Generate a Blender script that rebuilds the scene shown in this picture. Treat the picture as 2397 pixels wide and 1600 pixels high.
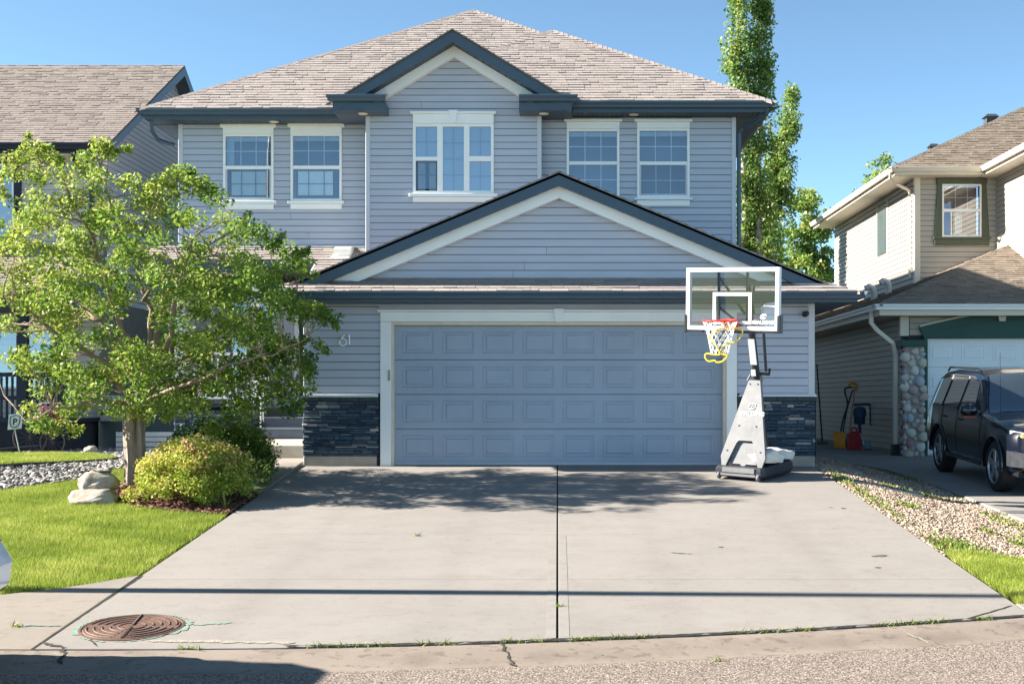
import bpy, bmesh, math, random
import numpy as np
from mathutils import Vector, Matrix

for o in list(bpy.data.objects):
    bpy.data.objects.remove(o, do_unlink=True)
SC = bpy.context.scene
COL = SC.collection
R = math.radians

# ------------------------------------------------------------------ camera, sky, sun, exposure
F, CX, CY, CAMZ = 3063.0, 1305.0, 933.0, 1.0          # focal length and level vanishing point of the view
cam_d = bpy.data.cameras.new('camera')
cam_d.sensor_width = 36.0
cam_d.lens = 36.0 * F / 2397.0
cam_d.shift_x = -(CX - 1198.5) / 2397.0
cam_d.shift_y = (CY - 800.0) / 2397.0
cam_d.clip_end = 3000
cam = bpy.data.objects.new('camera', cam_d)
cam.location = (0, 0, CAMZ)
cam.rotation_euler = (R(90), 0, 0)
COL.objects.link(cam)
SC.camera = cam

SUN_EL, SUN_AZ = R(29.6), R(1.6)        # the sun stands to the left, a little behind the plane of the facades
to_sun = Vector((-math.cos(SUN_EL) * math.cos(SUN_AZ), math.cos(SUN_EL) * math.sin(SUN_AZ), math.sin(SUN_EL)))
W = bpy.data.worlds.new('World')
SC.world = W
W.use_nodes = True
nt = W.node_tree
bg = nt.nodes['Background']
sky = nt.nodes.new('ShaderNodeTexSky')
sky.sky_type = 'NISHITA'
sky.sun_disc = False
sky.sun_elevation = SUN_EL
sky.sun_rotation = math.atan2(to_sun.x, to_sun.y)
sky.altitude = 700
sky.air_density = 0.3
sky.dust_density = 0.0
sky.ozone_density = 2.0
tn = nt.nodes.new('ShaderNodeMix'); tn.data_type = 'RGBA'; tn.blend_type = 'MULTIPLY'; tn.inputs[0].default_value = 1
tn.inputs[7].default_value = (.95, 1.0, .78, 1)
nt.links.new(sky.outputs[0], tn.inputs[6]); nt.links.new(tn.outputs[2], bg.inputs[0])
bg.inputs[1].default_value = 0.135
sd = bpy.data.lights.new('sun', 'SUN')
sd.energy = 5.0
sd.angle = R(0.55)
sd.color = (1.0, 0.93, 0.82)
sun = bpy.data.objects.new('sun', sd)
sun.rotation_euler = to_sun.to_track_quat('Z', 'Y').to_euler()
sun.location = to_sun * 60
COL.objects.link(sun)
SC.view_settings.view_transform = 'Standard'
SC.view_settings.look = 'None'
SC.view_settings.exposure = 2.02
SC.view_settings.gamma = 1.0
SC.render.engine = 'CYCLES'
SC.cycles.max_bounces = 6
SC.cycles.transparent_max_bounces = 12
SC.cycles.use_denoising = True

# ------------------------------------------------------------------ helpers
def X(px, Y): return (px - CX) * Y / F
def Z(py, Y): return CAMZ + (CY - py) * Y / F
rnd = random.Random(7)
RNG = np.random.default_rng(11)
ORG = {}

def tag(o, label=None, cat=None, group=None, kind=None):
    if label: o['label'] = label
    if cat: o['category'] = cat
    if group: o['group'] = group
    if kind: o['kind'] = kind
    return o

def thing(name, label, cat, loc=(0, 0, 0), group=None, local=False):
    o = bpy.data.objects.new(name, None)
    o.empty_display_size = 0.2
    o.location = loc
    COL.objects.link(o)
    ORG[o] = Vector((0, 0, 0)) if local else Vector(loc)
    return tag(o, label, cat, group)

class MB:
    def __init__(s): s.v = []; s.f = []; s.t = []
    def add(s, vs, fs, tint=None):
        b = len(s.v); s.v.extend([tuple(p) for p in vs])
        for f in fs:
            s.f.append(tuple(i + b for i in f)); s.t.append(tint if tint is not None else 0.5)
        return s
    def hexa(s, p, tint=None):      # 4 bottom ccw then 4 top ccw
        return s.add(p, [(3, 2, 1, 0), (4, 5, 6, 7), (0, 1, 5, 4), (1, 2, 6, 5), (2, 3, 7, 6), (3, 0, 4, 7)], tint)
    def box(s, x0, x1, y0, y1, z0, z1, tint=None):
        return s.hexa([(x0, y0, z0), (x1, y0, z0), (x1, y1, z0), (x0, y1, z0),
                       (x0, y0, z1), (x1, y0, z1), (x1, y1, z1), (x0, y1, z1)], tint)
    def cbox(s, x0, x1, y0, y1, z0, z1, c=0.006):   # front (-Y) edges chamfered
        a = [(x0, y1, z0), (x1, y1, z0), (x1, y1, z1), (x0, y1, z1)]
        b = [(x0, y0 + c, z0), (x1, y0 + c, z0), (x1, y0 + c, z1), (x0, y0 + c, z1)]
        d = [(x0 + c, y0, z0 + c), (x1 - c, y0, z0 + c), (x1 - c, y0, z1 - c), (x0 + c, y0, z1 - c)]
        fs = [(0, 1, 2, 3), (8, 11, 10, 9)][::1]
        for i in range(4):
            j = (i + 1) % 4
            fs.append((i, i + 4, j + 4, j)); fs.append((i + 4, i + 8, j + 8, j + 4))
        fs = [tuple(reversed(f)) for f in fs]
        return s.add(a + b + d, fs)
    def prism(s, poly, y0, y1, tint=None):     # (x,z) outline pushed along Y
        n = len(poly)
        vs = [(x, y0, z) for x, z in poly] + [(x, y1, z) for x, z in poly]
        fs = [tuple(range(n)), tuple(range(2 * n - 1, n - 1, -1))]
        fs += [(i + n, (i + 1) % n + n, (i + 1) % n, i) for i in range(n)]
        return s.add(vs, fs, tint)
    def prismx(s, poly, x0, x1, tint=None):    # (y,z) outline pushed along X
        n = len(poly)
        vs = [(x0, y, z) for y, z in poly] + [(x1, y, z) for y, z in poly]
        fs = [tuple(range(n)), tuple(range(2 * n - 1, n - 1, -1))]
        fs += [(i + n, (i + 1) % n + n, (i + 1) % n, i) for i in range(n)]
        return s.add(vs, fs, tint)
    def prismz(s, poly, z0, z1, tint=None):
        n = len(poly)
        vs = [(x, y, z0) for x, y in poly] + [(x, y, z1) for x, y in poly]
        fs = [tuple(range(n - 1, -1, -1)), tuple(range(n, 2 * n))]
        fs += [(i, (i + 1) % n, (i + 1) % n + n, i + n) for i in range(n)]
        return s.add(vs, fs, tint)
    def tube(s, pts, r, n=8, cap=True, squash=None):
        pts = [Vector(p) for p in pts]
        rs = r if isinstance(r, (list, tuple)) else [r] * len(pts)
        vs = []; prev = None
        for i, p in enumerate(pts):
            a = pts[max(i - 1, 0)]; b = pts[min(i + 1, len(pts) - 1)]
            d = (b - a)
            d = d.normalized() if d.length > 1e-9 else Vector((0, 0, 1))
            if prev is None:
                ref = Vector((0, 0, 1)) if abs(d.z) < 0.9 else Vector((0, 1, 0))
                u = ref.cross(d).normalized()
            else:
                u = (prev - d * prev.dot(d)).normalized()
            prev = u; w = d.cross(u)
            for k in range(n):
                t = 2 * math.pi * (k + 0.5) / n
                q = u * math.cos(t) * rs[i] + w * math.sin(t) * rs[i] * (squash or 1)
                vs.append(p + q)
        fs = []
        for i in range(len(pts) - 1):
            for k in range(n):
                a = i * n + k; b = i * n + (k + 1) % n
                fs.append((a, b, b + n, a + n))
        if cap:
            fs.append(tuple(range(n - 1, -1, -1)))
            fs.append(tuple(range((len(pts) - 1) * n, len(pts) * n)))
        return s.add(vs, fs)
    def ring(s, c, ax, r, tr, n=32, m=8):     # torus
        ax = Vector(ax).normalized(); ref = Vector((0, 0, 1)) if abs(ax.z) < .9 else Vector((1, 0, 0))
        u = ref.cross(ax).normalized(); w = ax.cross(u); c = Vector(c); vs = []; fs = []
        for i in range(n):
            t = 2 * math.pi * i / n; d = u * math.cos(t) + w * math.sin(t)
            for k in range(m):
                q = 2 * math.pi * k / m
                vs.append(c + d * (r + tr * math.cos(q)) + ax * tr * math.sin(q))
        for i in range(n):
            for k in range(m):
                a = i * m + k; b = i * m + (k + 1) % m; c2 = ((i + 1) % n) * m + (k + 1) % m; d2 = ((i + 1) % n) * m + k
                fs.append((a, d2, c2, b))
        return s.add(vs, fs)
    def lathe(s, c, ax, prof, n=24):           # prof: (radius, height along ax)
        ax = Vector(ax).normalized(); ref = Vector((0, 0, 1)) if abs(ax.z) < .9 else Vector((1, 0, 0))
        u = ref.cross(ax).normalized(); w = ax.cross(u); c = Vector(c); vs = []; fs = []
        for r, h in prof:
            for k in range(n):
                t = 2 * math.pi * k / n
                vs.append(c + ax * h + (u * math.cos(t) + w * math.sin(t)) * r)
        for i in range(len(prof) - 1):
            for k in range(n):
                a = i * n + k; b = i * n + (k + 1) % n
                fs.append((a, b, b + n, a + n))
        fs.append(tuple(range(n - 1, -1, -1))); fs.append(tuple(range((len(prof) - 1) * n, len(prof) * n)))
        return s.add(vs, fs)
    def mesh(s, name, off=Vector((0, 0, 0)), smooth=False):
        me = bpy.data.meshes.new(name)
        me.from_pydata([(x - off[0], y - off[1], z - off[2]) for x, y, z in s.v], [], s.f)
        at = me.attributes.new('tint', 'FLOAT', 'FACE')
        at.data.foreach_set('value', np.array(s.t, dtype=np.float32))
        if smooth:
            me.polygons.foreach_set('use_smooth', [True] * len(me.polygons))
            me.set_sharp_from_angle(angle=R(smooth if smooth > 1 else 40))
        me.update()
        return me
    def part(s, name, mat, parent, smooth=False, label=None, kind=None):
        off = ORG[parent]
        o = bpy.data.objects.new(name, s.mesh(name, off, smooth))
        o.data.materials.append(mat)
        o.parent = parent; COL.objects.link(o); ORG[o] = off
        return tag(o, label, None, None, kind)
    def solo(s, name, mat, label, cat, org=(0, 0, 0), smooth=False, group=None, kind=None):
        o = bpy.data.objects.new(name, s.mesh(name, Vector(org), smooth))
        o.location = org; o.data.materials.append(mat); COL.objects.link(o); ORG[o] = Vector(org)
        return tag(o, label, cat, group, kind)

def fast(name, V, Fc, mat, parent=None, tint=None, smooth=False, org=None):
    """numpy mesh: V (n,3), Fc (m,k)"""
    off = np.array(ORG[parent] if parent is not None else (org or (0, 0, 0)), dtype=np.float32)
    me = bpy.data.meshes.new(name)
    V = np.asarray(V, dtype=np.float32) - off; Fc = np.asarray(Fc, dtype=np.int32)
    m, k = Fc.shape
    me.vertices.add(len(V)); me.vertices.foreach_set('co', V.ravel())
    me.loops.add(m * k); me.loops.foreach_set('vertex_index', Fc.ravel())
    me.polygons.add(m); me.polygons.foreach_set('loop_start', np.arange(0, m * k, k, dtype=np.int32))
    me.update(calc_edges=True)
    at = me.attributes.new('tint', 'FLOAT', 'FACE')
    at.data.foreach_set('value', (np.full(m, .5) if tint is None else np.asarray(tint)).astype(np.float32))
    if smooth: me.polygons.foreach_set('use_smooth', [True] * m)
    me.validate()
    o = bpy.data.objects.new(name, me); me.materials.append(mat); COL.objects.link(o)
    if parent is not None: o.parent = parent; ORG[o] = ORG[parent]
    else: o.location = org or (0, 0, 0); ORG[o] = Vector(org or (0, 0, 0))
    return o

def text_mesh(body, size, depth=0.002, bold=0.0, italic=0.0):
    cu = bpy.data.curves.new('lettering', 'FONT')
    cu.body = body; cu.size = size; cu.extrude = depth; cu.offset = bold; cu.shear = italic
    cu.align_x = 'CENTER'; cu.resolution_u = 4
    o = bpy.data.objects.new('tmp_lettering', cu); COL.objects.link(o)
    dg = bpy.context.evaluated_depsgraph_get()
    me = bpy.data.meshes.new_from_object(o.evaluated_get(dg))
    bpy.data.objects.remove(o); me.materials.clear()
    return me

# ------------------------------------------------------------------ materials
def lin(r, g, b):      # sRGB 0..255 -> linear
    return tuple(((c / 255) / 12.92 if c / 255 < .04045 else ((c / 255 + .055) / 1.055) ** 2.4) for c in (r, g, b))

def M(name, col, rough=0.6, var=0.12, scale=3.0, bump=0.0, bscale=60.0, spec=0.3, metal=0.0, coat=0.0,
      tint=None, rand=0.0, col2=None, stretch=None, trans=0.0, detail=5):
    m = bpy.data.materials.new(name); m.use_nodes = True
    t = m.node_tree; N = t.nodes; L = t.links
    b = N['Principled BSDF']
    b.inputs['Roughness'].default_value = rough
    b.inputs['Specular IOR Level'].default_value = spec
    b.inputs['Metallic'].default_value = metal
    b.inputs['Coat Weight'].default_value = coat
    b.inputs['Coat Roughness'].default_value = 0.03
    tc = N.new('ShaderNodeTexCoord'); mp = N.new('ShaderNodeMapping')
    if stretch: mp.inputs['Scale'].default_value = stretch
    L.new(tc.outputs['Object'], mp.inputs[0])
    nz = N.new('ShaderNodeTexNoise'); nz.inputs['Scale'].default_value = scale; nz.inputs['Detail'].default_value = detail
    nz.inputs['Roughness'].default_value = 0.65
    L.new(mp.outputs[0], nz.inputs['Vector'])
    cr = N.new('ShaderNodeValToRGB'); cr.color_ramp.elements[0].position = .3; cr.color_ramp.elements[1].position = .7
    c2 = col2 or tuple(c * (1 + var) for c in col); c1 = col if col2 else tuple(c * (1 - var) for c in col)
    cr.color_ramp.elements[0].color = (*c1, 1); cr.color_ramp.elements[1].color = (*c2, 1)
    L.new(nz.outputs[0], cr.inputs[0]); out = cr.outputs[0]
    if tint:
        at = N.new('ShaderNodeAttribute'); at.attribute_name = 'tint'
        r2 = N.new('ShaderNodeValToRGB'); els = r2.color_ramp.elements
        for i, c in enumerate(tint):
            e = els[i] if i < 2 else els.new(0.5)
            e.color = (*c, 1)
        for i in range(len(tint)): els[i].position = i / (len(tint) - 1)
        for i, c in enumerate(tint): els[i].color = (*c, 1)
        L.new(at.outputs['Fac'], r2.inputs[0])
        mx = N.new('ShaderNodeMix'); mx.data_type = 'RGBA'; mx.blend_type = 'MULTIPLY'; mx.inputs[0].default_value = 1
        L.new(r2.outputs[0], mx.inputs[6]); L.new(out, mx.inputs[7]); out = mx.outputs[2]
    if rand:
        oi = N.new('ShaderNodeObjectInfo'); mr = N.new('ShaderNodeMapRange')
        mr.inputs[3].default_value = 1 - rand; mr.inputs[4].default_value = 1 + rand
        L.new(oi.outputs['Random'], mr.inputs[0])
        mx = N.new('ShaderNodeMix'); mx.data_type = 'RGBA'; mx.blend_type = 'MULTIPLY'; mx.inputs[0].default_value = 1
        L.new(out, mx.inputs[6]); L.new(mr.outputs[0], mx.inputs[7]); out = mx.outputs[2]
    L.new(out, b.inputs['Base Color'])
    if bump:
        n2 = N.new('ShaderNodeTexNoise'); n2.inputs['Scale'].default_value = bscale; n2.inputs['Detail'].default_value = 4
        L.new(mp.outputs[0], n2.inputs['Vector'])
        bp = N.new('ShaderNodeBump'); bp.inputs['Strength'].default_value = bump; bp.inputs['Distance'].default_value = 0.01
        L.new(n2.outputs[0], bp.inputs['Height']); L.new(bp.outputs[0], b.inputs['Normal'])
    if trans:
        tr = N.new('ShaderNodeBsdfTranslucent'); L.new(out, tr.inputs[0])
        ms = N.new('ShaderNodeMixShader'); ms.inputs[0].default_value = trans
        L.new(b.outputs[0], ms.inputs[1]); L.new(tr.outputs[0], ms.inputs[2])
        L.new(ms.outputs[0], N['Material Output'].inputs[0])
    return m

def glass(name, tintc, refl=0.3):
    m = bpy.data.materials.new(name); m.use_nodes = True
    t = m.node_tree; N = t.nodes; L = t.links
    N.remove(N['Principled BSDF'])
    a = N.new('ShaderNodeBsdfTransparent'); a.inputs[0].default_value = (*tintc, 1)
    g = N.new('ShaderNodeBsdfGlossy'); g.inputs['Roughness'].default_value = 0.01; g.inputs[0].default_value = (.9, .95, 1, 1)
    lw = N.new('ShaderNodeLayerWeight'); lw.inputs[0].default_value = .25
    mr = N.new('ShaderNodeMapRange'); mr.inputs[3].default_value = refl; mr.inputs[4].default_value = 1
    L.new(lw.outputs['Fresnel'], mr.inputs[0])
    ms = N.new('ShaderNodeMixShader'); L.new(mr.outputs[0], ms.inputs[0]); L.new(a.outputs[0], ms.inputs[1]); L.new(g.outputs[0], ms.inputs[2])
    L.new(ms.outputs[0], N['Material Output'].inputs[0])
    return m

SID = M('vinyl_siding', (.46, .485, .555), .55, .05, 1.2, .05, 25, rand=.025, stretch=(1, 1, 6))
SIDB = M('lap_shade_sheathing', (.03, .03, .035), .8, .05)  # near black: the shadow lines between siding boards are put into this colour
WHT = M('white_trim', (.86, .86, .84), .45, .03, 2)
GREYT = M('grey_corner_trim', (.56, .57, .61), .5, .04, 2)
SLATE = M('slate_blue_trim', (.055, .088, .125), .42, .06, 2, spec=.4)
SOF = M('slate_soffit', (.075, .10, .13), .6, .05, 2)
SOFW = M('cream_soffit', (.60, .56, .48), .6, .05, 2)
DOORM = M('door_paint', (.315, .37, .455), .38, .08, 1.1, .03, 120, spec=.4)
SHING = M('taupe_shingle', (1, 1, 1), .9, .10, 40, .5, 300, spec=.1,
          tint=[(.25, .212, .196), (.305, .263, .245), (.350, .308, .288)])
SHINGL = M('tan_shingle', (1, 1, 1), .9, .10, 40, .5, 300, spec=.1,
           tint=[(.215, .178, .160), (.255, .214, .193), (.29, .248, .226)])
SHINGR = M('brown_shingle', (1, 1, 1), .9, .10, 40, .5, 300, spec=.1,
           tint=[(.14, .115, .092), (.205, .168, .135), (.265, .220, .180)])
UNDER = M('roof_underlay', (.12, .098, .088), .9, .1)
EDGE = M('dark_drip_edge', (.02, .022, .026), .6, .1)
STONE = M('ledge_stone', (1, 1, 1), .85, .18, 14, .6, 60, spec=.15,
          tint=[(.035, .060, .095), (.060, .090, .125), (.095, .125, .150), (.22, .23, .25), (.46, .42, .41)])
COBBLE = M('river_cobble', (1, 1, 1), .7, .15, 10, .2, 60,
           tint=[(.34, .19, .18), (.50, .44, .36), (.60, .56, .50), (.30, .36, .44), (.62, .48, .30)])
MORTAR = M('mortar', (.33, .31, .27), .95, .15, 20, .4, 90)
CONC = M('concrete_foundation', (.36, .32, .26), .9, .14, 4, .3, 60)
GLASS = glass('window_glass', (.80, .87, .92), .20)
GLASSD = glass('screen_glass', (.68, .75, .80), .16)
ROOM = M('room_shade', (.12, .16, .21), .9, .15, 1)
BLIND = M('window_blind', (.33, .43, .50), .8, .03, 2)
PAPER = M('white_paper', (.90, .92, .88), .8, .05, 3)
CURT = M('pale_curtain', (.45, .52, .56), .8, .1, 6)
BLACKM = M('black_plastic', (.012, .013, .016), .45, .1)
NAVY = M('navy_paint', (.010, .014, .030), .45, .1, 3)
# ------------------------------------------------------------------ terrain
SL = 0.0827
def Yr(x):
    x = max(-9.0, min(9.0, x))
    return 9.2 + .128 * x + .0182 * x * x
def Zd(y): return -SL * (19.5 - min(max(y, 9.0), 19.5))
def Zn(y):
    z = -.095 - .05 * (25.4 - min(max(y, 9.0), 25.4))
    return z
def G(x, y):
    if x <= 3.8: return Zd(y)
    t = min(1, (x - 3.8) / 2.0); t = t * t * (3 - 2 * t)
    k = min(1, max(0, (y - 9.9) / 4.0))
    return Zd(y) + (Zn(y) - Zd(y)) * t * k

def sheet(name, xs, ys, zf, mat, keep=None, kind='structure'):
    vs = [(x, y, zf(x, y)) for y in ys for x in xs]; n = len(xs); fs = []
    for j in range(len(ys) - 1):
        for i in range(n - 1):
            if keep and not keep((xs[i] + xs[i + 1]) / 2, (ys[j] + ys[j + 1]) / 2): continue
            a = j * n + i; fs.append((a, a + 1, a + n + 1, a + n))
    o = fast(name, vs, fs, mat, smooth=True)
    if kind: o['kind'] = kind
    return o
def ar(a, b, s): return list(np.linspace(a, b, max(2, int(round((b - a) / s)) + 1)))

def ground_mat():
    m = M('turf_ground', (.10, .13, .025), .95, .2, 3, .5, 120, col2=(.16, .18, .045))
    return m
GRND = ground_mat()
def gz(x, y):
    if y < Yr(x) + .45: return -1.02
    return G(x, y) - .035
far = [-500, -200, -80, -40, -22]
sheet('ground', far + ar(-14, 16, .5) + [24, 40, 80, 200, 500], [-400, -120, -40, -12, 0, 6] + ar(8, 12, .25) + ar(12.5, 42, .5) + [60, 120, 300, 600], gz, GRND)

# concrete of drive and walk: broom grain, pitting, stains
def concrete(name, base, stain=.5, tracks=False):
    m = bpy.data.materials.new(name); m.use_nodes = True
    t = m.node_tree; N = t.nodes; L = t.links; b = N['Principled BSDF']; b.inputs['Roughness'].default_value = .88
    b.inputs['Specular IOR Level'].default_value = .25
    g = N.new('ShaderNodeNewGeometry')
    def noise(sc, det, stretch=(1, 1, 1), rough=.6):
        mp = N.new('ShaderNodeMapping'); mp.inputs['Scale'].default_value = stretch; L.new(g.outputs['Position'], mp.inputs[0])
        n = N.new('ShaderNodeTexNoise'); n.inputs['Scale'].default_value = sc; n.inputs['Detail'].default_value = det; n.inputs['Roughness'].default_value = rough
        L.new(mp.outputs[0], n.inputs['Vector']); return n.outputs[0]
    def ramp(src, p0, c0, p1, c1):
        r = N.new('ShaderNodeValToRGB'); r.color_ramp.elements[0].position = p0; r.color_ramp.elements[0].color = (*c0, 1)
        r.color_ramp.elements[1].position = p1; r.color_ramp.elements[1].color = (*c1, 1); L.new(src, r.inputs[0]); return r.outputs[0]
    def mul(a, c, fac=1):
        x = N.new('ShaderNodeMix'); x.data_type = 'RGBA'; x.blend_type = 'MULTIPLY'; x.inputs[0].default_value = fac
        L.new(a, x.inputs[6]); L.new(c, x.inputs[7]); return x.outputs[2]
    c = ramp(noise(.55, 6), .3, tuple(v * .95 for v in base), .7, tuple(v * 1.06 for v in base))
    c = mul(c, ramp(noise(2.2, 6, (1, 1.5, 1)), .35, (.80, .79, .78), .55, (1, 1, 1)), .6 * stain)
    c = mul(c, ramp(noise(9, 8, (1, 1.4, 1)), .36, (.70, .66, .62), .44, (1, 1, 1)), .45 * stain)
    c = mul(c, ramp(noise(140, 2), .3, (.72, .72, .72), .5, (1, 1, 1)), .8)
    c = mul(c, ramp(noise(1.3, 5, (.35, 6, 1), .7), .30, (.74, .69, .64), .42, (1, 1, 1)), .22 * stain)
    v = N.new('ShaderNodeTexVoronoi'); v.inputs['Scale'].default_value = 5.5; L.new(g.outputs['Position'], v.inputs[0])
    c = mul(c, ramp(v.outputs['Distance'], .035, (.35, .31, .27), .055, (1, 1, 1)), .55 * stain)
    if tracks:      # faint grey wheel tracks and a scuffed middle of each bay
        sx = N.new('ShaderNodeSeparateXYZ'); L.new(g.outputs['Position'], sx.inputs[0])
        def mth(op, a, v):
            q = N.new('ShaderNodeMath'); q.operation = op; L.new(a, q.inputs[0])
            if v is not None: q.inputs[1].default_value = v
            return q.outputs[0]
        d = mth('ABSOLUTE', mth('SUBTRACT', mth('ABSOLUTE', mth('SUBTRACT', mth('ABSOLUTE', sx.outputs[0], None), 1.75), None), .78), None)
        q = N.new('ShaderNodeMath'); q.operation = 'ADD'; L.new(d, q.inputs[0]); L.new(mth('MULTIPLY', noise(1.6, 5, (1, .5, 1)), .5), q.inputs[1])
        c = mul(c, ramp(q.outputs[0], .22, (.86, .85, .845), .48, (1, 1, 1)), .5)
    L.new(c, b.inputs['Base Color'])
    n2 = noise(220, 3); bp = N.new('ShaderNodeBump'); bp.inputs['Strength'].default_value = .12; bp.inputs['Distance'].default_value = .003
    L.new(n2, bp.inputs['Height']); L.new(bp.outputs[0], b.inputs['Normal'])
    return m
DRIVE = concrete('drive_concrete', (.238, .219, .202), .6, True)
WALKC = concrete('walk_concrete', (.235, .208, .18), .8)
CURBC = concrete('curb_concrete', (.225, .187, .157), 2.0)
NDRIVE = concrete('neighbour_concrete', (.24, .222, .205), .6)

def slab(parent, poly, zf, th=.09, name='slab', mat=DRIVE, lip=.012):
    """flat slab with softened edges; poly in (x, y), ccw"""
    c = Vector((sum(p[0] for p in poly) / len(poly), sum(p[1] for p in poly) / len(poly)))
    n = len(poly); vs = []
    for dz, ins in ((-th, 0), (-lip * .7, 0), (0, lip)):
        for x, y in poly:
            d = (c - Vector((x, y))); d = d / max(d.length, 1e-6) * ins * 1.4
            vs.append((x + d.x, y + d.y, zf(x, y) + dz))
    fs = [tuple(range(2 * n, 3 * n))]
    for r in range(2):
        for i in range(n):
            j = (i + 1) % n
            fs.append((r * n + i, r * n + j, (r + 1) * n + j, (r + 1) * n + i))
    return MB().add(vs, fs).part(name, mat, parent)
dv = MB().box(-3.79, 3.79, 9.9, 19.45, -2, -1.9)
drive = bpy.data.objects.new('driveway', None); drive['kind'] = 'structure'; COL.objects.link(drive); ORG[drive] = Vector((0, 0, 0))
zdr = lambda x, y: Zd(y) + .012
g_ = .008
rows = [(13.985, 19.62), (11.80, 13.975), (None, 11.79)]
for x0, x1 in ((-3.80, -g_), (g_, 3.80)):
    for y0, y1 in rows:
        if y0 is None:
            xs = ar(x0, x1, .4)
            poly = [(x, Yr(x) + .53) for x in xs] + [(x1, y1), (x0, y1)]
        else: poly = [(x0, y0), (x1, y0), (x1, y1), (x0, y1)]
        slab(drive, poly, zdr, lip=.005)
# smooth trowelled bands beside the long joint
for s in (-1, 1):
    a, b_ = sorted((s * .012, s * .09))
    MB().hexa([(a, 9.8, Zd(9.8) + .0125), (b_, 9.8, Zd(9.8) + .0125), (b_, 13.95, Zd(13.95) + .0125), (a, 13.95, Zd(13.95) + .0125),
               (a, 9.8, Zd(9.8) + .0140), (b_, 9.8, Zd(9.8) + .0140), (b_, 13.95, Zd(13.95) + .0140), (a, 13.95, Zd(13.95) + .0140)]).part('joint_band', M('trowelled_band', (.228, .21, .192), .8, .1, 8), drive)
MB().hexa([(-g_, 9.8, Zd(9.8) - .08), (g_, 9.8, Zd(9.8) - .08), (g_, 19.6, -.08), (-g_, 19.6, -.08),
           (-g_, 9.8, Zd(9.8) - .012), (g_, 9.8, Zd(9.8) - .012), (g_, 19.6, -.012), (-g_, 19.6, -.012)]).part('joint_filler', M('dark_joint', (.05, .045, .04), .9), drive)

# walk flares left and right of the drive apron
walk = bpy.data.objects.new('sidewalk', None); walk['kind'] = 'structure'; COL.objects.link(walk); ORG[walk] = Vector((0, 0, 0))
xs = ar(-14, -3.815, .5)
def lawn_edge(x):      # front edge of the left lawn
    t = min(max((-3.8 - x), 0), 9)
    return 12.0 - 1.15 * (1 - math.exp(-t * 1.1)) - .05 * t
slab(walk, [(x, Yr(x) + .53) for x in xs] + [(x, lawn_edge(x)) for x in reversed(xs)], lambda x, y: Zd(y) + .009, name='slab', mat=WALKC)
xs = ar(3.815, 14, .5)
def lawn_edge_r(x): return 10.9 - .12 * (x - 3.8) + .035 * (x - 3.8) ** 2 + max(0, x - 7) * .25
slab(walk, [(x, Yr(x) + .53) for x in xs] + [(x, max(lawn_edge_r(x), Yr(x) + .7)) for x in reversed(xs)], lambda x, y: Zd(y) + .009, name='slab', mat=WALKC)
# path between drive and porch step
slab(walk, [(-4.55, 17.15), (-3.812, 17.0), (-3.812, 19.5), (-3.80, 22.4), (-5.45, 22.4), (-5.45, 18.9)], lambda x, y: min(.03 + Zd(y) * .9 + max(0, y - 19.0) * .04, .12) if y > 18 else Zd(y) + .014, mat=WALKC)

# rolled kerb following the bend of the street
def kerb():
    mb = MB(); xs = ar(-14, 14, .12)
    prof = [(.525, 0.0, 0), (.50, .006, 0), (.40, -.004, 0), (.30, -.03, 0), (.20, -.062, 0), (.10, -.076, 0), (.0, -.070, 0), (-.03, -.12, 0)]
    n = len(prof); r = random.Random(3); vs = []
    for x in xs:
        top = Zd(Yr(x) + .53)
        for d, dz, _ in prof:
            j = r.uniform(-.004, .004) if 0 < d < .5 else 0
            vs.append((x, Yr(x) + d + (r.uniform(-.006, .006) if d >= .5 else 0), top + dz + j))
    fs = []
    for i in range(len(xs) - 1):
        for k in range(n - 1):
            a = i * n + k; fs.append((a, a + 1, a + n + 1, a + n))
    o = fast('kerb', vs, [tuple(reversed(f)) for f in fs], CURBC, smooth=True); o['kind'] = 'structure'
kerb()
# dark seam behind the kerb
def ribbon(name, pts, wid, mat, lift, parent=None, seed=1, jit=.5):
    r = random.Random(seed); vs = []; fs = []
    for i, (x, y) in enumerate(pts):
        a = pts[max(0, i - 1)]; b = pts[min(len(pts) - 1, i + 1)]; d = Vector((b[0] - a[0], b[1] - a[1])).normalized(); nn = Vector((-d.y, d.x))
        w = wid * (1 + r.uniform(-jit, jit)) / 2
        if i in (0, len(pts) - 1): w *= .2
        for s in (1, -1):
            px, py = x + nn.x * w * s, y + nn.y * w * s
            vs.append((px, py, surf(px, py) + lift))
        if i: b0 = 2 * i; fs.append((b0 - 2, b0 - 1, b0 + 1, b0))
    return MB().add(vs, fs).part(name, mat, parent) if parent else fast(name, vs, fs, mat)
def surf(x, y):        # top of paving near the street
    d = y - Yr(x)
    if d > .525: return Zd(y) + .012
    top = Zd(Yr(x) + .53)
    P = [(0, -.070), (.10, -.076), (.20, -.062), (.30, -.03), (.40, -.004), (.50, .006), (.53, 0)]
    for (a, za), (b, zb) in zip(P, P[1:]):
        if a <= d <= b: return top + za + (zb - za) * (d - a) / (b - a)
    return top - .066
SEAM = M('seam_dirt', (.035, .03, .024), .95, .3, 30)
CRACK = M('crack_dirt', (.05, .042, .035), .95, .3, 40)
AGG = M('broken_aggregate', (.30, .27, .22), .95, .35, 60, .8, 120)
rr = random.Random(5)
ribbon('kerb_seam', [(x, Yr(x) + .532 + rr.uniform(-.008, .008)) for x in ar(-2.0, 5.5, .06)], .022, SEAM, .012, walk, 2, .7)
def zig(p0, p1, n, amp, seed):
    r = random.Random(seed); out = []
    for i in range(n + 1):
        t = i / n; out.append((p0[0] + (p1[0] - p0[0]) * t + r.uniform(-amp, amp), p0[1] + (p1[1] - p0[1]) * t + r.uniform(-amp, amp)))
    return out
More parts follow.
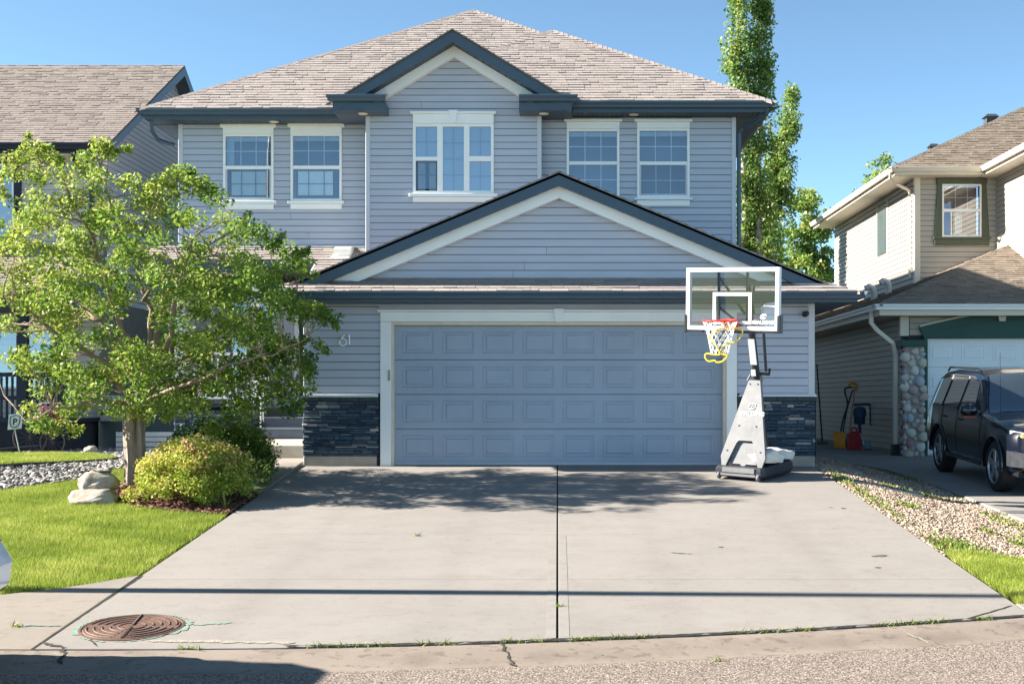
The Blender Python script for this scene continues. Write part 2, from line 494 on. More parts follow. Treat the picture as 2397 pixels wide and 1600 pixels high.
def pxg(px, py):       # a point on the paved plane
    y = (CAMZ + SL * 19.5) * F / ((py - CY) + SL * F); return (X(px, y), y)
ribbon('crack', zig((-.42, Yr(-.4) + .52), (-.30, Yr(-.3) + .05), 12, .018, 1), .022, CRACK, .005, walk, 3)
ribbon('crack', zig((2.55, Yr(2.55) + .53), (2.82, Yr(2.8) + .1), 10, .015, 2), .016, AGG, .005, walk, 4)
ribbon('crack', zig(pxg(100, 1508), pxg(152, 1520), 8, .02, 3), .03, CRACK, .006, walk, 5)
ribbon('crack', zig(pxg(152, 1520), pxg(140, 1549), 8, .02, 4), .028, CRACK, .006, walk, 6)
ribbon('crack', zig(pxg(210, 1498), pxg(225, 1516), 6, .012, 6), .014, CRACK, .006, walk, 7)
ribbon('crack', zig(pxg(335, 1349), pxg(95, 1508), 26, .004, 8), .016, SEAM, .004, walk, 8, .2)
ribbon('crack', zig(pxg(2370, 1420), pxg(2262, 1452), 14, .004, 9), .016, SEAM, .004, walk, 9, .2)
# spalled strip of pebbly concrete along the kerb at the left
ribbon('spalled_edge', zig(pxg(345, 1503), pxg(690, 1507), 26, .012, 10), .055, AGG, .004, walk, 10, .5)
ribbon('spalled_edge', zig(pxg(110, 1532), pxg(150, 1536), 8, .02, 12), .09, AGG, .003, walk, 12, .6)

# street of exposed aggregate asphalt
def asphalt():
    m = bpy.data.materials.new('street_asphalt'); m.use_nodes = True
    t = m.node_tree; N = t.nodes; L = t.links; b = N['Principled BSDF']; b.inputs['Roughness'].default_value = .9
    b.inputs['Specular IOR Level'].default_value = .25
    g = N.new('ShaderNodeNewGeometry')
    v = N.new('ShaderNodeTexVoronoi'); v.inputs['Scale'].default_value = 85; L.new(g.outputs['Position'], v.inputs[0])
    sp = N.new('ShaderNodeSeparateColor'); L.new(v.outputs['Color'], sp.inputs[0])
    r = N.new('ShaderNodeValToRGB'); e = r.color_ramp.elements
    e[0].position = 0; e[0].color = (.09, .073, .063, 1); e[1].position = 1; e[1].color = (.47, .40, .34, 1)
    x = e.new(.45); x.color = (.21, .17, .148, 1); x = e.new(.8); x.color = (.31, .26, .225, 1)
    L.new(sp.outputs[0], r.inputs[0])
    d = N.new('ShaderNodeValToRGB'); d.color_ramp.elements[0].position = .25; d.color_ramp.elements[0].color = (1, 1, 1, 1)
    d.color_ramp.elements[1].position = .75; d.color_ramp.elements[1].color = (.45, .42, .40, 1); L.new(v.outputs['Distance'], d.inputs[0])
    mx = N.new('ShaderNodeMix'); mx.data_type = 'RGBA'; mx.blend_type = 'MULTIPLY'; mx.inputs[0].default_value = .8
    L.new(r.outputs[0], mx.inputs[6]); L.new(d.outputs[0], mx.inputs[7]); L.new(mx.outputs[2], b.inputs['Base Color'])
    bp = N.new('ShaderNodeBump'); bp.inputs['Strength'].default_value = .6; bp.inputs['Distance'].default_value = .006; bp.invert = True
    L.new(v.outputs['Distance'], bp.inputs['Height']); L.new(bp.outputs[0], b.inputs['Normal'])
    return m
ASPH = asphalt()
def road():
    xs = ar(-60, -14, 4) + ar(-13.5, 13.5, .25) + ar(14, 60, 4); vs = []; fs = []; ts = [0, .08, .2, .4, .7, 1]; n = len(ts)
    for x in xs:
        e = Yr(x) + .004; z0 = Zd(Yr(x) + .53) - .066
        for t in ts: vs.append((x, e + (-7 - e) * t, z0 + .05 * min(1, t * 2.5)))
    for i in range(len(xs) - 1):
        for k in range(n - 1):
            a = i * n + k; fs.append((a + 1, a, a + n, a + n + 1))
    o = fast('road', vs, [tuple(reversed(f)) for f in fs], ASPH, smooth=True); o['kind'] = 'structure'
road()

# neighbour's drive at the right and the concrete beside its garage
nd = bpy.data.objects.new('neighbour_driveway', None); nd['kind'] = 'structure'; COL.objects.link(nd); ORG[nd] = Vector((0, 0, 0))
zn = lambda x, y: Zn(y) + .02
slab(nd, [(5.86, 19.25), (12.5, 19.25), (12.5, 26), (4.6, 26), (4.75, 24.9), (5.2, 23.9), (5.70, 22.6), (5.84, 21.2)], zn, mat=NDRIVE, th=.12)
slab(nd, [(5.86, 15.4), (12.5, 15.4), (12.5, 19.23), (5.86, 19.23)], zn, mat=NDRIVE, th=.12)
slab(nd, [(5.9, 11.6), (12.5, 11.6), (12.5, 15.38), (5.88, 15.38)], lambda x, y: zn(x, y) if y > 13 else G(x, y) + .02, mat=NDRIVE, th=.12)
slab(nd, [(3.86, 26.3), (6.66, 26.3), (6.66, 40), (3.86, 40)], lambda x, y: -.05, mat=NDRIVE)

# ------------------------------------------------------------------ loose ground covers
def inpoly(x, y, P):
    c = False; j = len(P) - 1
    for i in range(len(P)):
        if (P[i][1] > y) != (P[j][1] > y) and x < (P[j][0] - P[i][0]) * (y - P[i][1]) / (P[j][1] - P[i][1] + 1e-12) + P[i][0]: c = not c
        j = i
    return c
BED = [(-3.95, 15.25), (-4.6, 15.5), (-5.1, 15.8), (-5.45, 16.15), (-5.8, 16.6), (-6.0, 17.4), (-5.4, 18.2), (-5.0, 18.9), (-5.5, 19.6), (-5.6, 22.6), (-5.42, 22.6), (-5.42, 18.8), (-4.5, 17.1), (-3.85, 16.85), (-3.84, 15.3)]
def rock_line(y):      # right limit of the river-rock bed at the left
    P = [(12, -11), (16.2, -8.1), (17.1, -7.25), (18.1, -6.62), (19.6, -6.35), (21, -6.1), (23.4, -5.55), (30, -5.5)]
    for (a, xa), (b, xb) in zip(P, P[1:]):
        if a <= y <= b: return xa + (xb - xa) * (y - a) / (b - a)
    return -11
def island(x, y): return ((x + 9.1) / 1.95) ** 2 + ((y - 20.9) / 1.75) ** 2 < 1
def is_lawn_l(x, y):
    if x > -3.86 or y > 22.4 or y < lawn_edge(x) + .04: return False
    if inpoly(x, y, BED): return False
    return x > rock_line(y) + .05
def is_lawn_r(x, y): return 3.86 < x < 5.82 and max(lawn_edge_r(x), Yr(x) + .7) + .03 < y < 12.98 + .12 * math.sin(x * 5)
def is_rock(x, y): return -13 < x < rock_line(y) and 16.2 < y < 27 and not island(x, y)
def is_gravel(x, y):
    if not (3.83 < x < 6.5 and 12.95 < y < 25): return False
    lim = 5.84 if y < 21.2 else 5.84 - (y - 21.2) * .28
    return x < lim

def blades(name, test, box, n, h, w, mat, label, lift=0, seed=1, cat='grass'):
    g = np.random.default_rng(seed)
    P = []; x0, x1, y0, y1 = box
    xs = g.uniform(x0, x1, n * 2); ys = g.uniform(y0, y1, n * 2)
    k = [i for i in range(len(xs)) if test(xs[i], ys[i])][:n]
    xs = xs[k]; ys = ys[k]; m = len(xs)
    zs = np.array([G(a, b) for a, b in zip(xs, ys)]) - .035 + lift
    patch = np.clip(.5 + .32 * np.sin(xs * 2.3 + 1.7 * np.sin(ys * 1.3)) * np.sin(ys * 1.9 + xs * .7) + .28 * np.sin(xs * 5.1 + ys * 2.2 + 2 * np.sin(ys * 3.1)) * np.sin(ys * 6.3 - xs * 1.7), 0, 1)
    th = g.uniform(0, 2 * np.pi, m); hh = h * g.uniform(.55, 1.25, m) * (0.8 + .35 * patch); ww = w * g.uniform(.7, 1.3, m)
    la = g.uniform(0, 2 * np.pi, m); ln = hh * g.uniform(.3, 1.5, m)
    dx = np.cos(th) * ww / 2; dy = np.sin(th) * ww / 2
    V = np.empty((m, 3, 3)); B = np.stack([xs, ys, zs], 1)
    V[:, 0] = B + np.stack([dx, dy, 0 * dx], 1); V[:, 1] = B - np.stack([dx, dy, 0 * dx], 1)
    V[:, 2] = B + np.stack([np.cos(la) * ln, np.sin(la) * ln, hh + .035], 1)
    o = fast(name, V.reshape(-1, 3), np.arange(m * 3).reshape(-1, 3), mat, tint=np.clip(.5 * g.random(m) + .5 * patch * g.uniform(.6, 1.2, m), 0, 1))
    return tag(o, label, cat, None, 'stuff')
GRASS = M('grass_blade', (1, 1, 1), .6, .1, 2, tint=[(.10, .17, .018), (.28, .35, .05), (.54, .53, .16)], trans=.35, spec=.2)
blades('lawn_grass', is_lawn_l, (-8.6, -3.84, 10.5, 22.4), 270000, .042, .0085, GRASS, 'mown green lawn in front of the tree and boulders', seed=3)
blades('lawn_strip_grass', is_lawn_r, (3.85, 5.9, 10.6, 13.2), 75000, .046, .009, GRASS, 'small corner of lawn right of the drive', seed=4)
blades('island_grass', lambda x, y: island(x, y) and x > -11, (-11, -7.1, 19.1, 22.7), 45000, .055, .013, GRASS, 'rounded grass patch amid grey river rock', seed=5, lift=.045)

ico = {}
def icos(sub):
    if sub not in ico:
        bm = bmesh.new(); bmesh.ops.create_icosphere(bm, subdivisions=sub, radius=1.0)
        bm.verts.ensure_lookup_table()
        ico[sub] = (np.array([v.co[:] for v in bm.verts]), np.array([[v.index for v in f.verts] for f in bm.faces])); bm.free()
    return ico[sub]
OCT = (np.array([(1, 0, 0), (-1, 0, 0), (0, 1, 0), (0, -1, 0), (0, 0, 1), (0, 0, -1)], float),
       np.array([(0, 2, 4), (2, 1, 4), (1, 3, 4), (3, 0, 4), (2, 0, 5), (1, 2, 5), (3, 1, 5), (0, 3, 5)]))
def scatter_stones(name, test, box, n, size, mat, label, cat, shape=OCT, seed=1, flat=.6, long=1.4, lift=0, zf=None):
    g = np.random.default_rng(seed); x0, x1, y0, y1 = box
    xs = g.uniform(x0, x1, n * 3); ys = g.uniform(y0, y1, n * 3)
    k = [i for i in range(len(xs)) if test(xs[i], ys[i])][:n]
    xs = xs[k]; ys = ys[k]; m = len(xs); bv, bf = shape
    s = size * g.lognormal(0, .3, m)
    sc = np.stack([s * g.uniform(1, long, m), s, s * flat * g.uniform(.6, 1.2, m)], 1)
    V = bv[None] * (1 + g.uniform(-.28, .28, (m, len(bv), 1))) * sc[:, None]
    a = g.uniform(0, 2 * np.pi, m); c, s_ = np.cos(a)[:, None], np.sin(a)[:, None]
    tx = g.uniform(-.5, .5, m)[:, None]
    z2 = V[..., 2] + V[..., 0] * tx
    Vx = V[..., 0] * c - V[..., 1] * s_; Vy = V[..., 0] * s_ + V[..., 1] * c
    zz = np.array([(zf or G)(p, q) for p, q in zip(xs, ys)])
    V = np.stack([Vx + xs[:, None], Vy + ys[:, None], z2 + zz[:, None] - .025 + lift + g.uniform(0, size * .7, m)[:, None]], -1)
    Fc = (bf[None] + (np.arange(m) * len(bv))[:, None, None]).reshape(-1, 3)
    o = fast(name, V.reshape(-1, 3), Fc, mat, tint=np.repeat(g.random(m), len(bf)), smooth=len(bv) > 6)
    return tag(o, label, cat, None, 'stuff')
RIVR = M('river_rock', (1, 1, 1), .75, .1, 10, tint=[(.10, .10, .11), (.20, .195, .19), (.34, .31, .29)])
PEBB = M('pebble', (1, 1, 1), .8, .1, 10, tint=[(.15, .11, .085), (.36, .27, .20), (.52, .41, .32)])
MULM = M('bark_mulch', (1, 1, 1), .9, .2, 30, tint=[(.045, .017, .010), (.13, .055, .035), (.24, .13, .09)])
sheet('gravel_bed', ar(3.82, 5.9, .13), ar(12.9, 25, .2), lambda x, y: G(x, y) - .022, M('gravel_base', (.20, .15, .115), .95, .4, 60), lambda x, y: is_gravel(x, y))
sheet('river_rock_bed', ar(-13, -5.4, .2), ar(16, 27, .2), lambda x, y: G(x, y) - .02, M('rock_base', (.12, .115, .11), .95, .3, 30), is_rock)
sheet('mulch_bed', ar(-6.6, -3.84, .06), ar(14.5, 22.7, .06), lambda x, y: G(x, y) + .0, M('mulch_base', (.05, .022, .013), .95, .4, 40, .5, 60), lambda x, y: inpoly(x, y, BED))
scatter_stones('gravel', is_gravel, (3.82, 5.9, 12.9, 25), 34000, .0165, PEBB, 'tan pea gravel strip between the two drives', 'gravel', seed=6, lift=.01)
scatter_stones('river_rocks', lambda x, y: is_rock(x, y) and x > -10.2, (-10.2, -5.4, 16.2, 26), 11000, .031, RIVR, 'grey river rock bed before the left porch', 'rocks', shape=icos(1), seed=7, flat=.55, lift=.02)
scatter_stones('mulch', lambda x, y: inpoly(x, y, BED), (-6.6, -3.84, 14.5, 20), 9000, .020, MULM, 'red-brown bark mulch around the shrubs', 'mulch', seed=8, flat=.25, long=3.2, lift=.035)

# manhole cover with ring marks, and sprayed paint round it
mc = pxg(309, 1471); mz = Zd(mc[1]) + .014
IRON = M('rusty_iron', (.125, .075, .058), .7, .3, 12, .4, 90, metal=.2)
mh = thing('manhole_cover', 'rusty round manhole cover set in the drive apron', 'manhole cover', (mc[0], mc[1], mz))
tiltm = lambda p: (p[0], p[1], p[2] + (p[1] - mc[1]) * SL)
def tilt(mb): mb.v = [tiltm(p) for p in mb.v]; return mb
tilt(MB().lathe((mc[0], mc[1], mz - .03), (0, 0, 1), [(.395, 0), (.395, .034), (.375, .036), (.372, .030), (.365, .030), (.36, .037), (.0001, .037)], 48)).part('plate', IRON, mh, 30)
for r_ in (.10, .16, .22, .28, .335):
    mb = MB()
    for q in range(4):
        a0 = q * math.pi / 2 + .12; pts = [(mc[0] + r_ * math.cos(a0 + t * 1.3), mc[1] + r_ * math.sin(a0 + t * 1.3), mz + .008) for t in np.linspace(0, 1, 12)]
        tilt(MB().tube(pts, .007, 5)).part('raised_arc', IRON, mh)
for q in (1, 3):
    a = q * math.pi / 2 + .1; pts = [(mc[0] + r_ * math.cos(a), mc[1] + r_ * math.sin(a), mz + .008) for r_ in (.03, .35)]
    tilt(MB().tube(pts, .011, 5)).part('raised_bar', IRON, mh)
TEAL = M('teal_spray_paint', (.09, .22, .18), .9, .4, 14, col2=(.25, .26, .22))
for q, (a0, a1, w) in enumerate(((-30, 25, .06), (30, 75, .02), (80, 150, .028), (155, 215, .045), (222, 262, .018), (270, 322, .014))):
    ribbon('paint_mark', [(mc[0] + math.cos(a) * (.415 + .012 * math.sin(3 * a)), mc[1] + math.sin(a) * (.415 + .012 * math.sin(3 * a))) for a in np.linspace(R(a0), R(a1), 16)], w, TEAL, .004, drive, 21 + q, .9)
ribbon('paint_mark', zig(pxg(450, 1466), pxg(540, 1460), 12, .008, 22), .04, TEAL, .004, drive, 22, .6)
ribbon('paint_mark', zig(pxg(52, 1466), pxg(140, 1467), 12, .008, 23), .03, TEAL, .004, walk, 23, .6)
ribbon('paint_mark', zig(pxg(1915, 1472), pxg(2005, 1470), 10, .006, 24), .02, TEAL, .004, drive, 24, .6)
# oil spots on the drive
OILM = M('oil_spot', (.10, .085, .075), .8, .2, 20)
for a, b, w in (((2040, 1305), (2075, 1302), .05), ((2048, 1331), (2062, 1331), .03), ((1570, 1296), (1620, 1299), .03), ((1683, 1282), (1692, 1283), .025), ((1970, 1191), (1978, 1192), .04), ((1940, 1189), (1948, 1189), .03)):
    ribbon('oil_spot', zig(pxg(*a), pxg(*b), 7, .012, a[0]), w, OILM, .0035, drive, a[0], .8)
# weeds in the seam behind the kerb
WEED = M('weed_leaf', (1, 1, 1), .6, .1, 5, tint=[(.05, .11, .015), (.14, .22, .03), (.36, .36, .10)], trans=.3)
def weeds():
    g = np.random.default_rng(9); V = []; T = []
    segs = [(-1.85, -1.2, 90), (-1.1, -.75, 60), (-.5, -.05, 110), (.08, .75, 190), (1.3, 1.75, 90), (1.8, 2.0, 60), (2.45, 3.1, 170), (3.3, 3.45, 60), (-2.75, -2.6, 30)]
    P = []
    for a, b, n in segs:
        for _ in range(int(n * 1.1)):
            x = g.uniform(a, b); P.append((x, Yr(x) + .532 + g.normal(0, .012)))
    for px, py in ((40, 1468), (977, 1256), (1309, 1421), (1680, 1541)):
        c = pxg(px, py)
        for _ in range(22): P.append((c[0] + g.normal(0, .02), c[1] + g.normal(0, .015)))
    for x, y in P:
        z = surf(x, y) - .004; h = g.uniform(.012, .05) * g.uniform(.5, 1.2); a = g.uniform(0, 6.28); l = g.uniform(.4, 1.6) * h; w = .007
        t = g.uniform(0, 6.28)
        V += [(x + w * math.cos(t), y + w * math.sin(t), z), (x - w * math.cos(t), y - w * math.sin(t), z), (x + l * math.cos(a), y + l * math.sin(a), z + h)]; T.append(g.random())
    o = fast('seam_weeds', V, np.arange(len(V)).reshape(-1, 3), WEED, tint=T); tag(o, 'weeds and grass growing in the kerb seam', 'weeds', None, 'stuff')
weeds()
def gravel_weeds():
    g = np.random.default_rng(19); V = []; T = []
    for cx, cy, sx, sy, n in ((4.05, 13.35, .18, .28, 700), (4.9, 14.9, .06, .08, 90), (4.35, 16.2, .08, .1, 110), (5.55, 14.2, .22, .5, 900), (5.0, 14.2, .06, .1, 120), (5.6, 16.3, .1, .5, 200), (5.1, 18.4, .3, .1, 260), (3.95, 18.2, .06, .3, 200), (5.75, 21.5, .08, .4, 160), (3.93, 16.4, .05, .8, 260)):
        for _ in range(n):
            x = cx + g.normal(0, sx); y = cy + g.normal(0, sy)
            if not is_gravel(x, y): continue
            z = G(x, y) - .01; h = g.uniform(.02, .07); a = g.uniform(0, 6.28); l = g.uniform(.3, 1.2) * h; w = .011; t = a + 1.57
            V += [(x + w * math.cos(t), y + w * math.sin(t), z + h * .3), (x - w * math.cos(t), y - w * math.sin(t), z + h * .3), (x + l * math.cos(a), y + l * math.sin(a), z + h)]; T.append(g.random())
    o = fast('gravel_weeds', V, np.arange(len(V)).reshape(-1, 3), WEED, tint=T); tag(o, 'low green weeds scattered through the tan gravel', 'weeds', None, 'stuff')
gravel_weeds()
# flat edging boards and paving strip lying in the gravel
PAVE = M('grey_edging', (.24, .24, .25), .8, .15, 6)
for k, (x0, x1, y, w) in enumerate(((3.95, 5.1, 18.35, .10), (3.92, 5.0, 17.9, .16), (3.9, 4.75, 20.4, .14))):
    mb = MB(); z = lambda x: G(x, y) - .005
    mb.hexa([(x0, y, z(x0)), (x1, y - .05, z(x1)), (x1, y - .05 + w, z(x1)), (x0, y + w, z(x0)), (x0, y, z(x0) + .035), (x1, y - .05, z(x1) + .035), (x1, y - .05 + w, z(x1) + .035), (x0, y + w, z(x0) + .035)])
    mb.solo('edging_board', PAVE, ['thin grey edging board lying in gravel, middle of three', 'wider grey edging board nearest the sunlit gravel', 'short grey edging board in shaded gravel by garage'][k], 'edging board', (x0, y, 0), group='edging boards in the gravel')
# dark edging round the grass island
ribbon_pts = [(-9.1 + 1.98 * math.cos(a), 20.9 + 1.78 * math.sin(a)) for a in np.linspace(R(-110), R(60), 40)]
MB().tube([(x, y, G(x, y) + .02) for x, y in ribbon_pts], .035, 6).solo('lawn_edging', BLACKM, 'black plastic edging round the grass patch', 'edging', (-7.2, 20.4, 0))
# ------------------------------------------------------------------ builders for houses
CAMP = Vector((0, 0, CAMZ))
def clip(poly, P):
    """Sutherland-Hodgman: poly (list of 2-vectors) clipped by convex ccw P"""
    out = poly
    for i in range(len(P)):
        a = P[i]; b = P[(i + 1) % len(P)]; ex, ey = b[0] - a[0], b[1] - a[1]
        ins = lambda p: ex * (p[1] - a[1]) - ey * (p[0] - a[0]) >= -1e-9
        nw = []
        for k in range(len(out)):
            p, q = out[k - 1], out[k]; ip, iq = ins(p), ins(q)
            if ip != iq:
                d1 = ex * (p[1] - a[1]) - ey * (p[0] - a[0]); d2 = ex * (q[1] - a[1]) - ey * (q[0] - a[0]); t = d1 / (d1 - d2)
                nw.append((p[0] + (q[0] - p[0]) * t, p[1] + (q[1] - p[1]) * t))
            if iq: nw.append(q)
        out = nw
        if len(out) < 3: return []
    return out

def shingle_tabs(poly3, eave_dir, seed, exposure=.143, facing=True, t0=.009):
    """poly3: planar convex outline (world); returns (weight, verts, faces, tint)"""
    r = random.Random(seed)
    P = [Vector(p) for p in poly3]; O = P[0]; u = Vector(eave_dir).normalized()
    n = None
    for i in range(1, len(P) - 1):
        n = (P[i] - O).cross(P[i + 1] - O)
        if n.length > 1e-4: break
    n.normalize()
    if n.z < 0: n = -n
    v = n.cross(u).normalized()
    if v.z < 0: v = -v; 
    u = v.cross(n).normalized()
    Q = [((p - O).dot(u), (p - O).dot(v)) for p in P]
    ar_ = sum(Q[i][0] * Q[(i + 1) % len(Q)][1] - Q[(i + 1) % len(Q)][0] * Q[i][1] for i in range(len(Q)))
    if ar_ < 0: Q.reverse()
    u0, u1 = min(q[0] for q in Q), max(q[0] for q in Q); v0, v1 = min(q[1] for q in Q), max(q[1] for q in Q)
    out = []; row = 0; y = v0
    while y < v1:
        x = u0 - r.uniform(0, .4)
        while x < u1:
            w = r.choice((.12, .15, .18, .2, .24, .30)) * r.uniform(.9, 1.1)
            c = clip([(x, y), (x + w - .004, y), (x + w - .004, y + exposure), (x, y + exposure)], Q)
            x += w
            if len(c) < 3: continue
            th = t0 + r.choice((0, .001, .005, .010)); jy = r.uniform(-.005, .002)
            top = []; bot = []
            for a, b in c:
                h = th * (1 - (b - y) / exposure) + .0015
                bb = b + jy if b < y + .01 else b
                q = O + u * a + v * bb
                top.append(q + n * (h + .002)); bot.append(q - n * .004)
            k = len(c)
            vs = top + bot; fs = [tuple(range(k))] + [(i, i + k, (i + 1) % k + k, (i + 1) % k) for i in range(k)]
            ctr = sum(top, Vector()) / k; d = CAMP - ctr
            area = abs(sum(c[i][0] * c[(i + 1) % k][1] - c[(i + 1) % k][0] * c[i][1] for i in range(k))) / 2
            wt = area * n.dot(d.normalized()) / d.length_squared
            if facing and wt <= 0: continue
            out.append((wt, vs, fs, min(1, max(0, r.gauss(.58, .15)))))
        y += exposure; row += 1
    return out

def lay_shingles(roof, tabs, mat, limit=300):
    tabs.sort(key=lambda t: -t[0]); rest = MB()
    for i, (w, vs, fs, t) in enumerate(tabs):
        if i < limit: MB().add(vs, fs, t).part('shingle', mat, roof)
        else: rest.add(vs, fs, t)
    if rest.v: rest.part('shingles', mat, roof, kind='stuff')

def roof_plane(name, polys, mat, parent, th=.05):
    mb = MB()
    for p in polys:
        n = len(p); mb.add(list(p) + [(a, b, c - th) for a, b, c in p], [tuple(range(n)), tuple(range(2 * n - 1, n - 1, -1))] + [(i, i + n, (i + 1) % n + n, (i + 1) % n) for i in range(n)])
    return mb.part(name, mat, parent)

def caps(roof, a, b, mat, seed, nl, nr, step=.145, w=.15):
    """cap shingles along a hip from low a to high b; nl, nr: down-slope directions to either side"""
    a = Vector(a); b = Vector(b); d = (b - a); L_ = d.length; d.normalize(); r = random.Random(seed); n = int(L_ / step)
    nl = Vector(nl).normalized(); nr = Vector(nr).normalized()
    for i in range(n):
        p = a + d * (i * step); q = a + d * min(L_, (i + 1) * step + .03); up = Vector((0, 0, .015)); lo = Vector((0, 0, .008)); dn = Vector((0, 0, -.02))
        vs = [p + nl * w + up, p + up * 1.4, p + nr * w + up, q + nl * w + lo, q + lo * 1.4, q + nr * w + lo]
        vs += [x + dn for x in vs]
        fs = [(0, 1, 4, 3), (1, 2, 5, 4), (0, 6, 7, 1), (1, 7, 8, 2), (3, 9, 6, 0), (2, 8, 11, 5)]
        MB().add(vs, fs, min(1, max(0, r.gauss(.3, .15)))).part('ridge_cap', mat, roof)

def wall_front(parent, mat, x0, x1, y0, y1, z0, z1, holes=(), name='wall'):
    xs = sorted({x0, x1} | {v for h in holes for v in h[:2]}); zs = sorted({z0, z1} | {v for h in holes for v in h[2:]}); mb = MB()
    for a, b in zip(xs, xs[1:]):
        run = None
        for c, d in list(zip(zs, zs[1:])) + [(None, None)]:
            cut = c is None or any(h[0] - 1e-6 <= a and b <= h[1] + 1e-6 and h[2] - 1e-6 <= c and d <= h[3] + 1e-6 for h in holes)
            if cut:
                if run: mb.box(a, b, y0, y1, run[0], run[1]); run = None
            else: run = (run[0], d) if run else (c, d)
    return mb.part(name, mat, parent)
def hole(Yw, l, r, t, b, fw=.045): return (X(l, Yw) + fw - .004, X(r, Yw) - fw + .004, Z(b, Yw) + fw - .004, Z(t, Yw) - fw + .004)

def boards_front(parent, mat, Yw, z0, z1, xf, e=.1175, name='siding_board', lap=.013, phase=0, holes=()):
    """lap boards on a wall facing the street; xf(z) -> (x0, x1) or None"""
    z = z0 - phase
    while z < z1 - .004:
        a, b = max(z, z0), min(z + e, z1); za = a + .009
        l0 = xf(za); l1 = xf(b)
        if l0 is None: break
        if l1 is None: m = (l0[0] + l0[1]) / 2; l1 = (m, m)
        yb = Yw; yf = Yw - lap; yt = Yw - .003
        cuts = sorted(h for h in holes if h[2] < b and h[3] > za)
        if cuts:
            edges = [l0[0]] + [v for h in cuts for v in h[:2]] + [l0[1]]
            for q in range(0, len(edges), 2):
                p0, p1 = edges[q], edges[q + 1]
                if p1 - p0 > .01:
                    MB().add([(p0, yf, za), (p1, yf, za), (p1, yt, b), (p0, yt, b), (p0, yb, za), (p1, yb, za), (p1, yb, b), (p0, yb, b)],
                             [(0, 1, 2, 3), (4, 5, 1, 0), (3, 2, 6, 7), (0, 3, 7, 4), (1, 5, 6, 2)]).part(name, mat, parent)
            z += e; continue
        segs = [(l0[0], l0[1], l1[1], l1[0])]
        if l0[1] - l0[0] > 2.2 and jr.random() < .45:      # butt joint somewhere along the board
            xj = l0[0] + (l0[1] - l0[0]) * jr.uniform(.3, .7)
            if l1[0] + .1 < xj < l1[1] - .1: segs = [(l0[0], xj - .0025, xj - .0025, l1[0]), (xj + .0025, l0[1], l1[1], xj + .0025)]
        for p0, p1, q1, q0 in segs:
            MB().add([(p0, yf, za), (p1, yf, za), (q1, yt, b), (q0, yt, b), (p0, yb, za), (p1, yb, za), (q1, yb, b), (q0, yb, b)],
                     [(0, 1, 2, 3), (4, 5, 1, 0), (3, 2, 6, 7), (0, 3, 7, 4), (1, 5, 6, 2)]).part(name, mat, parent)
        z += e
jr = random.Random(99)
def boards_side(parent, mat, Xw, s, z0, z1, yf, e=.1175, name='siding_board', lap=.013, gap=.009):
    """lap boards on a wall facing -X (s=-1) or +X (s=1); yf(z) -> (y0, y1)"""
    z = z0
    while z < z1 - .004:
        a, b = z, min(z + e, z1); za = a + gap
        l0 = yf(za); l1 = yf(b)
        if l0 is None: break
        if l1 is None: m = (l0[0] + l0[1]) / 2; l1 = (m, m)
        xf_ = Xw + s * lap; xt = Xw + s * .003
        vs = [(xf_, l0[0], za), (xf_, l0[1], za), (xt, l1[1], b), (xt, l1[0], b), (Xw, l0[0], za), (Xw, l0[1], za), (Xw, l1[1], b), (Xw, l1[0], b)]
        fs = [(0, 1, 2, 3), (4, 5, 1, 0), (3, 2, 6, 7), (0, 3, 7, 4), (1, 5, 6, 2)]
        if s < 0: fs = [tuple(reversed(f)) for f in fs]
        MB().add(vs, fs).part(name, mat, parent)
        z += e

GUT = [(0, 0), (.0, .10), (-.012, .105), (-.105, .105), (-.115, .098), (-.112, .075), (-.088, .040), (-.082, .0)]   # (y, z) gutter outline
def gutter_front(parent, x0, x1, y, z, mat, s=1.0, miter=(.10, .10), name='gutter'):
    n = len(GUT); vs = []
    for x, sg in ((x0, -1), (x1, 1)):
        m = miter[0] if sg < 0 else miter[1]
        for a, b in GUT: vs.append((x + sg * m * (a / -.115), y + a * s, z + b * s))
    fs = [tuple(range(n)), tuple(range(2 * n - 1, n - 1, -1))] + [(i + n, (i + 1) % n + n, (i + 1) % n, i) for i in range(n)]
    return MB().add(vs, fs).part(name, mat, parent)
def gutter_side(parent, x, sgn, y0, y1, z, mat, s=1.0, name='gutter'):
    n = len(GUT); vs = []
    for y in (y0, y1):
        for a, b in GUT: vs.append((x - sgn * a * s, y + (a * s * .9 if y == y0 else 0), z + b * s))
    fs = [tuple(range(n)), tuple(range(2 * n - 1, n - 1, -1))] + [(i + n, (i + 1) % n + n, (i + 1) % n, i) for i in range(n)]
    return MB().add(vs, fs).part(name, mat, parent)
def soffit_front(parent, x0, x1, y0, y1, z, mat, pitch=.088, name='soffit'):
    xs = []; x = x0
    vs = []; 
    while x < x1 - .02:
        xs += [(x, 0), (min(x + pitch - .014, x1), 0), (min(x + pitch - .012, x1), .008), (min(x + pitch - .002, x1), .008)]; x += pitch
    xs += [(x1, 0)]
    for a, dz in xs: vs += [(a, y0, z + dz), (a, y1, z + dz)]
    fs = [(2 * i, 2 * i + 1, 2 * i + 3, 2 * i + 2) for i in range(len(xs) - 1)]
    return MB().add(vs, fs).part(name, mat, parent)
def rake_poly(xc, zp, xe, s, dz0, dz1):
    """band under a gable slope: from dz0 to dz1 below the roof line"""
    return [[(xc, zp - dz0), (xc - (xe), zp - dz0 - s * xe), (xc - xe, zp - dz1 - s * xe), (xc, zp - dz1)][::-1],
            [(xc, zp - dz0), (xc, zp - dz1), (xc + xe, zp - dz1 - s * xe), (xc + xe, zp - dz0 - s * xe)][::-1]]

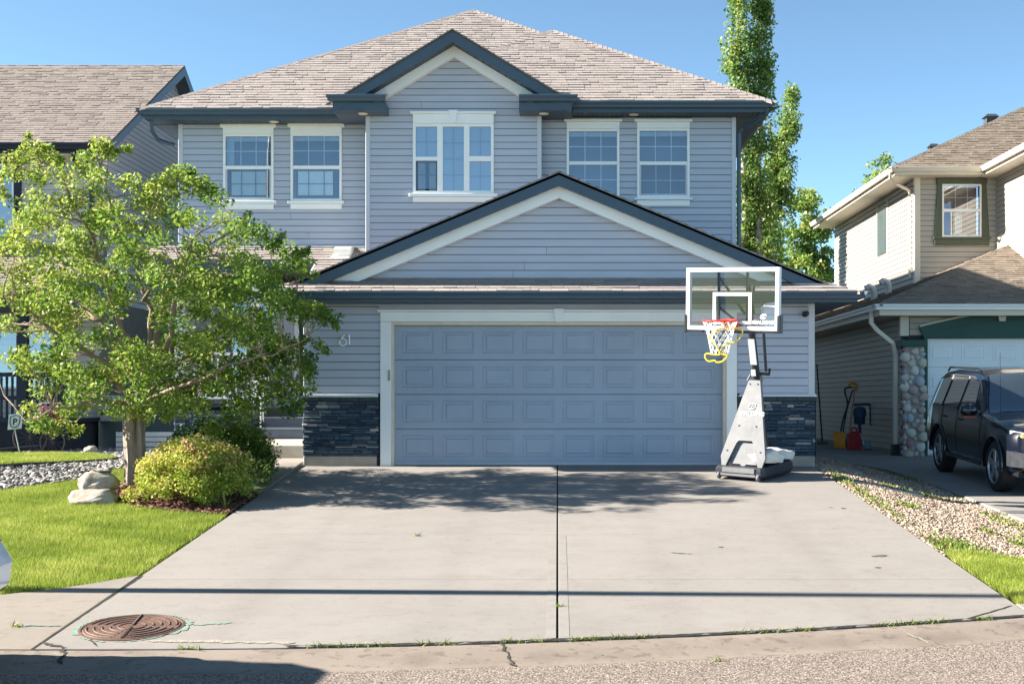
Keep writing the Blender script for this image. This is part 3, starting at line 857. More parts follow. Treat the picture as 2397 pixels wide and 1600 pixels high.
def window(parent, Yw, x0, x1, z0, z1, layout, backing, cap=None, head=None, keystone=None, sill=None, apron=None, trim=WHT, name='window', frame_w=.045, muntin=WHT, slit=None):
    """layout: list of (cx0, cx1, cz0, cz1, nx, nz, glassmat) in 0..1 of the inner frame; parts hang on the frame"""
    yf = Yw - .035
    fr = MB()
    ix0, ix1, iz0, iz1 = x0 + frame_w, x1 - frame_w, z0 + frame_w, z1 - frame_w
    fr.cbox(x0, ix0, yf, Yw + .02, z0, z1); fr.cbox(ix1, x1, yf, Yw + .02, z0, z1)
    fr.cbox(ix0, ix1, yf + .001, Yw + .02, z0, iz0); fr.cbox(ix0, ix1, yf + .001, Yw + .02, iz1, z1)
    w = fr.part(name, trim, parent)
    def at(a, b): return ix0 + (ix1 - ix0) * a, iz0 + (iz1 - iz0) * b
    for c in layout:
        (ax, az), (bx, bz) = at(c[0], c[2]), at(c[1], c[3])
        MB().add([(ax, Yw - .006, az), (bx, Yw - .006, az), (bx, Yw - .006, bz), (ax, Yw - .006, bz)], [(0, 1, 2, 3)]).part('pane', c[6], w)
        for i in range(1, c[4]):
            x = ax + (bx - ax) * i / c[4]; MB().box(x - .006, x + .006, Yw - .004, Yw + .006, az, bz).part('muntin', c[7] if len(c) > 7 else muntin, w)
        for i in range(1, c[5]):
            z = az + (bz - az) * i / c[5]; MB().box(ax, bx, Yw - .0035, Yw + .0055, z - .006, z + .006).part('muntin', c[7] if len(c) > 7 else muntin, w)
    # bars between the panes
    xsplit = sorted({round(c[0], 3) for c in layout} | {round(c[1], 3) for c in layout})
    for c in backing:
        (ax, az), (bx, bz) = at(c[0], c[2]), at(c[1], c[3])
        MB().box(ax, bx, Yw + c[5], Yw + c[5] + .012, az, bz).part(c[6] if len(c) > 6 else 'blind', c[4], w)
    MB().box(ix0 - .03, ix1 + .03, Yw + .38, Yw + .40, iz0 - .03, iz1 + .03).part('room', ROOM, w)
    if cap: MB().cbox(x0 - cap[2], x1 + cap[2], Yw - .075, Yw - .012, cap[0], cap[1]).part('drip_cap', trim, w)
    if head: MB().cbox(x0, x1, Yw - .045, Yw - .01, head[0], head[1]).part('head_trim', trim, w)
    if keystone:
        xc = (x0 + x1) / 2; a, b, zb, zt = keystone
        MB().prism([(xc - b, zb), (xc + b, zb), (xc + a, zt), (xc - a, zt)], Yw - .09, Yw - .02).part('keystone', trim, w)
    if sill: MB().cbox(x0 - sill[2], x1 + sill[2], Yw - .085, Yw - .012, sill[0], sill[1]).part('sill', trim, w)
    if apron: MB().cbox(x0, x1, Yw - .045, Yw - .01, apron[0], apron[1]).part('apron', trim, w)
    return w
def bar(w, Yw, x0, x1, z0, z1, mat=None): return MB().cbox(x0, x1, Yw - .030, Yw + .018, z0, z1, .004).part('frame_bar', mat or WHT, w)

def ledge_stones(x0, x1, z0, z1, Yw, seed):
    r = random.Random(seed); out = []; z = z0
    while z < z1 - .012:
        h = r.choice((.024, .030, .036, .042, .05, .062)); h = min(h, z1 - z)
        if z1 - z - h < .018: h = z1 - z
        x = x0 - r.uniform(0, .1)
        while x < x1:
            l = r.uniform(.09, .34) * (1 if h < .05 else .75); a, b = max(x, x0 - r.uniform(0, .02)), min(x + l, x1); x += l
            if b - a < .02: continue
            subs = [(z, z + h)]
            if h > .045 and r.random() < .35: subs = [(z, z + h * .48), (z + h * .48, z + h)]
            for s0, s1 in subs:
                d = r.uniform(.012, .042); j = lambda m=.003: r.uniform(-m, m)
                g = .003; ya = Yw - d
                vs = [(a + g, Yw + .02, s0 + g), (b - g, Yw + .02, s0 + g), (b - g, Yw + .02, s1 - g), (a + g, Yw + .02, s1 - g)]
                c = min(.007, (s1 - s0) * .25)
                vs += [(a + g, ya + .008, s0 + g + j(.002)), (b - g, ya + .008, s0 + g + j(.002)), (b - g, ya + .008, s1 - g + j(.002)), (a + g, ya + .008, s1 - g + j(.002))]
                vs += [(a + g + c, ya + j(.004), s0 + g + c), (b - g - c, ya + j(.004), s0 + g + c), (b - g - c, ya + j(.004), s1 - g - c), (a + g + c, ya + j(.004), s1 - g - c)]
                fs = [(8, 9, 10, 11)]
                for i in range(4):
                    k = (i + 1) % 4; fs += [(i, k, k + 4, i + 4), (i + 4, k + 4, k + 8, i + 8)]
                t = r.random(); t = .88 + .12 * r.random() if t > .955 else (.68 if t > .85 else t * .6)
                out.append((vs, fs, t))
        z += h
    return out

def downspout(parent, pts, mat, w=.062, d=.045, name='downspout'):
    return MB().tube(pts, w * .66, 4, squash=.8).part(name, mat, parent)

# ================================================================== the grey-blue house
H = thing('blue_grey_house', 'two-storey grey-blue house with wide garage and taupe hip roof', 'house', (0, 23, 0))
GX = .02
# --- walls behind the boards
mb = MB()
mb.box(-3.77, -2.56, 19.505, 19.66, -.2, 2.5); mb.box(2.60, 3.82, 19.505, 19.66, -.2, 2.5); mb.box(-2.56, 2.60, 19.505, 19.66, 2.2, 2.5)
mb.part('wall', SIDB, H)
MB().box(-3.765, -3.62, 19.67, 23.8, -.2, 2.5).part('wall', SID, H)
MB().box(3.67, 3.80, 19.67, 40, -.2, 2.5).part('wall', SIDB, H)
ZPG, SG = 4.36, .4167      # garage gable peak (roof line) and pitch
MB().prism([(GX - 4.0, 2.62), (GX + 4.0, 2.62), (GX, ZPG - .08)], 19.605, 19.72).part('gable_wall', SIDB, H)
HL = [hole(23.825, 522.8, 641, 314, 471), hole(23.825, 680.6, 800.7, 313, 471)]
HB = [hole(22.925, 966.8, 1156, 290.5, 453.5, .05)]
HR = [hole(23.225, 1326, 1450, 302.5, 462), hole(23.225, 1491, 1614, 301.5, 463.9)]
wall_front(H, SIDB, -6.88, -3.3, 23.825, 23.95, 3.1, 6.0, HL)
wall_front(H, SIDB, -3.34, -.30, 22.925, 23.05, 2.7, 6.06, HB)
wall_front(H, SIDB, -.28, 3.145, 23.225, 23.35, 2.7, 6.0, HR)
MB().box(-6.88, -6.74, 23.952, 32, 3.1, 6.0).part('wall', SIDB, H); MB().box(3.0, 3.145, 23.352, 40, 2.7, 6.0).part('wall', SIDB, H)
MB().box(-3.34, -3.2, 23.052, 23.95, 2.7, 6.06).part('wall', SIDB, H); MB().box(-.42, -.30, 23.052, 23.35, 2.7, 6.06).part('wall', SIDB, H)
ZPB, SB, XB = 7.347, .6, -1.805     # bay gable
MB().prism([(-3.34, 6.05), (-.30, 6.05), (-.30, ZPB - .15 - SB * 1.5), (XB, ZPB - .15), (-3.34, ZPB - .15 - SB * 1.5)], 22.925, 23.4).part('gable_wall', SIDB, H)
HP = [(-6.46, -5.44, 1.44, 2.86)]
wall_front(H, SID, -6.88, -3.9, 25.2, 25.35, -.1, 3.3, HP)
MB().box(-6.88, -6.76, 23.83, 25.2, -.1, 3.3).part('wall', SID, H)
# --- siding
boards_front(H, SID, 19.505, 1.075, 2.48, lambda z: (-3.70, -2.64))
boards_front(H, SID, 19.505, 1.075, 2.48, lambda z: (2.68, 3.735))
def gx(z):
    h = (ZPG - .36 - z) / SG
    return None if h <= .02 else (GX - h, GX + h)
boards_front(H, SID, 19.605, 2.80, ZPG, gx)
boards_front(H, SID, 23.825, 3.70, 5.985, lambda z: (-6.82, -3.35), phase=.03, holes=HL)
def bx(z):
    if z < 5.94: return (-3.285, -.355)
    h = (ZPB - .36 - z) / SB
    return None if h <= .02 else (max(-3.285, XB - h), min(-.355, XB + h))
boards_front(H, SID, 22.925, 2.9, ZPB, bx, holes=HB)
boards_front(H, SID, 23.225, 2.9, 5.985, lambda z: (-.285, 3.09), phase=.05, holes=HR)
boards_side(H, SID, -3.34, -1, 3.5, 5.99, lambda z: (22.93, 23.82))
boards_side(H, SID, -3.765, -1, 1.0, 2.5, lambda z: (19.6, 23.8))
boards_side(H, SID, -6.88, -1, 0, 5.99, lambda z: (23.9, 32))
boards_side(H, SID, 3.145, 1, 2.8, 5.99, lambda z: (23.3, 40))
boards_side(H, SID, 3.80, 1, 1.05, 2.42, lambda z: (19.62, 40))
MB().box(3.80, 3.83, 19.62, 40, -.2, 1.03).part('foundation', CONC, H)
# --- corner posts
for x0, x1, y, z0, z1 in ((-3.785, -3.70, 19.487, 1.06, 2.46), (3.735, 3.83, 19.487, 1.06, 2.46), (-6.90, -6.82, 23.80, 3.5, 5.99), (-3.36, -3.285, 22.90, 2.7, 5.96), (-.355, -.28, 22.90, 2.7, 5.96), (3.09, 3.165, 23.20, 2.7, 5.99)):
    MB().cbox(x0, x1, y, y + .12, z0, z1).part('corner_post', GREYT, H)
# --- stone piers, caps and foundation
sts = ledge_stones(-3.785, -2.665, .155, .962, 19.50, 21) + ledge_stones(2.695, 3.835, .155, .962, 19.50, 22)
for x0, x1 in ((-3.80, -2.662), (2.692, 3.86)):
    MB().box(x0 + .02, x1 - .01, 19.498, 19.52, .14, .97).part('mortar', M('dark_mortar', (.012, .014, .018), .95), H)
    n = 4
    for i in range(n):
        a = x0 - .01 + (x1 - x0 + .01) * i / n; b = x0 - .01 + (x1 - x0 + .01) * (i + 1) / n - .004
        MB().cbox(a, b, 19.435, 19.52, .965, 1.032, .008).part('stone_cap', M('slate_cap', (.045, .062, .072), .8, .25, 12, .4, 70), H)
    MB().box(x0, x1 - .005, 19.445, 19.52, 1.036, 1.052).part('flashing', WHT, H)
    MB().box(x0 + .02, x1 - .012, 19.475, 19.56, 1.055, 1.078).part('starter_strip', GREYT, H)
    MB().cbox(x0 + .02, x1 - .03, 19.47, 19.6, -.25, .15, .008).part('foundation', CONC, H)
# --- garage door
ZD1 = 2.10; XD0, XD1 = -2.434, 2.466; YD = 19.60
gd = MB().box(XD0 - .06, XD1 + .06, YD + .035, YD + .06, .0, ZD1 + .06).part('garage_door', DOORM, H, label='closed grey-blue sectional garage door')
sec = (ZD1 - .035) / 4
for i in range(4):
    z0 = .035 + sec * i + .004; z1 = .035 + sec * (i + 1) - .004
    vs = []; pan = MB()
    pan.cbox(XD0 - .05, XD1 + .05, YD, YD + .034, z0, z1, .006)
    pan.part('door_section', DOORM, gd)
    for k in range(8):
        pw = (XD1 - XD0 - .10) / 8; cx = XD0 + .05 + pw * (k + .5); w = .232; h = .160; cz = (z0 + z1) / 2
        o = [(-w, -h), (w, -h), (w, h), (-w, h)]
        def rect(s, y): return [(cx + a * (1 - s / w), y, cz + b * (1 - s / h)) for a, b in o]
        vs = rect(0, YD + .002) + rect(.008, YD - .009) + rect(.022, YD - .0015) + rect(.045, YD - .0015) + rect(.060, YD - .014)
        fs = [(16, 17, 18, 19)]
        for r_ in range(4):
            for a in range(4): b = (a + 1) % 4; fs.append((r_ * 4 + a, r_ * 4 + b, r_ * 4 + 4 + b, r_ * 4 + 4 + a))
        MB().add(vs, fs).part('raised_panel', DOORM, gd)
MB().box(XD0, XD1, YD - .006, YD + .03, .012, .045).part('bottom_rail', M('pale_rail', (.45, .48, .52), .5), gd)
MB().box(XD0, XD1, YD - .004, YD + .03, -.01, .012).part('rubber_seal', BLACKM, gd)
# --- trim round the door
TRD = [(-2.638, -2.478, 0, 2.28), (2.515, 2.672, 0, 2.28)]
MB().cbox(-2.638, -2.478, 19.465, 19.62, -.02, 2.145).part('door_trim', WHT, H)
MB().cbox(2.515, 2.672, 19.465, 19.62, -.02, 2.145).part('door_trim', WHT, H)
MB().cbox(-2.638, 2.672, 19.463, 19.62, 2.148, 2.288).part('door_trim', WHT, H)
MB().cbox(-2.68, 2.71, 19.425, 19.50, 2.29, 2.325).part('drip_cap', WHT, H)
CREAM = M('cream_stop', (.66, .57, .45), .6, .08, 6)
MB().box(-2.477, -2.436, 19.50, 19.63, 0, 2.145).part('door_stop', CREAM, H)
MB().box(2.468, 2.514, 19.50, 19.63, 0, 2.145).part('door_stop', CREAM, H)
MB().box(-2.435, 2.467, 19.50, 19.63, 2.098, 2.145).part('door_stop', CREAM, H)
MB().prism([(-.045 + GX, 2.14), (.045 + GX, 2.14), (.075 + GX, 2.335), (-.075 + GX, 2.335)], 19.405, 19.47).part('keystone', WHT, H)
MB().box(-2.525, -2.487, 19.452, 19.466, 1.27, 1.43).part('keypad', M('beige_plastic', (.36, .35, .31), .5), H)
MB().box(-2.655, 2.69, 19.480, 19.504, 2.327, 2.412).part('head_board', SID, H)
# --- house number 61
NUM = M('brushed_metal', (.92, .92, .93), .35, .03)
n6 = X(799, 19.47)
pts = [(n6 + .055 - .0, 19.462, Z(783, 19.47))]
c6 = (X(803, 19.47), Z(800.5, 19.47)); r6 = .052
pts = [(X(806.5, 19.47), 19.46, Z(783, 19.47))] + [(c6[0] + r6 * math.cos(a), 19.46, c6[1] + r6 * math.sin(a)) for a in np.linspace(R(150), R(150 + 360), 30)]
MB().tube(pts, .0095, 6).part('house_number', NUM, H, 40, label='digit 6 of the house number')
MB().tube([(X(818, 19.47), 19.46, Z(782.5, 19.47)), (X(818.3, 19.47), 19.46, Z(806, 19.47))], .0105, 6).part('house_number', NUM, H, label='digit 1 of the house number')
# --- garage eave: soffit, fascia, gutter, strip roof
ZE = 2.56
soffit_front(H, -4.33, 4.37, 19.12, 19.5, 2.415, SOF)
MB().box(-4.34, 4.38, 19.10, 19.125, 2.41, 2.545).part('fascia', SLATE, H)
gutter_front(H, -4.33, 4.37, 19.10, 2.458, SLATE)
MB().box(4.35, 4.38, 19.125, 40, 2.41, 2.545).part('fascia', SLATE, H)
MB().box(-4.34, -4.31, 19.125, 23.0, 2.41, 2.545).part('fascia', SLATE, H)
gutter_side(H, 4.38, 1, 19.05, 40, 2.458, SLATE)
MB().box(3.84, 4.35, 19.51, 40, 2.416, 2.43).part('soffit', SOF, H)
MB().box(-4.31, -3.79, 19.51, 23.0, 2.416, 2.43).part('soffit', SOF, H)
YE = 19.03
pent = [(GX - 4.36, YE, ZE), (GX + 4.36, YE, ZE), (GX + 3.76, YE + .60, ZE + .25), (GX - 3.76, YE + .60, ZE + .25)]
YK = 19.32
zr = lambda x: ZPG - .03 - SG * abs(x - GX)
gl = [(GX, YK, ZPG - .03), (GX, 26, ZPG - .03), (GX - 4.36, 26, zr(GX - 4.36)), (GX - 4.36, YE, zr(GX - 4.36)), (GX - 4.13, YK, zr(GX - 4.13))]
gr = [(GX, YK, ZPG - .03), (GX + 4.13, YK, zr(GX + 4.13)), (GX + 4.36, YE, zr(GX + 4.36)), (GX + 4.36, 40, zr(GX + 4.36)), (GX, 40, ZPG - .03)]
roof = roof_plane('roof', [pent, gl, gr], UNDER, H, .03)
MB().hexa([(GX + 3.85, YK - .02, 2.665), (GX + 4.13, YK - .04, 2.655), (GX + 4.13, YK + .02, 2.655), (GX + 3.85, YK + .02, 2.665), (GX + 3.45, YK - .02, 2.70), (GX + 4.10, YK - .03, 2.69), (GX + 4.10, YK + .02, 2.69), (GX + 3.45, YK + .02, 2.70)]).part('flashing', WHT, H)
TAB = []
TAB += [(w * 3, a, b, c) for w, a, b, c in shingle_tabs(pent, (1, 0, 0), 31)]
# shingles along the rake edges of the garage gable
for s in (-1, 1):
    p = [(GX, YK - .03, ZPG - .02), (GX + s * 4.1, YK - .03, zr(GX + 4.1) + .01), (GX + s * 4.1, YK + .5, zr(GX + 4.1) + .01), (GX, YK + .5, ZPG - .02)]
    TAB += [(0 * w, a, b, c) for w, a, b, c in shingle_tabs(p, (0, 1, 0), 33 + s, facing=False, t0=.016)]
# rake boards, rake soffit and white frieze
def gable_trim(xc, zp, xe, s, yk, yw, fd, fr0, fr1, xin):
    for p in rake_poly(xc, zp, xe, s, .03, fd):
        MB().prism(p, yk, yk + .03).part('rake_board', SLATE, H)
    for p in rake_poly(xc, zp, xe, s, .0, .028):
        MB().prism(p, yk - .012, yk + .05).part('drip_edge', EDGE, H)
    for sg in (-1, 1):      # ribbed soffit under the rake
        d = .155; k = 0; vs = []; n = int(xe / math.cos(math.atan(s)) / d); rows = []
        for i in range(n):
            for q, dz in ((0, 0), (.80, 0), (.82, .012), (.98, .012)):
                t = (i + q) * d * math.cos(math.atan(s)); rows.append((xc + sg * t, zp - fd + .012 - s * t + dz))
        for x, z in rows: vs += [(x, yk + .03, z), (x, yw, z)]
        MB().add(vs, [(2 * i, 2 * i + 1, 2 * i + 3, 2 * i + 2) for i in range(len(rows) - 1)]).part('soffit', SOF, H)
    for p in rake_poly(xc, zp, xin, s, fr0, fr1):
        MB().prism(p, yw - .16, yw - .014).part('frieze_board', WHT, H)
gable_trim(GX, ZPG, 4.13, SG, YK, 19.605, .215, .20, .375, 3.42)
# --- bay gable
gable_trim(XB, ZPB, 2.03, SB, 22.45, 22.925, .225, .21, .395, 1.38)
bl = [(XB, 22.44, ZPB - .03), (XB, 25.2, ZPB - .03), (XB - 2.06, 25.2, ZPB - .03 - SB * 2.06), (XB - 2.06, 22.44, ZPB - .03 - SB * 2.06)]
br = [(XB, 22.44, ZPB - .03), (XB + 2.06, 22.44, ZPB - .03 - SB * 2.06), (XB + 2.06, 25.2, ZPB - .03 - SB * 2.06), (XB, 25.2, ZPB - .03)]
for s, p in ((-1, bl), (1, br)):
    q = [(XB, 22.42, ZPB - .02), (XB + s * 2.06, 22.42, ZPB - .02 - SB * 2.06), (XB + s * 2.06, 23.0, ZPB - .02 - SB * 2.06), (XB, 23.0, ZPB - .02)]
    TAB += [(0 * w, a, b, c) for w, a, b, c in shingle_tabs(q, (0, 1, 0), 43 + s, facing=False, t0=.016)]
for x0, x1, o in ((-3.86, -2.95, -1), (-.66, .25, 1)):     # eave returns
    MB().box(x0, x1, 22.46, 22.92, 5.945, 6.085).part('eave_return', SLATE, H)
    MB().add([(x0, 22.45, 6.20), (x1, 22.45, 6.20), (x1, 22.92, 6.34), (x0, 22.92, 6.34)], [(0, 1, 2, 3)]).part('return_flashing', SLATE, H)
    gutter_front(H, x0 + (.0 if o < 0 else 0), x1, 22.46, 6.09, SLATE, 1.05, (.1 if o < 0 else .0, .1 if o > 0 else .0))
    MB().box(x0 + (0 if o < 0 else .37), x1 - (.37 if o < 0 else 0), 22.44, 23.3, 5.94, 5.95).part('soffit', SOF, H)
    xl = X(848, 22.6) if o < 0 else X(1273, 22.6)
    MB().lathe((xl, 22.68, 5.938), (0, 0, -1), [(.085, 0), (.085, .004), (.07, .012), (.0001, .012)], 20).part('recessed_light', M('lamp_cream', (.78, .70, .55), .5), H)
# --- upper eaves
for x0, x1, ye, xg0, xg1, mi in ((-7.37, -3.87, 23.35, -7.37, -3.80, (.1, 0)), (.27, 3.67, 22.77, .20, 3.67, (0, .1))):
    MB().box(x0, x1, ye, ye + .022, 5.985, 6.145).part('fascia', SLATE, H)
    gutter_front(H, xg0, xg1, ye, 6.052, SLATE, 1.0, mi)
    soffit_front(H, x0, x1, ye + .022, ye + .47, 5.993, SOF)
MB().box(-3.9, -3.36, 22.93, 23.84, 5.985, 5.99).part('soffit', SOF, H)
MB().box(3.645, 3.67, 22.80, 32, 5.985, 6.145).part('fascia', SLATE, H); gutter_side(H, 3.67, 1, 22.70, 32, 6.052, SLATE)
MB().box(-7.37, -7.345, 23.37, 32, 5.985, 6.145).part('fascia', SLATE, H); gutter_side(H, -7.37, -1, 23.3, 32, 6.052, SLATE)
MB().box(3.17, 3.645, 23.25, 32, 5.988, 5.996).part('soffit', SOF, H); MB().box(-7.345, -6.9, 23.85, 32, 5.988, 5.996).part('soffit', SOF, H)
for px, Y_ in ((641, 23.6), (1484, 23.0)):
    MB().lathe((X(px, Y_), Y_, 5.992), (0, 0, -1), [(.085, 0), (.085, .004), (.07, .012), (.0001, .012)], 20).part('recessed_light', M('lamp_cream', (.78, .70, .55), .5), H)
# --- main hip roof
E0 = 6.15; S1 = .612
xa, xb, ya = -7.40, 3.70, 23.27; hw = (xb - xa) / 2; P1 = ((xa + xb) / 2, ya + hw, E0 + S1 * hw)
yb2 = 40; P1b = (P1[0], yb2 - hw, P1[2])
main = [(xa, ya, E0), (xb, ya, E0), P1]
left = [(xa, ya, E0), P1, P1b, (xa, yb2, E0)]
right = [(xb, ya, E0), (xb, yb2, E0), P1b, P1]
S2 = .603; xc0, yc = -3.90, 22.69; hw2 = (xb - xc0) / 2; P2 = ((xb + xc0) / 2, yc + hw2, E0 + S2 * hw2)
yk2 = yc + 3 * .143 / math.sqrt(1 + S2 * S2); zk2 = E0 + S2 * (yk2 - yc); dk2 = yk2 - yc
front2 = [(xc0 + dk2, yk2, zk2), (xb - dk2, yk2, zk2), P2]
front2b = [(.22, yc, E0), (xb, yc, E0), (xb - dk2, yk2, zk2), (.22, yk2, zk2)]
P2b = (P2[0], 27.4, P2[2])
left2 = [(xc0 + dk2, yk2, zk2), P2, P2b, (xc0 + dk2, 23.8, zk2)]
right2 = [(xb, yc, E0), (xb, 28, E0), P2b, P2]
roof_plane('roof', [main, left, right], UNDER, H, .02)
roof_plane('roof', [front2, front2b, left2, right2, bl, br], UNDER, H, .02)
TAB += shingle_tabs([(x, y, z + .012) for x, y, z in main], (1, 0, 0), 51)
TAB += shingle_tabs([(x, y, z + .012) for x, y, z in front2], (1, 0, 0), 52) + shingle_tabs([(x, y, z + .012) for x, y, z in front2b], (1, 0, 0), 53)
# --- porch roof left of the garage, with the higher eave over the entry
ZW, SP = 3.76, .4167
pz = lambda y: ZW - SP * (23.8 - y)
pa = [(-7.35, 23.02, pz(23.02)), (-4.22, 23.02, pz(23.02)), (-3.3, 23.02, pz(23.02)), (-3.3, 23.82, pz(23.82)), (-7.35, 23.82, pz(23.82))]
pb = [(-4.22, 20.4, pz(20.4)), (-2.6, 20.4, pz(20.4)), (-2.6, 23.02, pz(23.02)), (-4.22, 23.02, pz(23.02))]
roof_plane('porch_roof', [pa, pb], UNDER, H, .03)
TAB += [(w * 1.5, a, b, c) for w, a, b, c in shingle_tabs([(-7.35, 23.02, pz(23.02) + .01), (-3.3, 23.02, pz(23.02) + .01), (-3.3, 23.82, pz(23.82) + .01), (-7.35, 23.82, pz(23.82) + .01)], (1, 0, 0), 61)]
TAB += [(w * 1.5, a, b, c) for w, a, b, c in shingle_tabs([(-4.20, 20.6, pz(20.6) + .01), (-2.9, 20.6, pz(20.6) + .01), (-2.9, 23.015, pz(23.015) + .01), (-4.20, 23.015, pz(23.015) + .01)], (1, 0, 0), 62)]
MB().box(-7.35, -4.24, 23.03, 23.05, pz(23.02) - .19, pz(23.02) - .03).part('fascia', SLATE, H)
gutter_front(H, -7.35, -4.26, 23.03, pz(23.02) - .13, SLATE, 1.0, (.1, 0))
MB().prismx([(20.5, pz(20.5) - .02), (23.1, pz(23.1) - .02), (23.1, pz(23.1) - .10), (20.5, pz(20.5) - .10)], -4.25, -4.225).part('rake_trim', WHT, H)
MB().box(-7.35, -4.24, 23.05, 25.2, pz(23.02) - .20, pz(23.02) - .19).part('porch_ceiling', SOF, H)
MB().box(-6.9, -3.36, 23.73, 23.81, 3.735, 3.775).part('flashing', WHT, H)
MB().prismx([(22.0, 2.3), (23.6, 2.3), (23.6, 3.5), (22.0, 2.95)], -4.22, -4.05).part('wall', M('brown_stucco', (.22, .15, .12), .8), H)
lay_shingles(roof, TAB, SHING)
# hip caps
dl, dr, df = (-.85, 0, -.52), (.85, 0, -.52), (0, -.85, -.52)
up = lambda p: (p[0], p[1], p[2] + .014)
caps(roof, up((xa, ya, E0)), up(P1), SHING, 71, dl, df)
caps(roof, up((P1[0] + hw * .42, P1[1] - hw * .42, P1[2] - S1 * hw * .42)), up(P1), SHING, 72, df, dr)
caps(roof, up((xb, yc, E0)), up(P2), SHING, 73, df, dr)
caps(roof, up((xc0, yc, E0)), up(P2), SHING, 74, dl, df)
caps(roof, (GX + 4.36, YE, ZE + .01), (GX + 4.13, YK, zr(GX + 4.13) + .015), SHING, 75, df, dr, w=.1)
# --- roof vent (white) on porch roof
vx0, vx1 = X(786, 23.35), X(824, 23.35)
MB().prismx([(23.2, 3.50), (23.15, 3.56), (23.17, 3.66), (23.28, 3.70), (23.62, 3.74), (23.62, 3.60)], vx0, vx1).part('roof_vent', M('vent_white', (.72, .69, .62), .5), H, 40)
MB().hexa([(vx0 - .05, 23.05, pz(23.05) + .02), (vx1 - .02, 23.05, pz(23.05) + .02), (vx1, 23.5, pz(23.5) + .02), (vx0, 23.5, pz(23.5) + .02), (vx0 - .05, 23.05, pz(23.05) + .03), (vx1 - .02, 23.05, pz(23.05) + .03), (vx1, 23.5, pz(23.5) + .03), (vx0, 23.5, pz(23.5) + .03)]).part('vent_flashing', WHT, H)
# --- windows, left wing
YL = 23.825
def upper_window(Yw, l, r, t, b, cap_t, head_t, sill_b, apron_b, paper=None, curtain=False, frost=False, slider=False):
    x0, x1, z0, z1 = X(l, Yw), X(r, Yw), Z(b, Yw), Z(t, Yw)
    back = [(0, 1, .93, 1, CURT, .05, 'blind')]
    if paper: back += [(paper[0], paper[1], .06, .44, PAPER, .022, 'paper_sheet')]
    if curtain: back += [(0, .16, .5, 1, CURT, .08, 'curtain')]
    w = window(H, Yw, x0, x1, z0, z1,
               [(0, 1, .525, 1, 3, 2, GLASS), (.04 if slider else 0, .96 if slider else 1, 0, .475, 3, 2, GLASSD if slider else GLASS, SLATE if paper else WHT)], back,
               cap=(Z(head_t, Yw), Z(cap_t, Yw), .045), head=(z1 + .002, Z(head_t, Yw) - .002), sill=(Z(sill_b, Yw), z0 - .002, .05), apron=(Z(apron_b, Yw), Z(sill_b, Yw) - .002))
    zm = z0 + .045 + (z1 - z0 - .09) * .5
    bar(w, Yw, x0 + .047, x1 - .047, zm - .032, zm + .03)
    if slider:
        for a, b_ in ((x0 + .047, x0 + .075), (x1 - .075, x1 - .047)): MB().cbox(a, b_, Yw - .022, Yw + .01, z0 + .047, zm - .034, .003).part('screen_frame', GREYT, w)
        MB().cbox(x0 + .077, x1 - .077, Yw - .022, Yw + .01, z0 + .047, z0 + .072, .003).part('screen_frame', GREYT, w)
    return w
w1 = upper_window(YL, 522.8, 641, 314, 471, 291.7, 299, 477.6, 490, (.12, .88), True, slider=True)
upper_window(YL, 680.6, 800.7, 313, 471, 290.5, 298, 477.6, 490, (.10, .85))
YR_ = 23.225
upper_window(YR_, 1326, 1450, 302.5, 462, 280, 286, 469, 483)
upper_window(YR_, 1491, 1614, 301.5, 463.9, 280, 286.3, 469, 483, slider=True)
# --- bay window: three lights
YB = 22.925
x0, x1, z0, z1 = X(966.8, YB), X(1156, YB), Z(453.5, YB), Z(290.5, YB)
GLB = glass('bay_glass', (.86, .92, .96), .30)
L1, L2, L3 = (0.0, .285), (.36, .64), (.715, 1.0)
bw = window(H, YB, x0, x1, z0, z1, [(L1[0], L1[1], .53, 1, 2, 2, GLB, SLATE), (L1[0] + .02, L1[1] - .01, .03, .47, 2, 2, GLASSD, SLATE), (L2[0], L2[1], 0, 1, 2, 4, GLB, SLATE), (L3[0], L3[1], .54, 1, 2, 2, GLB, SLATE), (L3[0], L3[1], 0, .46, 2, 2, GLB, SLATE)],
            [(.3, 1, 0, 1, BLIND, .04), (0, .3, .5, 1, BLIND, .04), (.02, .12, .02, .45, CURT, .1, 'curtain'), (.17, .26, .02, .45, CURT, .1, 'curtain')],
            cap=(Z(268, YB), Z(261.8, YB), .045), head=(z1 + .002, Z(268, YB) - .002), keystone=(.078, .046, Z(288.7, YB), Z(260, YB)), sill=(Z(461.5, YB), z0 - .002, .065), apron=(Z(474, YB), Z(461.5, YB) - .002), frame_w=.05)
ix0, ix1 = x0 + .05, x1 - .05; iw = ix1 - ix0; ih0, ih1 = z0 + .05, z1 - .05
for a, b in ((L1[1], L2[0]), (L2[1], L3[0])): bar(bw, YB, ix0 + iw * a, ix0 + iw * b, ih0, ih1)
for L_, a, b in ((L1, .47, .53), (L3, .46, .54)): bar(bw, YB - .001, ix0 + iw * L_[0], ix0 + iw * L_[1], ih0 + (ih1 - ih0) * a, ih0 + (ih1 - ih0) * b)
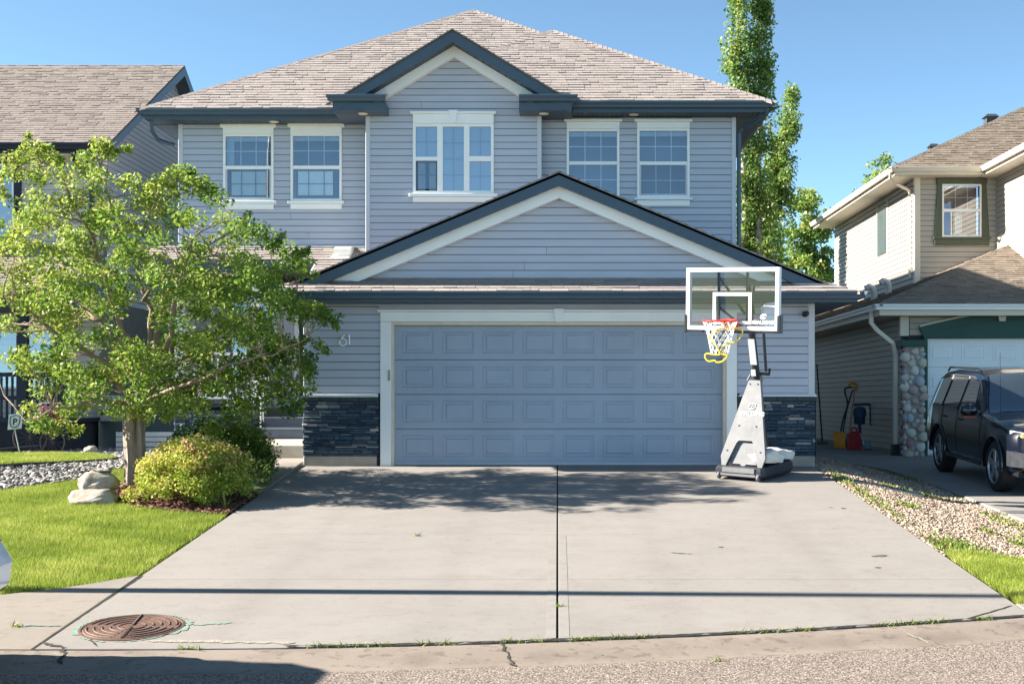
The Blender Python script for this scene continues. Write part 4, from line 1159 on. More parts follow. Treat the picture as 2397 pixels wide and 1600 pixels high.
# --- downspouts and camera
downspout(H, [(3.66, 22.75, 6.08), (3.64, 22.78, 5.98), (3.50, 22.95, 5.86), (3.28, 23.18, 5.80), (3.22, 23.22, 5.70), (3.22, 23.22, 2.9)], SLATE)
downspout(H, [(-7.28, 23.45, 6.05), (-7.28, 23.50, 5.80), (-7.2, 23.6, 5.66), (-6.96, 23.76, 5.60)], SLATE)
sc_ = thing('security_camera', 'small black security camera under the garage eave', 'security camera', (X(1884, 19.45), 19.45, Z(733, 19.4)))
cc = ORG[sc_]
MB().lathe((cc.x + .03, 19.49, cc.z), (0, -1, 0), [(.035, 0), (.035, .03), (.02, .05)], 16).part('mount', M('cam_white', (.6, .6, .6), .4), sc_, 40)
MB().lathe((cc.x + .01, 19.43, cc.z - .005), (-.5, -.8, -.2), [(.0001, -.04), (.04, -.04), (.045, 0), (.042, .05), (.0001, .052)], 18).part('body', BLACKM, sc_, 40)
# --- porch: base, deck, steps, door, railing
for (vs, fs, t) in ledge_stones(-6.85, -5.38, .12, .80, 23.42, 23): sts.append((vs, fs, t))
rest = MB()
for i, (vs, fs, t) in enumerate(sts):
    if i < 300: MB().add(vs, fs, t).part('stone', STONE, H)
    else: rest.add(vs, fs, t)
if rest.v: rest.part('stones', STONE, H, kind='stuff')
MB().box(-6.86, -5.36, 23.44, 25.2, -.1, .80).part('porch_base', M('porch_base', (.05, .06, .075), .9), H)
COMP = M('blue_grey_decking', (.085, .105, .135), .6, .1, 6)
MB().box(-6.87, -3.78, 23.38, 25.2, .86, .90).part('porch_deck', COMP, H)
MB().box(-5.36, -3.78, 23.95, 25.2, .1, .86).part('porch_base', M('porch_base', (.05, .06, .075), .9), H)
for i in range(3):
    z = .30 + .19 * i; y = 23.32 + .27 * i
    MB().box(-5.35, -3.79, y + .02, y + .04, z, z + .155).part('step_riser', COMP, H)
    MB().box(-5.37, -3.78, y - .02, y + .30, z + .157, z + .19).part('step_tread', M('step_tread', (.20, .22, .26), .6), H)
MB().cbox(-5.35, -3.79, 20.5, 23.34, -.02, .285, .02).part('concrete_step', CONC, H)
dr_ = MB().box(-4.95, -4.02, 25.14, 25.20, .90, 2.95).part('front_door', M('teal_door', (.04, .075, .09), .4), H)
MB().box(-4.85, -4.12, 25.125, 25.138, 1.7, 2.8).part('door_glass', M('door_glass', (.10, .15, .18), .05), dr_)
MB().lathe((-4.9, 25.13, 1.85), (0, -1, 0), [(.02, 0), (.035, .04), (.0001, .06)], 12).part('door_knob', NUM, dr_)
for x0, x1 in ((-5.05, -4.96), (-4.01, -3.92)): MB().box(x0, x1, 25.10, 25.19, .90, 3.03).part('door_casing', WHT, H)
window(H, 25.2, -6.5, -5.4, 1.4, 2.9, [(0, 1, 0, 1, 2, 2, GLASS)], [])
for x in (-5.42, -6.78): MB().cbox(x - .07, x + .07, 23.42, 23.56, .90, 3.24).part('porch_post', WHT, H)
MB().box(-6.70, -5.50, 23.46, 23.52, 1.78, 1.83).part('handrail', WHT, H); MB().box(-6.70, -5.50, 23.47, 23.51, 1.0, 1.04).part('bottom_rail', WHT, H)
for i in range(11):
    x = -6.63 + i * .107; MB().box(x - .014, x + .014, 23.475, 23.505, 1.042, 1.778).part('baluster', WHT, H)
for s in (-5.30, -3.86):
    MB().tube([(s, 23.3, 1.30), (s, 24.1, 1.83)], .022, 6).part('stair_rail', WHT, H)
    for i in range(4): y = 23.36 + i * .2; MB().box(s - .012, s + .012, y - .012, y + .012, .45 + i * .14, 1.31 + (y - 23.3) * .66).part('baluster', WHT, H)
# ================================================================== neighbour at the right (cream siding, green trim)
CRM = M('cream_siding', (.41, .378, .325), .55, .04, 1.2, .04, 25, rand=.02, stretch=(1, 1, 6))
CRMB = M('cream_wall_lap_shade', (.04, .036, .03), .8)  # darkened backing; shade under each cream lap is painted by its colour
CRT = M('cream_trim', (.66, .60, .50), .5, .04, 2)
GRN = M('dark_green_trim', (.022, .075, .062), .5, .08, 3)
OLIV = M('olive_trim', (.085, .10, .065), .5, .08, 3)
WDR = M('white_door', (.84, .86, .86), .4, .03, 2)
RH = thing('cream_house', 'cream-sided house with arched green garage head and cobble pillar', 'house', (8, 26, 0))
YG, XG0 = 25.4, 6.68
GT = 2.80                                   # eave height of its garage
def g_yf(z): return (25.46, 40)
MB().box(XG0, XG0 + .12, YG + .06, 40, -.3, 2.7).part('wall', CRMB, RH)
boards_side(RH, CRM, XG0, -1, -.02, 2.66, g_yf, e=.117)
MB().box(XG0 - .012, XG0 + .10, YG + .07, 40, -.3, -.022).part('foundation', CONC, RH)
gx0, gx1 = X(2170, YG), X(2170, YG) + 4.9; gtop = Z(791, YG)
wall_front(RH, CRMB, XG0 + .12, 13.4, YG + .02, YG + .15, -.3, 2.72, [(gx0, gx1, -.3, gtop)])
boards_front(RH, CRM, YG + .02, gtop + .05, 2.70, lambda z: (XG0 + .16, 13.4), e=.117)
MB().cbox(XG0 - .03, XG0 + .14, YG - .01, YG + .10, 2.22, 2.70).part('corner_post', CRT, RH)
# cobble pillar
px0, px1, pzt = X(2112, YG), gx0 - .085, Z(798, YG)
MB().box(px0 + .01, px1, YG - .10, YG + .30, -.25, pzt - .05).part('pillar_core', MORTAR, RH)
MB().cbox(px0 - .07, px1 + .01, YG - .19, YG + .34, pzt - .11, pzt + .02, .01).part('pillar_cap', GRN, RH)
def cobbles():
    r = random.Random(12); bv, bf = icos(2); meshes = []
    for k in range(7):
        g = np.random.default_rng(40 + k); d = np.array([[.9 + .22 * math.sin(3 * v[0] + k) * math.cos(2.3 * v[1] + k) + g.uniform(-.03, .03)] for v in bv])
        me = bpy.data.meshes.new('cobble'); me.from_pydata((bv * d).tolist(), [], bf.tolist()); me.polygons.foreach_set('use_smooth', [True] * len(bf))
        at = me.attributes.new('tint', 'FLOAT', 'FACE'); at.data.foreach_set('value', np.full(len(bf), r.random(), dtype=np.float32)); me.materials.append(COBBLE); meshes.append(me)
    placed = []
    for face, a0, a1 in (('f', px0 - .02, px1), ('s', YG - .12, YG + .33)):
        pts = []
        for _ in range(9000):
            u = r.uniform(a0 + .02, a1 - .02); z = r.uniform(-.08, pzt - .15); s = r.choice((.05, .06, .075, .085, .10) if _ > 300 else (.09, .10, .11)) * (1 if face == 'f' else .85)
            if all(((u - p[0]) / 1.0) ** 2 + ((z - p[1]) * 1.05) ** 2 > ((s + p[2]) * .84) ** 2 for p in pts): pts.append((u, z, s))
            if len(pts) > (75 if face == 'f' else 90): break
        for u, z, s in pts:
            o = bpy.data.objects.new('cobble', r.choice(meshes)); o.parent = RH; COL.objects.link(o); ORG[o] = ORG[RH]
            w = (u, YG - .10, z) if face == 'f' else (px0 + .01, u, z)
            o.location = Vector(w) - ORG[RH]
            q = s * r.uniform(.95, 1.15), s * .55, s * r.uniform(.8, 1.05)
            o.scale = q if face == 'f' else (q[1], q[0], q[2]); o.rotation_euler = (0, r.uniform(-.5, .5), 0) if face == 'f' else (r.uniform(-.5, .5), 0, 0)
cobbles()
# garage door and green surround
MB().box(gx0 - .075, gx0, YG - .05, YG + .12, -.12, gtop).part('door_trim', GRN, RH)
gdr = MB().box(gx0, gx1, YG + .13, YG + .15, -.1, gtop).part('garage_door', WDR, RH, label='white panelled garage door of the cream house')
sh = (gtop + .08) / 4
for i in range(4):
    z0 = -.08 + sh * i + .004; z1 = -.08 + sh * (i + 1) - .004
    MB().cbox(gx0, gx1, YG + .09, YG + .128, z0, z1, .006).part('door_section', WDR, gdr)
    for k in range(8):
        cx = gx0 + 4.9 / 8 * (k + .5); w, h, cz = .225, .15, (z0 + z1) / 2
        o = [(-w, -h), (w, -h), (w, h), (-w, h)]; rect = lambda s, y: [(cx + a * (1 - s / w), y, cz + b * (1 - s / h)) for a, b in o]
        yy = YG + .09; vs = rect(0, yy + .002) + rect(.006, yy - .007) + rect(.02, yy - .0015) + rect(.045, yy - .0015) + rect(.058, yy - .01); fs = [(16, 17, 18, 19)]
        for r_ in range(4):
            for a in range(4): b = (a + 1) % 4; fs.append((r_ * 4 + a, r_ * 4 + b, r_ * 4 + 4 + b, r_ * 4 + 4 + a))
        MB().add(vs, fs).part('raised_panel', WDR, gdr)
xm = (gx0 + gx1) / 2
arc = [(xm + (gx1 - gx0 + .32) / 2 * t, Z(775, YG) + .0 + (2.68 - Z(775, YG) + .12) * (1 - t * t)) for t in np.linspace(-1, 1, 25)]
zc = lambda z: min(z, 2.69)
arc = [(x, zc(Z(765, YG) + (2.74 - Z(765, YG)) * (1 - ((x - xm) / 2.6) ** 2) ** 1)) for x in np.linspace(gx0 - .16, gx1 + .16, 27)]
MB().prism([(gx0 - .075, gtop + .002)] + [(gx1 + .075, gtop + .002)] + [(x, z) for x, z in reversed(arc)], YG - .06, YG + .03).part('arched_head', GRN, RH)
arc2 = [(x, z - .16) for x, z in arc][2:-2]
MB().tube([(x, YG - .062, max(z, gtop + .02)) for x, z in arc2], .008, 4).part('arch_bead', M('dark_green_bead', (.012, .045, .038), .5), RH)
MB().tube([(x, YG - .055, z + .015) for x, z in arc], .022, 6).part('arch_moulding', CRT, RH)
kx = X(2342, YG)
MB().prism([(kx - .06, 2.50), (kx + .06, 2.50), (kx + .09, 2.70), (kx - .09, 2.70)], YG - .11, YG - .05).part('keystone', CRT, RH)
# eaves of the garage
ex, ey = 6.14, 24.95
gutter_front(RH, ex, 13.6, ey, GT - .105, WHT, 1.0, (.1, 0)); gutter_side(RH, ex, -1, ey, 40, GT - .105, WHT)
MB().box(ex, 13.6, ey, ey + .03, GT - .21, GT - .01).part('fascia', CRT, RH); MB().box(ex, ex + .03, ey + .031, 40, GT - .21, GT - .01).part('fascia', CRT, RH)
MB().box(ex + .03, 13.6, ey + .03, YG + .02, GT - .20, GT - .19).part('soffit', SOFW, RH); MB().box(ex + .031, XG0 + .1, YG + .021, 40, GT - .20, GT - .19).part('soffit', SOFW, RH)
sg = .41; d_ = 5.6
gf = [(ex - .02, ey - .04, GT), (14.0, ey - .04, GT), (14.0, ey - .04 + d_, GT + sg * d_), (ex - .02 + d_, ey - .04 + d_, GT + sg * d_)]
gs = [(ex - .02, ey - .04, GT), (ex - .02 + d_, ey - .04 + d_, GT + sg * d_), (ex - .02 + d_, 40, GT + sg * d_), (ex - .02, 40, GT)]
rr_ = roof_plane('roof', [gf, gs], UNDER, RH, .03)
TR = shingle_tabs([(x, y, z + .01) for x, y, z in gf], (1, 0, 0), 81)
TR += shingle_tabs([(x, y, z + .01) for x, y, z in gs], (0, 1, 0), 82)
# upper storey
YU, XU = 29.5, 8.07
ZU = 6.06
boards_side(RH, CRM, XU, -1, 2.9, ZU, lambda z: (YU + .06, 38.1), e=.117, gap=.017)
HW = hole(YU, 2204, 2297, 431, 555)
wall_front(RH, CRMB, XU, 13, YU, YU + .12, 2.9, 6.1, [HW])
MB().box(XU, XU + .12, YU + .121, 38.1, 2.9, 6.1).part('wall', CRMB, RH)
boards_front(RH, CRM, YU, 2.9, ZU, lambda z: (XU + .09, 13), e=.117, holes=[HW])
MB().cbox(XU - .03, XU + .10, YU - .03, YU + .10, 2.9, ZU).part('corner_post', CRT, RH)
XF = X(2332, YU)                              # the projecting right part
boards_side(RH, CRM, XF, -1, 3.3, ZU, lambda z: (26.2, YU - .02), e=.117)
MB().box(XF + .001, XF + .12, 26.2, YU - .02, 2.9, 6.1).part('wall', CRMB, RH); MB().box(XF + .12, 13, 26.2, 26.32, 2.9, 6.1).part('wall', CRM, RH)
boards_front(RH, CRM, 26.198, 3.3, ZU, lambda z: (XF + .09, 13), e=.117)
MB().cbox(XF - .03, XF + .09, 26.17, 26.28, 3.3, ZU).part('corner_post', CRT, RH)
yu, xu = 29.05, 7.49; ZE2 = 6.14
gutter_front(RH, xu, XF - .42, yu, ZE2 - .105, CRT, 1.0, (.1, 0)); gutter_side(RH, xu, -1, yu, 38.3, ZE2 - .105, CRT)
MB().box(xu, XF - .42, yu, yu + .03, ZE2 - .17, ZE2 - .01).part('fascia', CRT, RH); MB().box(xu, xu + .03, yu + .031, 38.3, ZE2 - .17, ZE2 - .01).part('fascia', CRT, RH)
gutter_side(RH, XF - .42, -1, 25.6, yu + .1, ZE2 - .105, CRT); MB().box(XF - .42, XF - .39, 25.6, yu + .1, ZE2 - .17, ZE2 - .01).part('fascia', CRT, RH)
soffit_front(RH, xu + .03, XF - .42, yu + .03, YU + .05, ZE2 - .165, SOFW); MB().box(xu + .031, XU + .02, YU + .06, 38.3, ZE2 - .16, ZE2 - .155).part('soffit', SOFW, RH)
MB().box(XF - .39, XF + .02, 25.6, YU, ZE2 - .16, ZE2 - .155).part('soffit', SOFW, RH)
su = .516; du = 5.2
uf = [(xu - .03, yu - .05, ZE2), (XF - .4, yu - .05, ZE2), (XF + 5, yu - .05 + du, ZE2 + su * du), (xu - .03 + du, yu - .05 + du, ZE2 + su * du)]
us = [(xu - .03, yu - .05, ZE2), (xu - .03 + du, yu - .05 + du, ZE2 + su * du), (xu - .03 + du, 38.3, ZE2 + su * du), (xu - .03, 38.3, ZE2)]
u2 = [(XF - .45, 25.6, ZE2), (XF - .45, yu, ZE2), (XF + 3, yu + 3.4, ZE2 + su * 3.45), (XF + 3, 25.6, ZE2 + su * 3.45)]
roof_plane('roof', [uf, us, u2], UNDER, RH, .03)
TR += shingle_tabs([(x, y, z + .01) for x, y, z in uf], (1, 0, 0), 83)
TR += shingle_tabs([(x, y, z + .01) for x, y, z in us], (0, 1, 0), 84)
lay_shingles(rr_, TR, SHINGR)
caps(rr_, (ex - .02, ey - .04, GT + .01), (ex - .02 + 5, ey - .04 + 5, GT + sg * 5 + .01), SHINGR, 85, (-.9, 0, -.38), (0, -.9, -.38))
caps(rr_, (xu - .03, yu - .05, ZE2 + .01), (xu - .03 + 5, yu - .05 + 5, ZE2 + su * 5 + .01), SHINGR, 86, (-.88, 0, -.45), (0, -.88, -.45))
# upper window with flared olive surround
x0, x1, z0, z1 = X(2204, YU), X(2297, YU), Z(555, YU), Z(431, YU)
PINK = M('room_warm', (.34, .20, .15), .8, .3, 3)
uw = window(RH, YU, x0, x1, z0, z1, [(0, 1, .53, 1, 3, 2, GLASS), (0, 1, 0, .48, 2, 1, GLASS)], [(0, 1, 0, 1, PINK, .2, 'curtain'), (.35, .52, .0, .45, PAPER, .1, 'hanging_ornament')])
bar(uw, YU, x0 + .045, x1 - .045, z0 + .045 + (z1 - z0 - .09) * .475, z0 + .045 + (z1 - z0 - .09) * .535)
tp = .10; bt = .17
for sgn, xe in ((-1, x0), (1, x1)):
    MB().prism([(xe, z0), (xe, z1), (xe + sgn * tp, z1), (xe + sgn * bt, z0)][::-sgn], YU - .05, YU - .01).part('side_trim', OLIV, uw)
MB().cbox(x0 - tp - .02, x1 + tp + .02, YU - .06, YU - .01, z1 + .002, z1 + .13).part('head_trim', OLIV, uw)
MB().cbox(x0 - bt - .03, x1 + bt + .03, YU - .07, YU - .01, z0 - .05, z0 - .002).part('sill', OLIV, uw)
MB().cbox(x0 - bt, x1 + bt, YU - .05, YU - .01, z0 - .19, z0 - .052).part('apron', OLIV, uw)
# slit window in the side wall
ys0, ys1 = 8.07 * F / (2078 - CX), 8.07 * F / (2056 - CX)
MB().box(XU - .035, XU - .016, ys0, ys1, Z(590, 32), Z(478, 32)).part('side_window', M('slit_glass', (.07, .09, .09), .15), RH)
MB().box(XU - .03, XU - .012, ys0 - .09, ys0 - .002, Z(592, 32) - .05, Z(476, 32) + .05).part('side_window_trim', CRT, RH); MB().box(XU - .03, XU - .012, ys1 + .002, ys1 + .09, Z(592, 32) - .05, Z(476, 32) + .05).part('side_window_trim', CRT, RH)
# downspouts, roof vents
downspout(RH, [(xu - .06, yu + .15, ZE2 - .1), (xu - .05, yu + .2, ZE2 - .22), (xu + .12, yu + .3, ZE2 - .33), (XU - .10, YU + .15, ZE2 - .42), (XU - .06, YU + .25, ZE2 - .55), (XU - .06, YU + .25, 3.75)], CRT)
downspout(RH, [(ex - .05, ey + .45, GT - .1), (ex - .05, ey + .46, GT - .33), (ex + .05, ey + .42, GT - .47), (XG0 - .18, YG - .02, GT - .72), (XG0 - .10, YG + .1, GT - .95), (XG0 - .10, YG + .1, .02)], CRT, .085)
MB().box(XG0 - .17, XG0 - .03, YG + .03, YG + .17, -.12, .12).part('drain_boot', BLACKM, RH)
for px in (2046, 2080):
    y_ = 30.0; x_ = X(px, y_); zb = GT + sg * (x_ - ex)
    MB().tube([(x_, y_, zb - .05), (x_, y_, zb + .18), (x_ - .04, y_, zb + .28), (x_ - .12, y_, zb + .31), (x_ - .19, y_, zb + .26)], [.075, .075, .08, .08, .075], 8).part('roof_vent', M('vent_grey', (.42, .44, .45), .5), RH, 40)
for px, s_ in ((2184, .20), (2318, .26)):
    yy = 33.6; xx = X(px, yy); zz = ZE2 + su * (xx - xu) + .02
    MB().box(xx - s_ / 2, xx + s_ / 2, yy - s_ / 2, yy + s_ / 2, zz - .15, zz + .18).part('roof_vent', M('vent_dark', (.05, .06, .07), .5), RH)
    MB().hexa([(xx - s_ * .7, yy - s_ * .7, zz + .18), (xx + s_ * .7, yy - s_ * .7, zz + .18), (xx + s_ * .7, yy + s_ * .7, zz + .18), (xx - s_ * .7, yy + s_ * .7, zz + .18), (xx - s_ * .4, yy - s_ * .4, zz + .26), (xx + s_ * .4, yy - s_ * .4, zz + .26), (xx + s_ * .4, yy + s_ * .4, zz + .26), (xx - s_ * .4, yy + s_ * .4, zz + .26)]).part('vent_hood', M('vent_dark', (.05, .06, .07), .5), RH)

# ================================================================== neighbour at the left
LH = thing('tan_roof_house', 'pale-sided house with tan gable roof and navy porch behind the tree', 'house', (-12, 27, 0))
PAL = M('pale_siding', (.44, .42, .38), .55, .04, 1.2, rand=.02, stretch=(1, 1, 6))
PALB = M('pale_sheathing', (.15, .15, .14), .8)
SIDEG = M('blue_grey_siding', (.37, .385, .40), .55, .04, 1.2, rand=.02, stretch=(1, 1, 6))
YW2, XW2 = 26.75, -9.32
eY, eZ, rY, rZ, xR = 26.28, 6.13, 31.6, 9.03, -9.0
HLW = (-12.35, -11.15, 4.35, 5.75)
wall_front(LH, PALB, -17, XW2, YW2, YW2 + .12, -.1, 6.0, [HLW])
boards_front(LH, PAL, YW2, .35, 5.95, lambda z: (-14, XW2 - .05), e=.117, holes=[HLW])
sl = (rZ - eZ) / (rY - eY)
def lyf(z):
    if z < 5.95: return (YW2 + .03, 2 * rY - YW2)
    h = (rZ - .12 - z) / sl
    return None if h < .05 else (max(YW2 + .03, rY - h), min(2 * rY - YW2, rY + h))
boards_side(LH, SIDEG, XW2, 1, 3.0, rZ - .1, lyf, e=.117)
MB().prismx([(YW2 + .121, -.1), (2 * rY - YW2, -.1), (2 * rY - YW2, 5.9), (rY, rZ - .25), (YW2 + .121, 5.9)], XW2 - .12, XW2 - .001).part('wall', PALB, LH)
lf = [(-20, eY, eZ), (xR, eY, eZ), (xR, rY, rZ), (-20, rY, rZ)]
lb = [(-20, rY, rZ), (xR, rY, rZ), (xR, 2 * rY - eY, eZ), (-20, 2 * rY - eY, eZ)]
lr = roof_plane('roof', [lf, lb], UNDER, LH, .03)
TL = shingle_tabs([(-14.2, eY, eZ + .01), (xR, eY, eZ + .01), (xR, rY, rZ + .01), (-14.2, rY, rZ + .01)], (1, 0, 0), 91)
MB().prismx([(eY, eZ - .02), (rY, rZ - .02), (rY, rZ - .24), (eY, eZ - .22)], xR - .03, xR + .0).part('rake_board', SLATE, LH)
MB().prismx([(2 * rY - eY, eZ - .02), (2 * rY - eY, eZ - .22), (rY, rZ - .24), (rY, rZ - .02)], xR - .03, xR + .0).part('rake_board', SLATE, LH)
MB().prismx([(eY, eZ - .20), (rY, rZ - .22), (rY, rZ - .23), (eY, eZ - .21)], XW2, xR - .031).part('soffit', SOF, LH)
MB().prismx([(2 * rY - eY, eZ - .21), (rY, rZ - .23), (rY, rZ - .22), (2 * rY - eY, eZ - .20)], XW2, xR - .031).part('soffit', SOF, LH)
gutter_front(LH, -18, xR - .01, eY, eZ - .14, NAVY, 1.2, (0, 0)); MB().box(-18, xR - .04, eY + .0, eY + .03, eZ - .2, eZ - .02).part('fascia', NAVY, LH)
MB().box(-18, xR - .04, eY + .03, YW2, eZ - .19, eZ - .18).part('soffit', SOFW, LH)
lw = window(LH, YW2, -12.40, -11.10, 4.30, 5.80, [(0, 1, 0, 1, 2, 1, GLASS)], [(0, 1, 0, 1, M('pale_blind', (.55, .57, .62), .8), .05)])
for a in ((-12.55, -12.40, 4.2, 5.9), (-11.10, -10.95, 4.2, 5.9), (-12.55, -10.95, 5.80, 5.95), (-12.62, -10.88, 4.10, 4.30)):
    MB().cbox(a[0], a[1], YW2 - .05, YW2 - .01, a[2] + .002, a[3] - .002).part('window_trim', NAVY, lw)
downspout(LH, [(-9.75, eY + .05, eZ - .12), (-9.75, eY + .1, eZ - .3), (-9.62, YW2 - .1, eZ - .52), (-9.5, YW2 - .06, eZ - .7), (-9.5, YW2 - .06, 3.6)], NAVY, .08)
# porch roof, posts, rail and skirt
yp, zp_ = 24.35, 3.04
xpr = -9.15
lp = [(-15, yp, zp_), (xpr, yp, zp_), (xpr, YW2, zp_ + .45 * (YW2 - yp)), (-15, YW2, zp_ + .45 * (YW2 - yp))]
roof_plane('porch_roof', [lp], UNDER, LH, .03)
TL += [(w * 1.3, a, b, c) for w, a, b, c in shingle_tabs([(x, y, z + .01) for x, y, z in lp], (1, 0, 0), 92)]
lay_shingles(lr, TL, SHINGL)
gutter_front(LH, -15, xpr, yp, zp_ - .12, NAVY, 1.1, (0, .1)); MB().box(-15, xpr, yp, yp + .04, zp_ - .30, zp_ - .02).part('fascia', NAVY, LH)
MB().box(-15, xpr, yp + .04, YW2, zp_ - .29, zp_ - .28).part('porch_ceiling', SOF, LH)
MB().prismx([(yp + .05, zp_ - .27), (YW2, zp_ - .27), (YW2, zp_ + .42 * (YW2 - yp)), (yp + .05, zp_)], xpr - .10, xpr - .06).part('wall', NAVY, LH)
MB().box(-15, -9.3, yp + .35, YW2, .55, .62).part('porch_deck', NAVY, LH)
MB().box(-15, -9.35, yp + .42, yp + .46, -.05, .55).part('porch_skirt', M('navy_skirt', (.012, .015, .022), .7), LH)
MB().box(-9.42, -9.36, yp + .46, YW2, -.05, .55).part('porch_skirt', M('navy_skirt', (.012, .015, .022), .7), LH)
for x in (-9.42, -10.15): MB().cbox(x - .09, x + .09, yp + .40, yp + .58, .62, zp_ - .28).part('porch_post', NAVY, LH)
for z0, z1 in ((1.42, 1.50), (.98, 1.06), (.68, .74)): MB().box(-10.06, -9.52, yp + .46, yp + .51, z0, z1).part('rail', NAVY, LH)
for i in range(5): x = -9.98 + i * .105; MB().box(x - .018, x + .018, yp + .465, yp + .505, .742, 1.418).part('baluster', NAVY, LH)
MB().box(-11.6, -10.24, yp + .46, yp + .51, 1.42, 1.50).part('rail', NAVY, LH); MB().box(-11.6, -10.24, yp + .46, yp + .51, .98, 1.06).part('rail', NAVY, LH)
for i in range(12): x = -11.5 + i * .105; MB().box(x - .018, x + .018, yp + .465, yp + .505, .62, 1.418).part('baluster', NAVY, LH)
window(LH, YW2 - .02, -11.5, -10.3, 1.2, 2.4, [(0, 1, 0, 1, 1, 2, GLASS)], [(0, 1, 0, 1, M('pale_blind', (.55, .57, .62), .8), .02)])
MB().box(XW2 - .001, XW2 + .02, YW2 - .2, 34, -.1, .85).part('foundation', M('grey_green_concrete', (.20, .23, .22), .9, .1, 5), LH)
for k, z in enumerate((.55, .75, .95)): MB().box(XW2 + .0, XW2 + .9, YW2 - .15, YW2 + .3, z, z + .12).part('cladding_band', SIDEG, LH)
downspout(LH, [(-9.33, yp + .3, zp_ - .3), (-9.33, yp + .36, .30), (-9.42, yp - .1, .12), (-10.05, yp - 1.1, .07)], NAVY, .10)

# low raised bed of grey boards beside the left house
rb = thing('raised_bed', 'low raised bed of grey boards left of the porch stones', 'planter', (-7.7, 24.4, 0))
for i in range(4): MB().box(-8.2, -7.05, 24.3, 24.34, .02 + i * .095, .10 + i * .095).part('board', SIDEG, rb)
for x in (-8.18, -7.07): MB().box(x - .03, x + .03, 24.345, 24.40, 0, .41).part('corner_post', NAVY, rb)
MB().box(-8.15, -7.1, 24.41, 25.2, .02, .34).part('soil', M('soil', (.03, .02, .015), .95), rb)
# ================================================================== trees and shrubs
def leaf_cloud(centers, size, seed, up=.35, aspect=.55, fold=.25):
    """one folded diamond of two triangles per centre"""
    g = np.random.default_rng(seed); n = len(centers)
    d = g.normal(0, 1, (n, 3)); d[:, 2] = d[:, 2] * .8 - .15; d /= np.linalg.norm(d, axis=1)[:, None]      # leaf axis
    nn = g.normal(0, 1, (n, 3)); nn[:, 2] += up * 3; nn -= d * (nn * d).sum(1)[:, None]; nn /= np.linalg.norm(nn, axis=1)[:, None] + 1e-9
    s = np.cross(d, nn); L = (size * g.uniform(.6, 1.3, n))[:, None]
    c = np.asarray(centers)
    a = c - d * L * .5; b = c + s * L * aspect * .5 + nn * L * fold * .4 - d * L * .05; t = c + d * L * .5; e = c - s * L * aspect * .5 + nn * L * fold * .4 - d * L * .05
    V = np.stack([a, b, t, e], 1).reshape(-1, 3); k = np.arange(n) * 4
    Fc = np.concatenate([np.stack([k, k + 1, k + 2], 1), np.stack([k, k + 2, k + 3], 1)])
    return V, Fc
def crown(tree, name, clumps, size, mat, seed, bias=None, up=.35, aspect=.55):
    g = np.random.default_rng(seed); P = []; T = []
    for (c, r, n) in clumps:
        r3 = np.array(r if hasattr(r, '__len__') else (r, r, r * .8))
        q = g.normal(0, 1, (n, 3)); q /= np.linalg.norm(q, axis=1)[:, None]; q *= (g.random(n) ** .45)[:, None]
        P.append(np.array(c) + q * r3); T.append(np.clip(g.normal(.5, .2, n) + g.normal(0, .14), 0, 1))
    P = np.concatenate(P); T = np.concatenate(T)
    if bias is not None: T = np.clip(T + bias(P), 0, 1)
    V, Fc = leaf_cloud(P, size, seed + 1, up, aspect)
    o = fast(name, V, Fc, mat, tree, tint=np.concatenate([T, T])); o['kind'] = 'stuff'
    return o
def limb(a, b, seed, sag=.0, n=6, wob=.05):
    r = random.Random(seed); a = Vector(a); b = Vector(b); L = (b - a).length; out = []
    for i in range(n + 1):
        t = i / n; p = a.lerp(b, t) + Vector((r.uniform(-1, 1), r.uniform(-1, 1), r.uniform(-1, 1))) * wob * L * math.sin(math.pi * t)
        p.z += sag * L * math.sin(math.pi * t); out.append(p)
    return out
def bark_mat(name, c1, c2, sc=9):
    return M(name, c1, .9, .2, sc, 1.0, 22, col2=c2, stretch=(2.2, 2.2, .35))
BARK = bark_mat('grey_bark', (.17, .125, .095), (.36, .30, .25))
BRAN = M('branch_bark', (.26, .19, .14), .8, .25, 10, .4, 40)
LEAF = M('maple_leaf', (1, 1, 1), .5, .1, 3, tint=[(.075, .155, .022), (.145, .250, .032), (.255, .340, .055), (.40, .41, .10)], trans=.5, spec=.35)
# --- the front-yard tree
TY = 17.6
tb = (X(320, TY), TY, G(-5.7, TY) - .03)
ft = thing('front_yard_tree', 'spreading green tree with ridged grey trunk beside the golden shrub', 'tree', tb)
T0 = Vector(tb)
def trunk(tree, pts, rads, mat, ridges=9, n=28):
    vs = []; 
    for i, p in enumerate(pts):
        for k in range(n):
            t = 2 * math.pi * k / n; r = rads[i] * (1 + .10 * math.sin(ridges * t + i * .5) + .05 * math.sin(3 * t + 1.3 * i))
            if rads[i] > .08: r *= 1 - .34 * math.exp(-((t - 4.95 - .05 * i) / .16) ** 2)     # the long dark split in the bark
            vs.append((p[0] + r * math.cos(t), p[1] + r * math.sin(t), p[2]))
    fs = [(i * n + k, i * n + (k + 1) % n, (i + 1) * n + (k + 1) % n, (i + 1) * n + k) for i in range(len(pts) - 1) for k in range(n)]
    return MB().add(vs, fs).part('trunk', mat, tree, 60)
fork = T0 + Vector((-.02, 0, 1.05))
trunk(ft, [T0 + Vector((.0, 0, -.05)), T0 + Vector((0.0, 0, .08)), T0 + Vector((-.01, 0, .35)), T0 + Vector((-.03, 0, .65)), T0 + Vector((-.03, 0, .92)), fork + Vector((0, 0, .12))], [.185, .155, .135, .135, .145, .11], BARK)
def pw(px, py, y): return Vector((X(px, y), y, Z(py, y)))
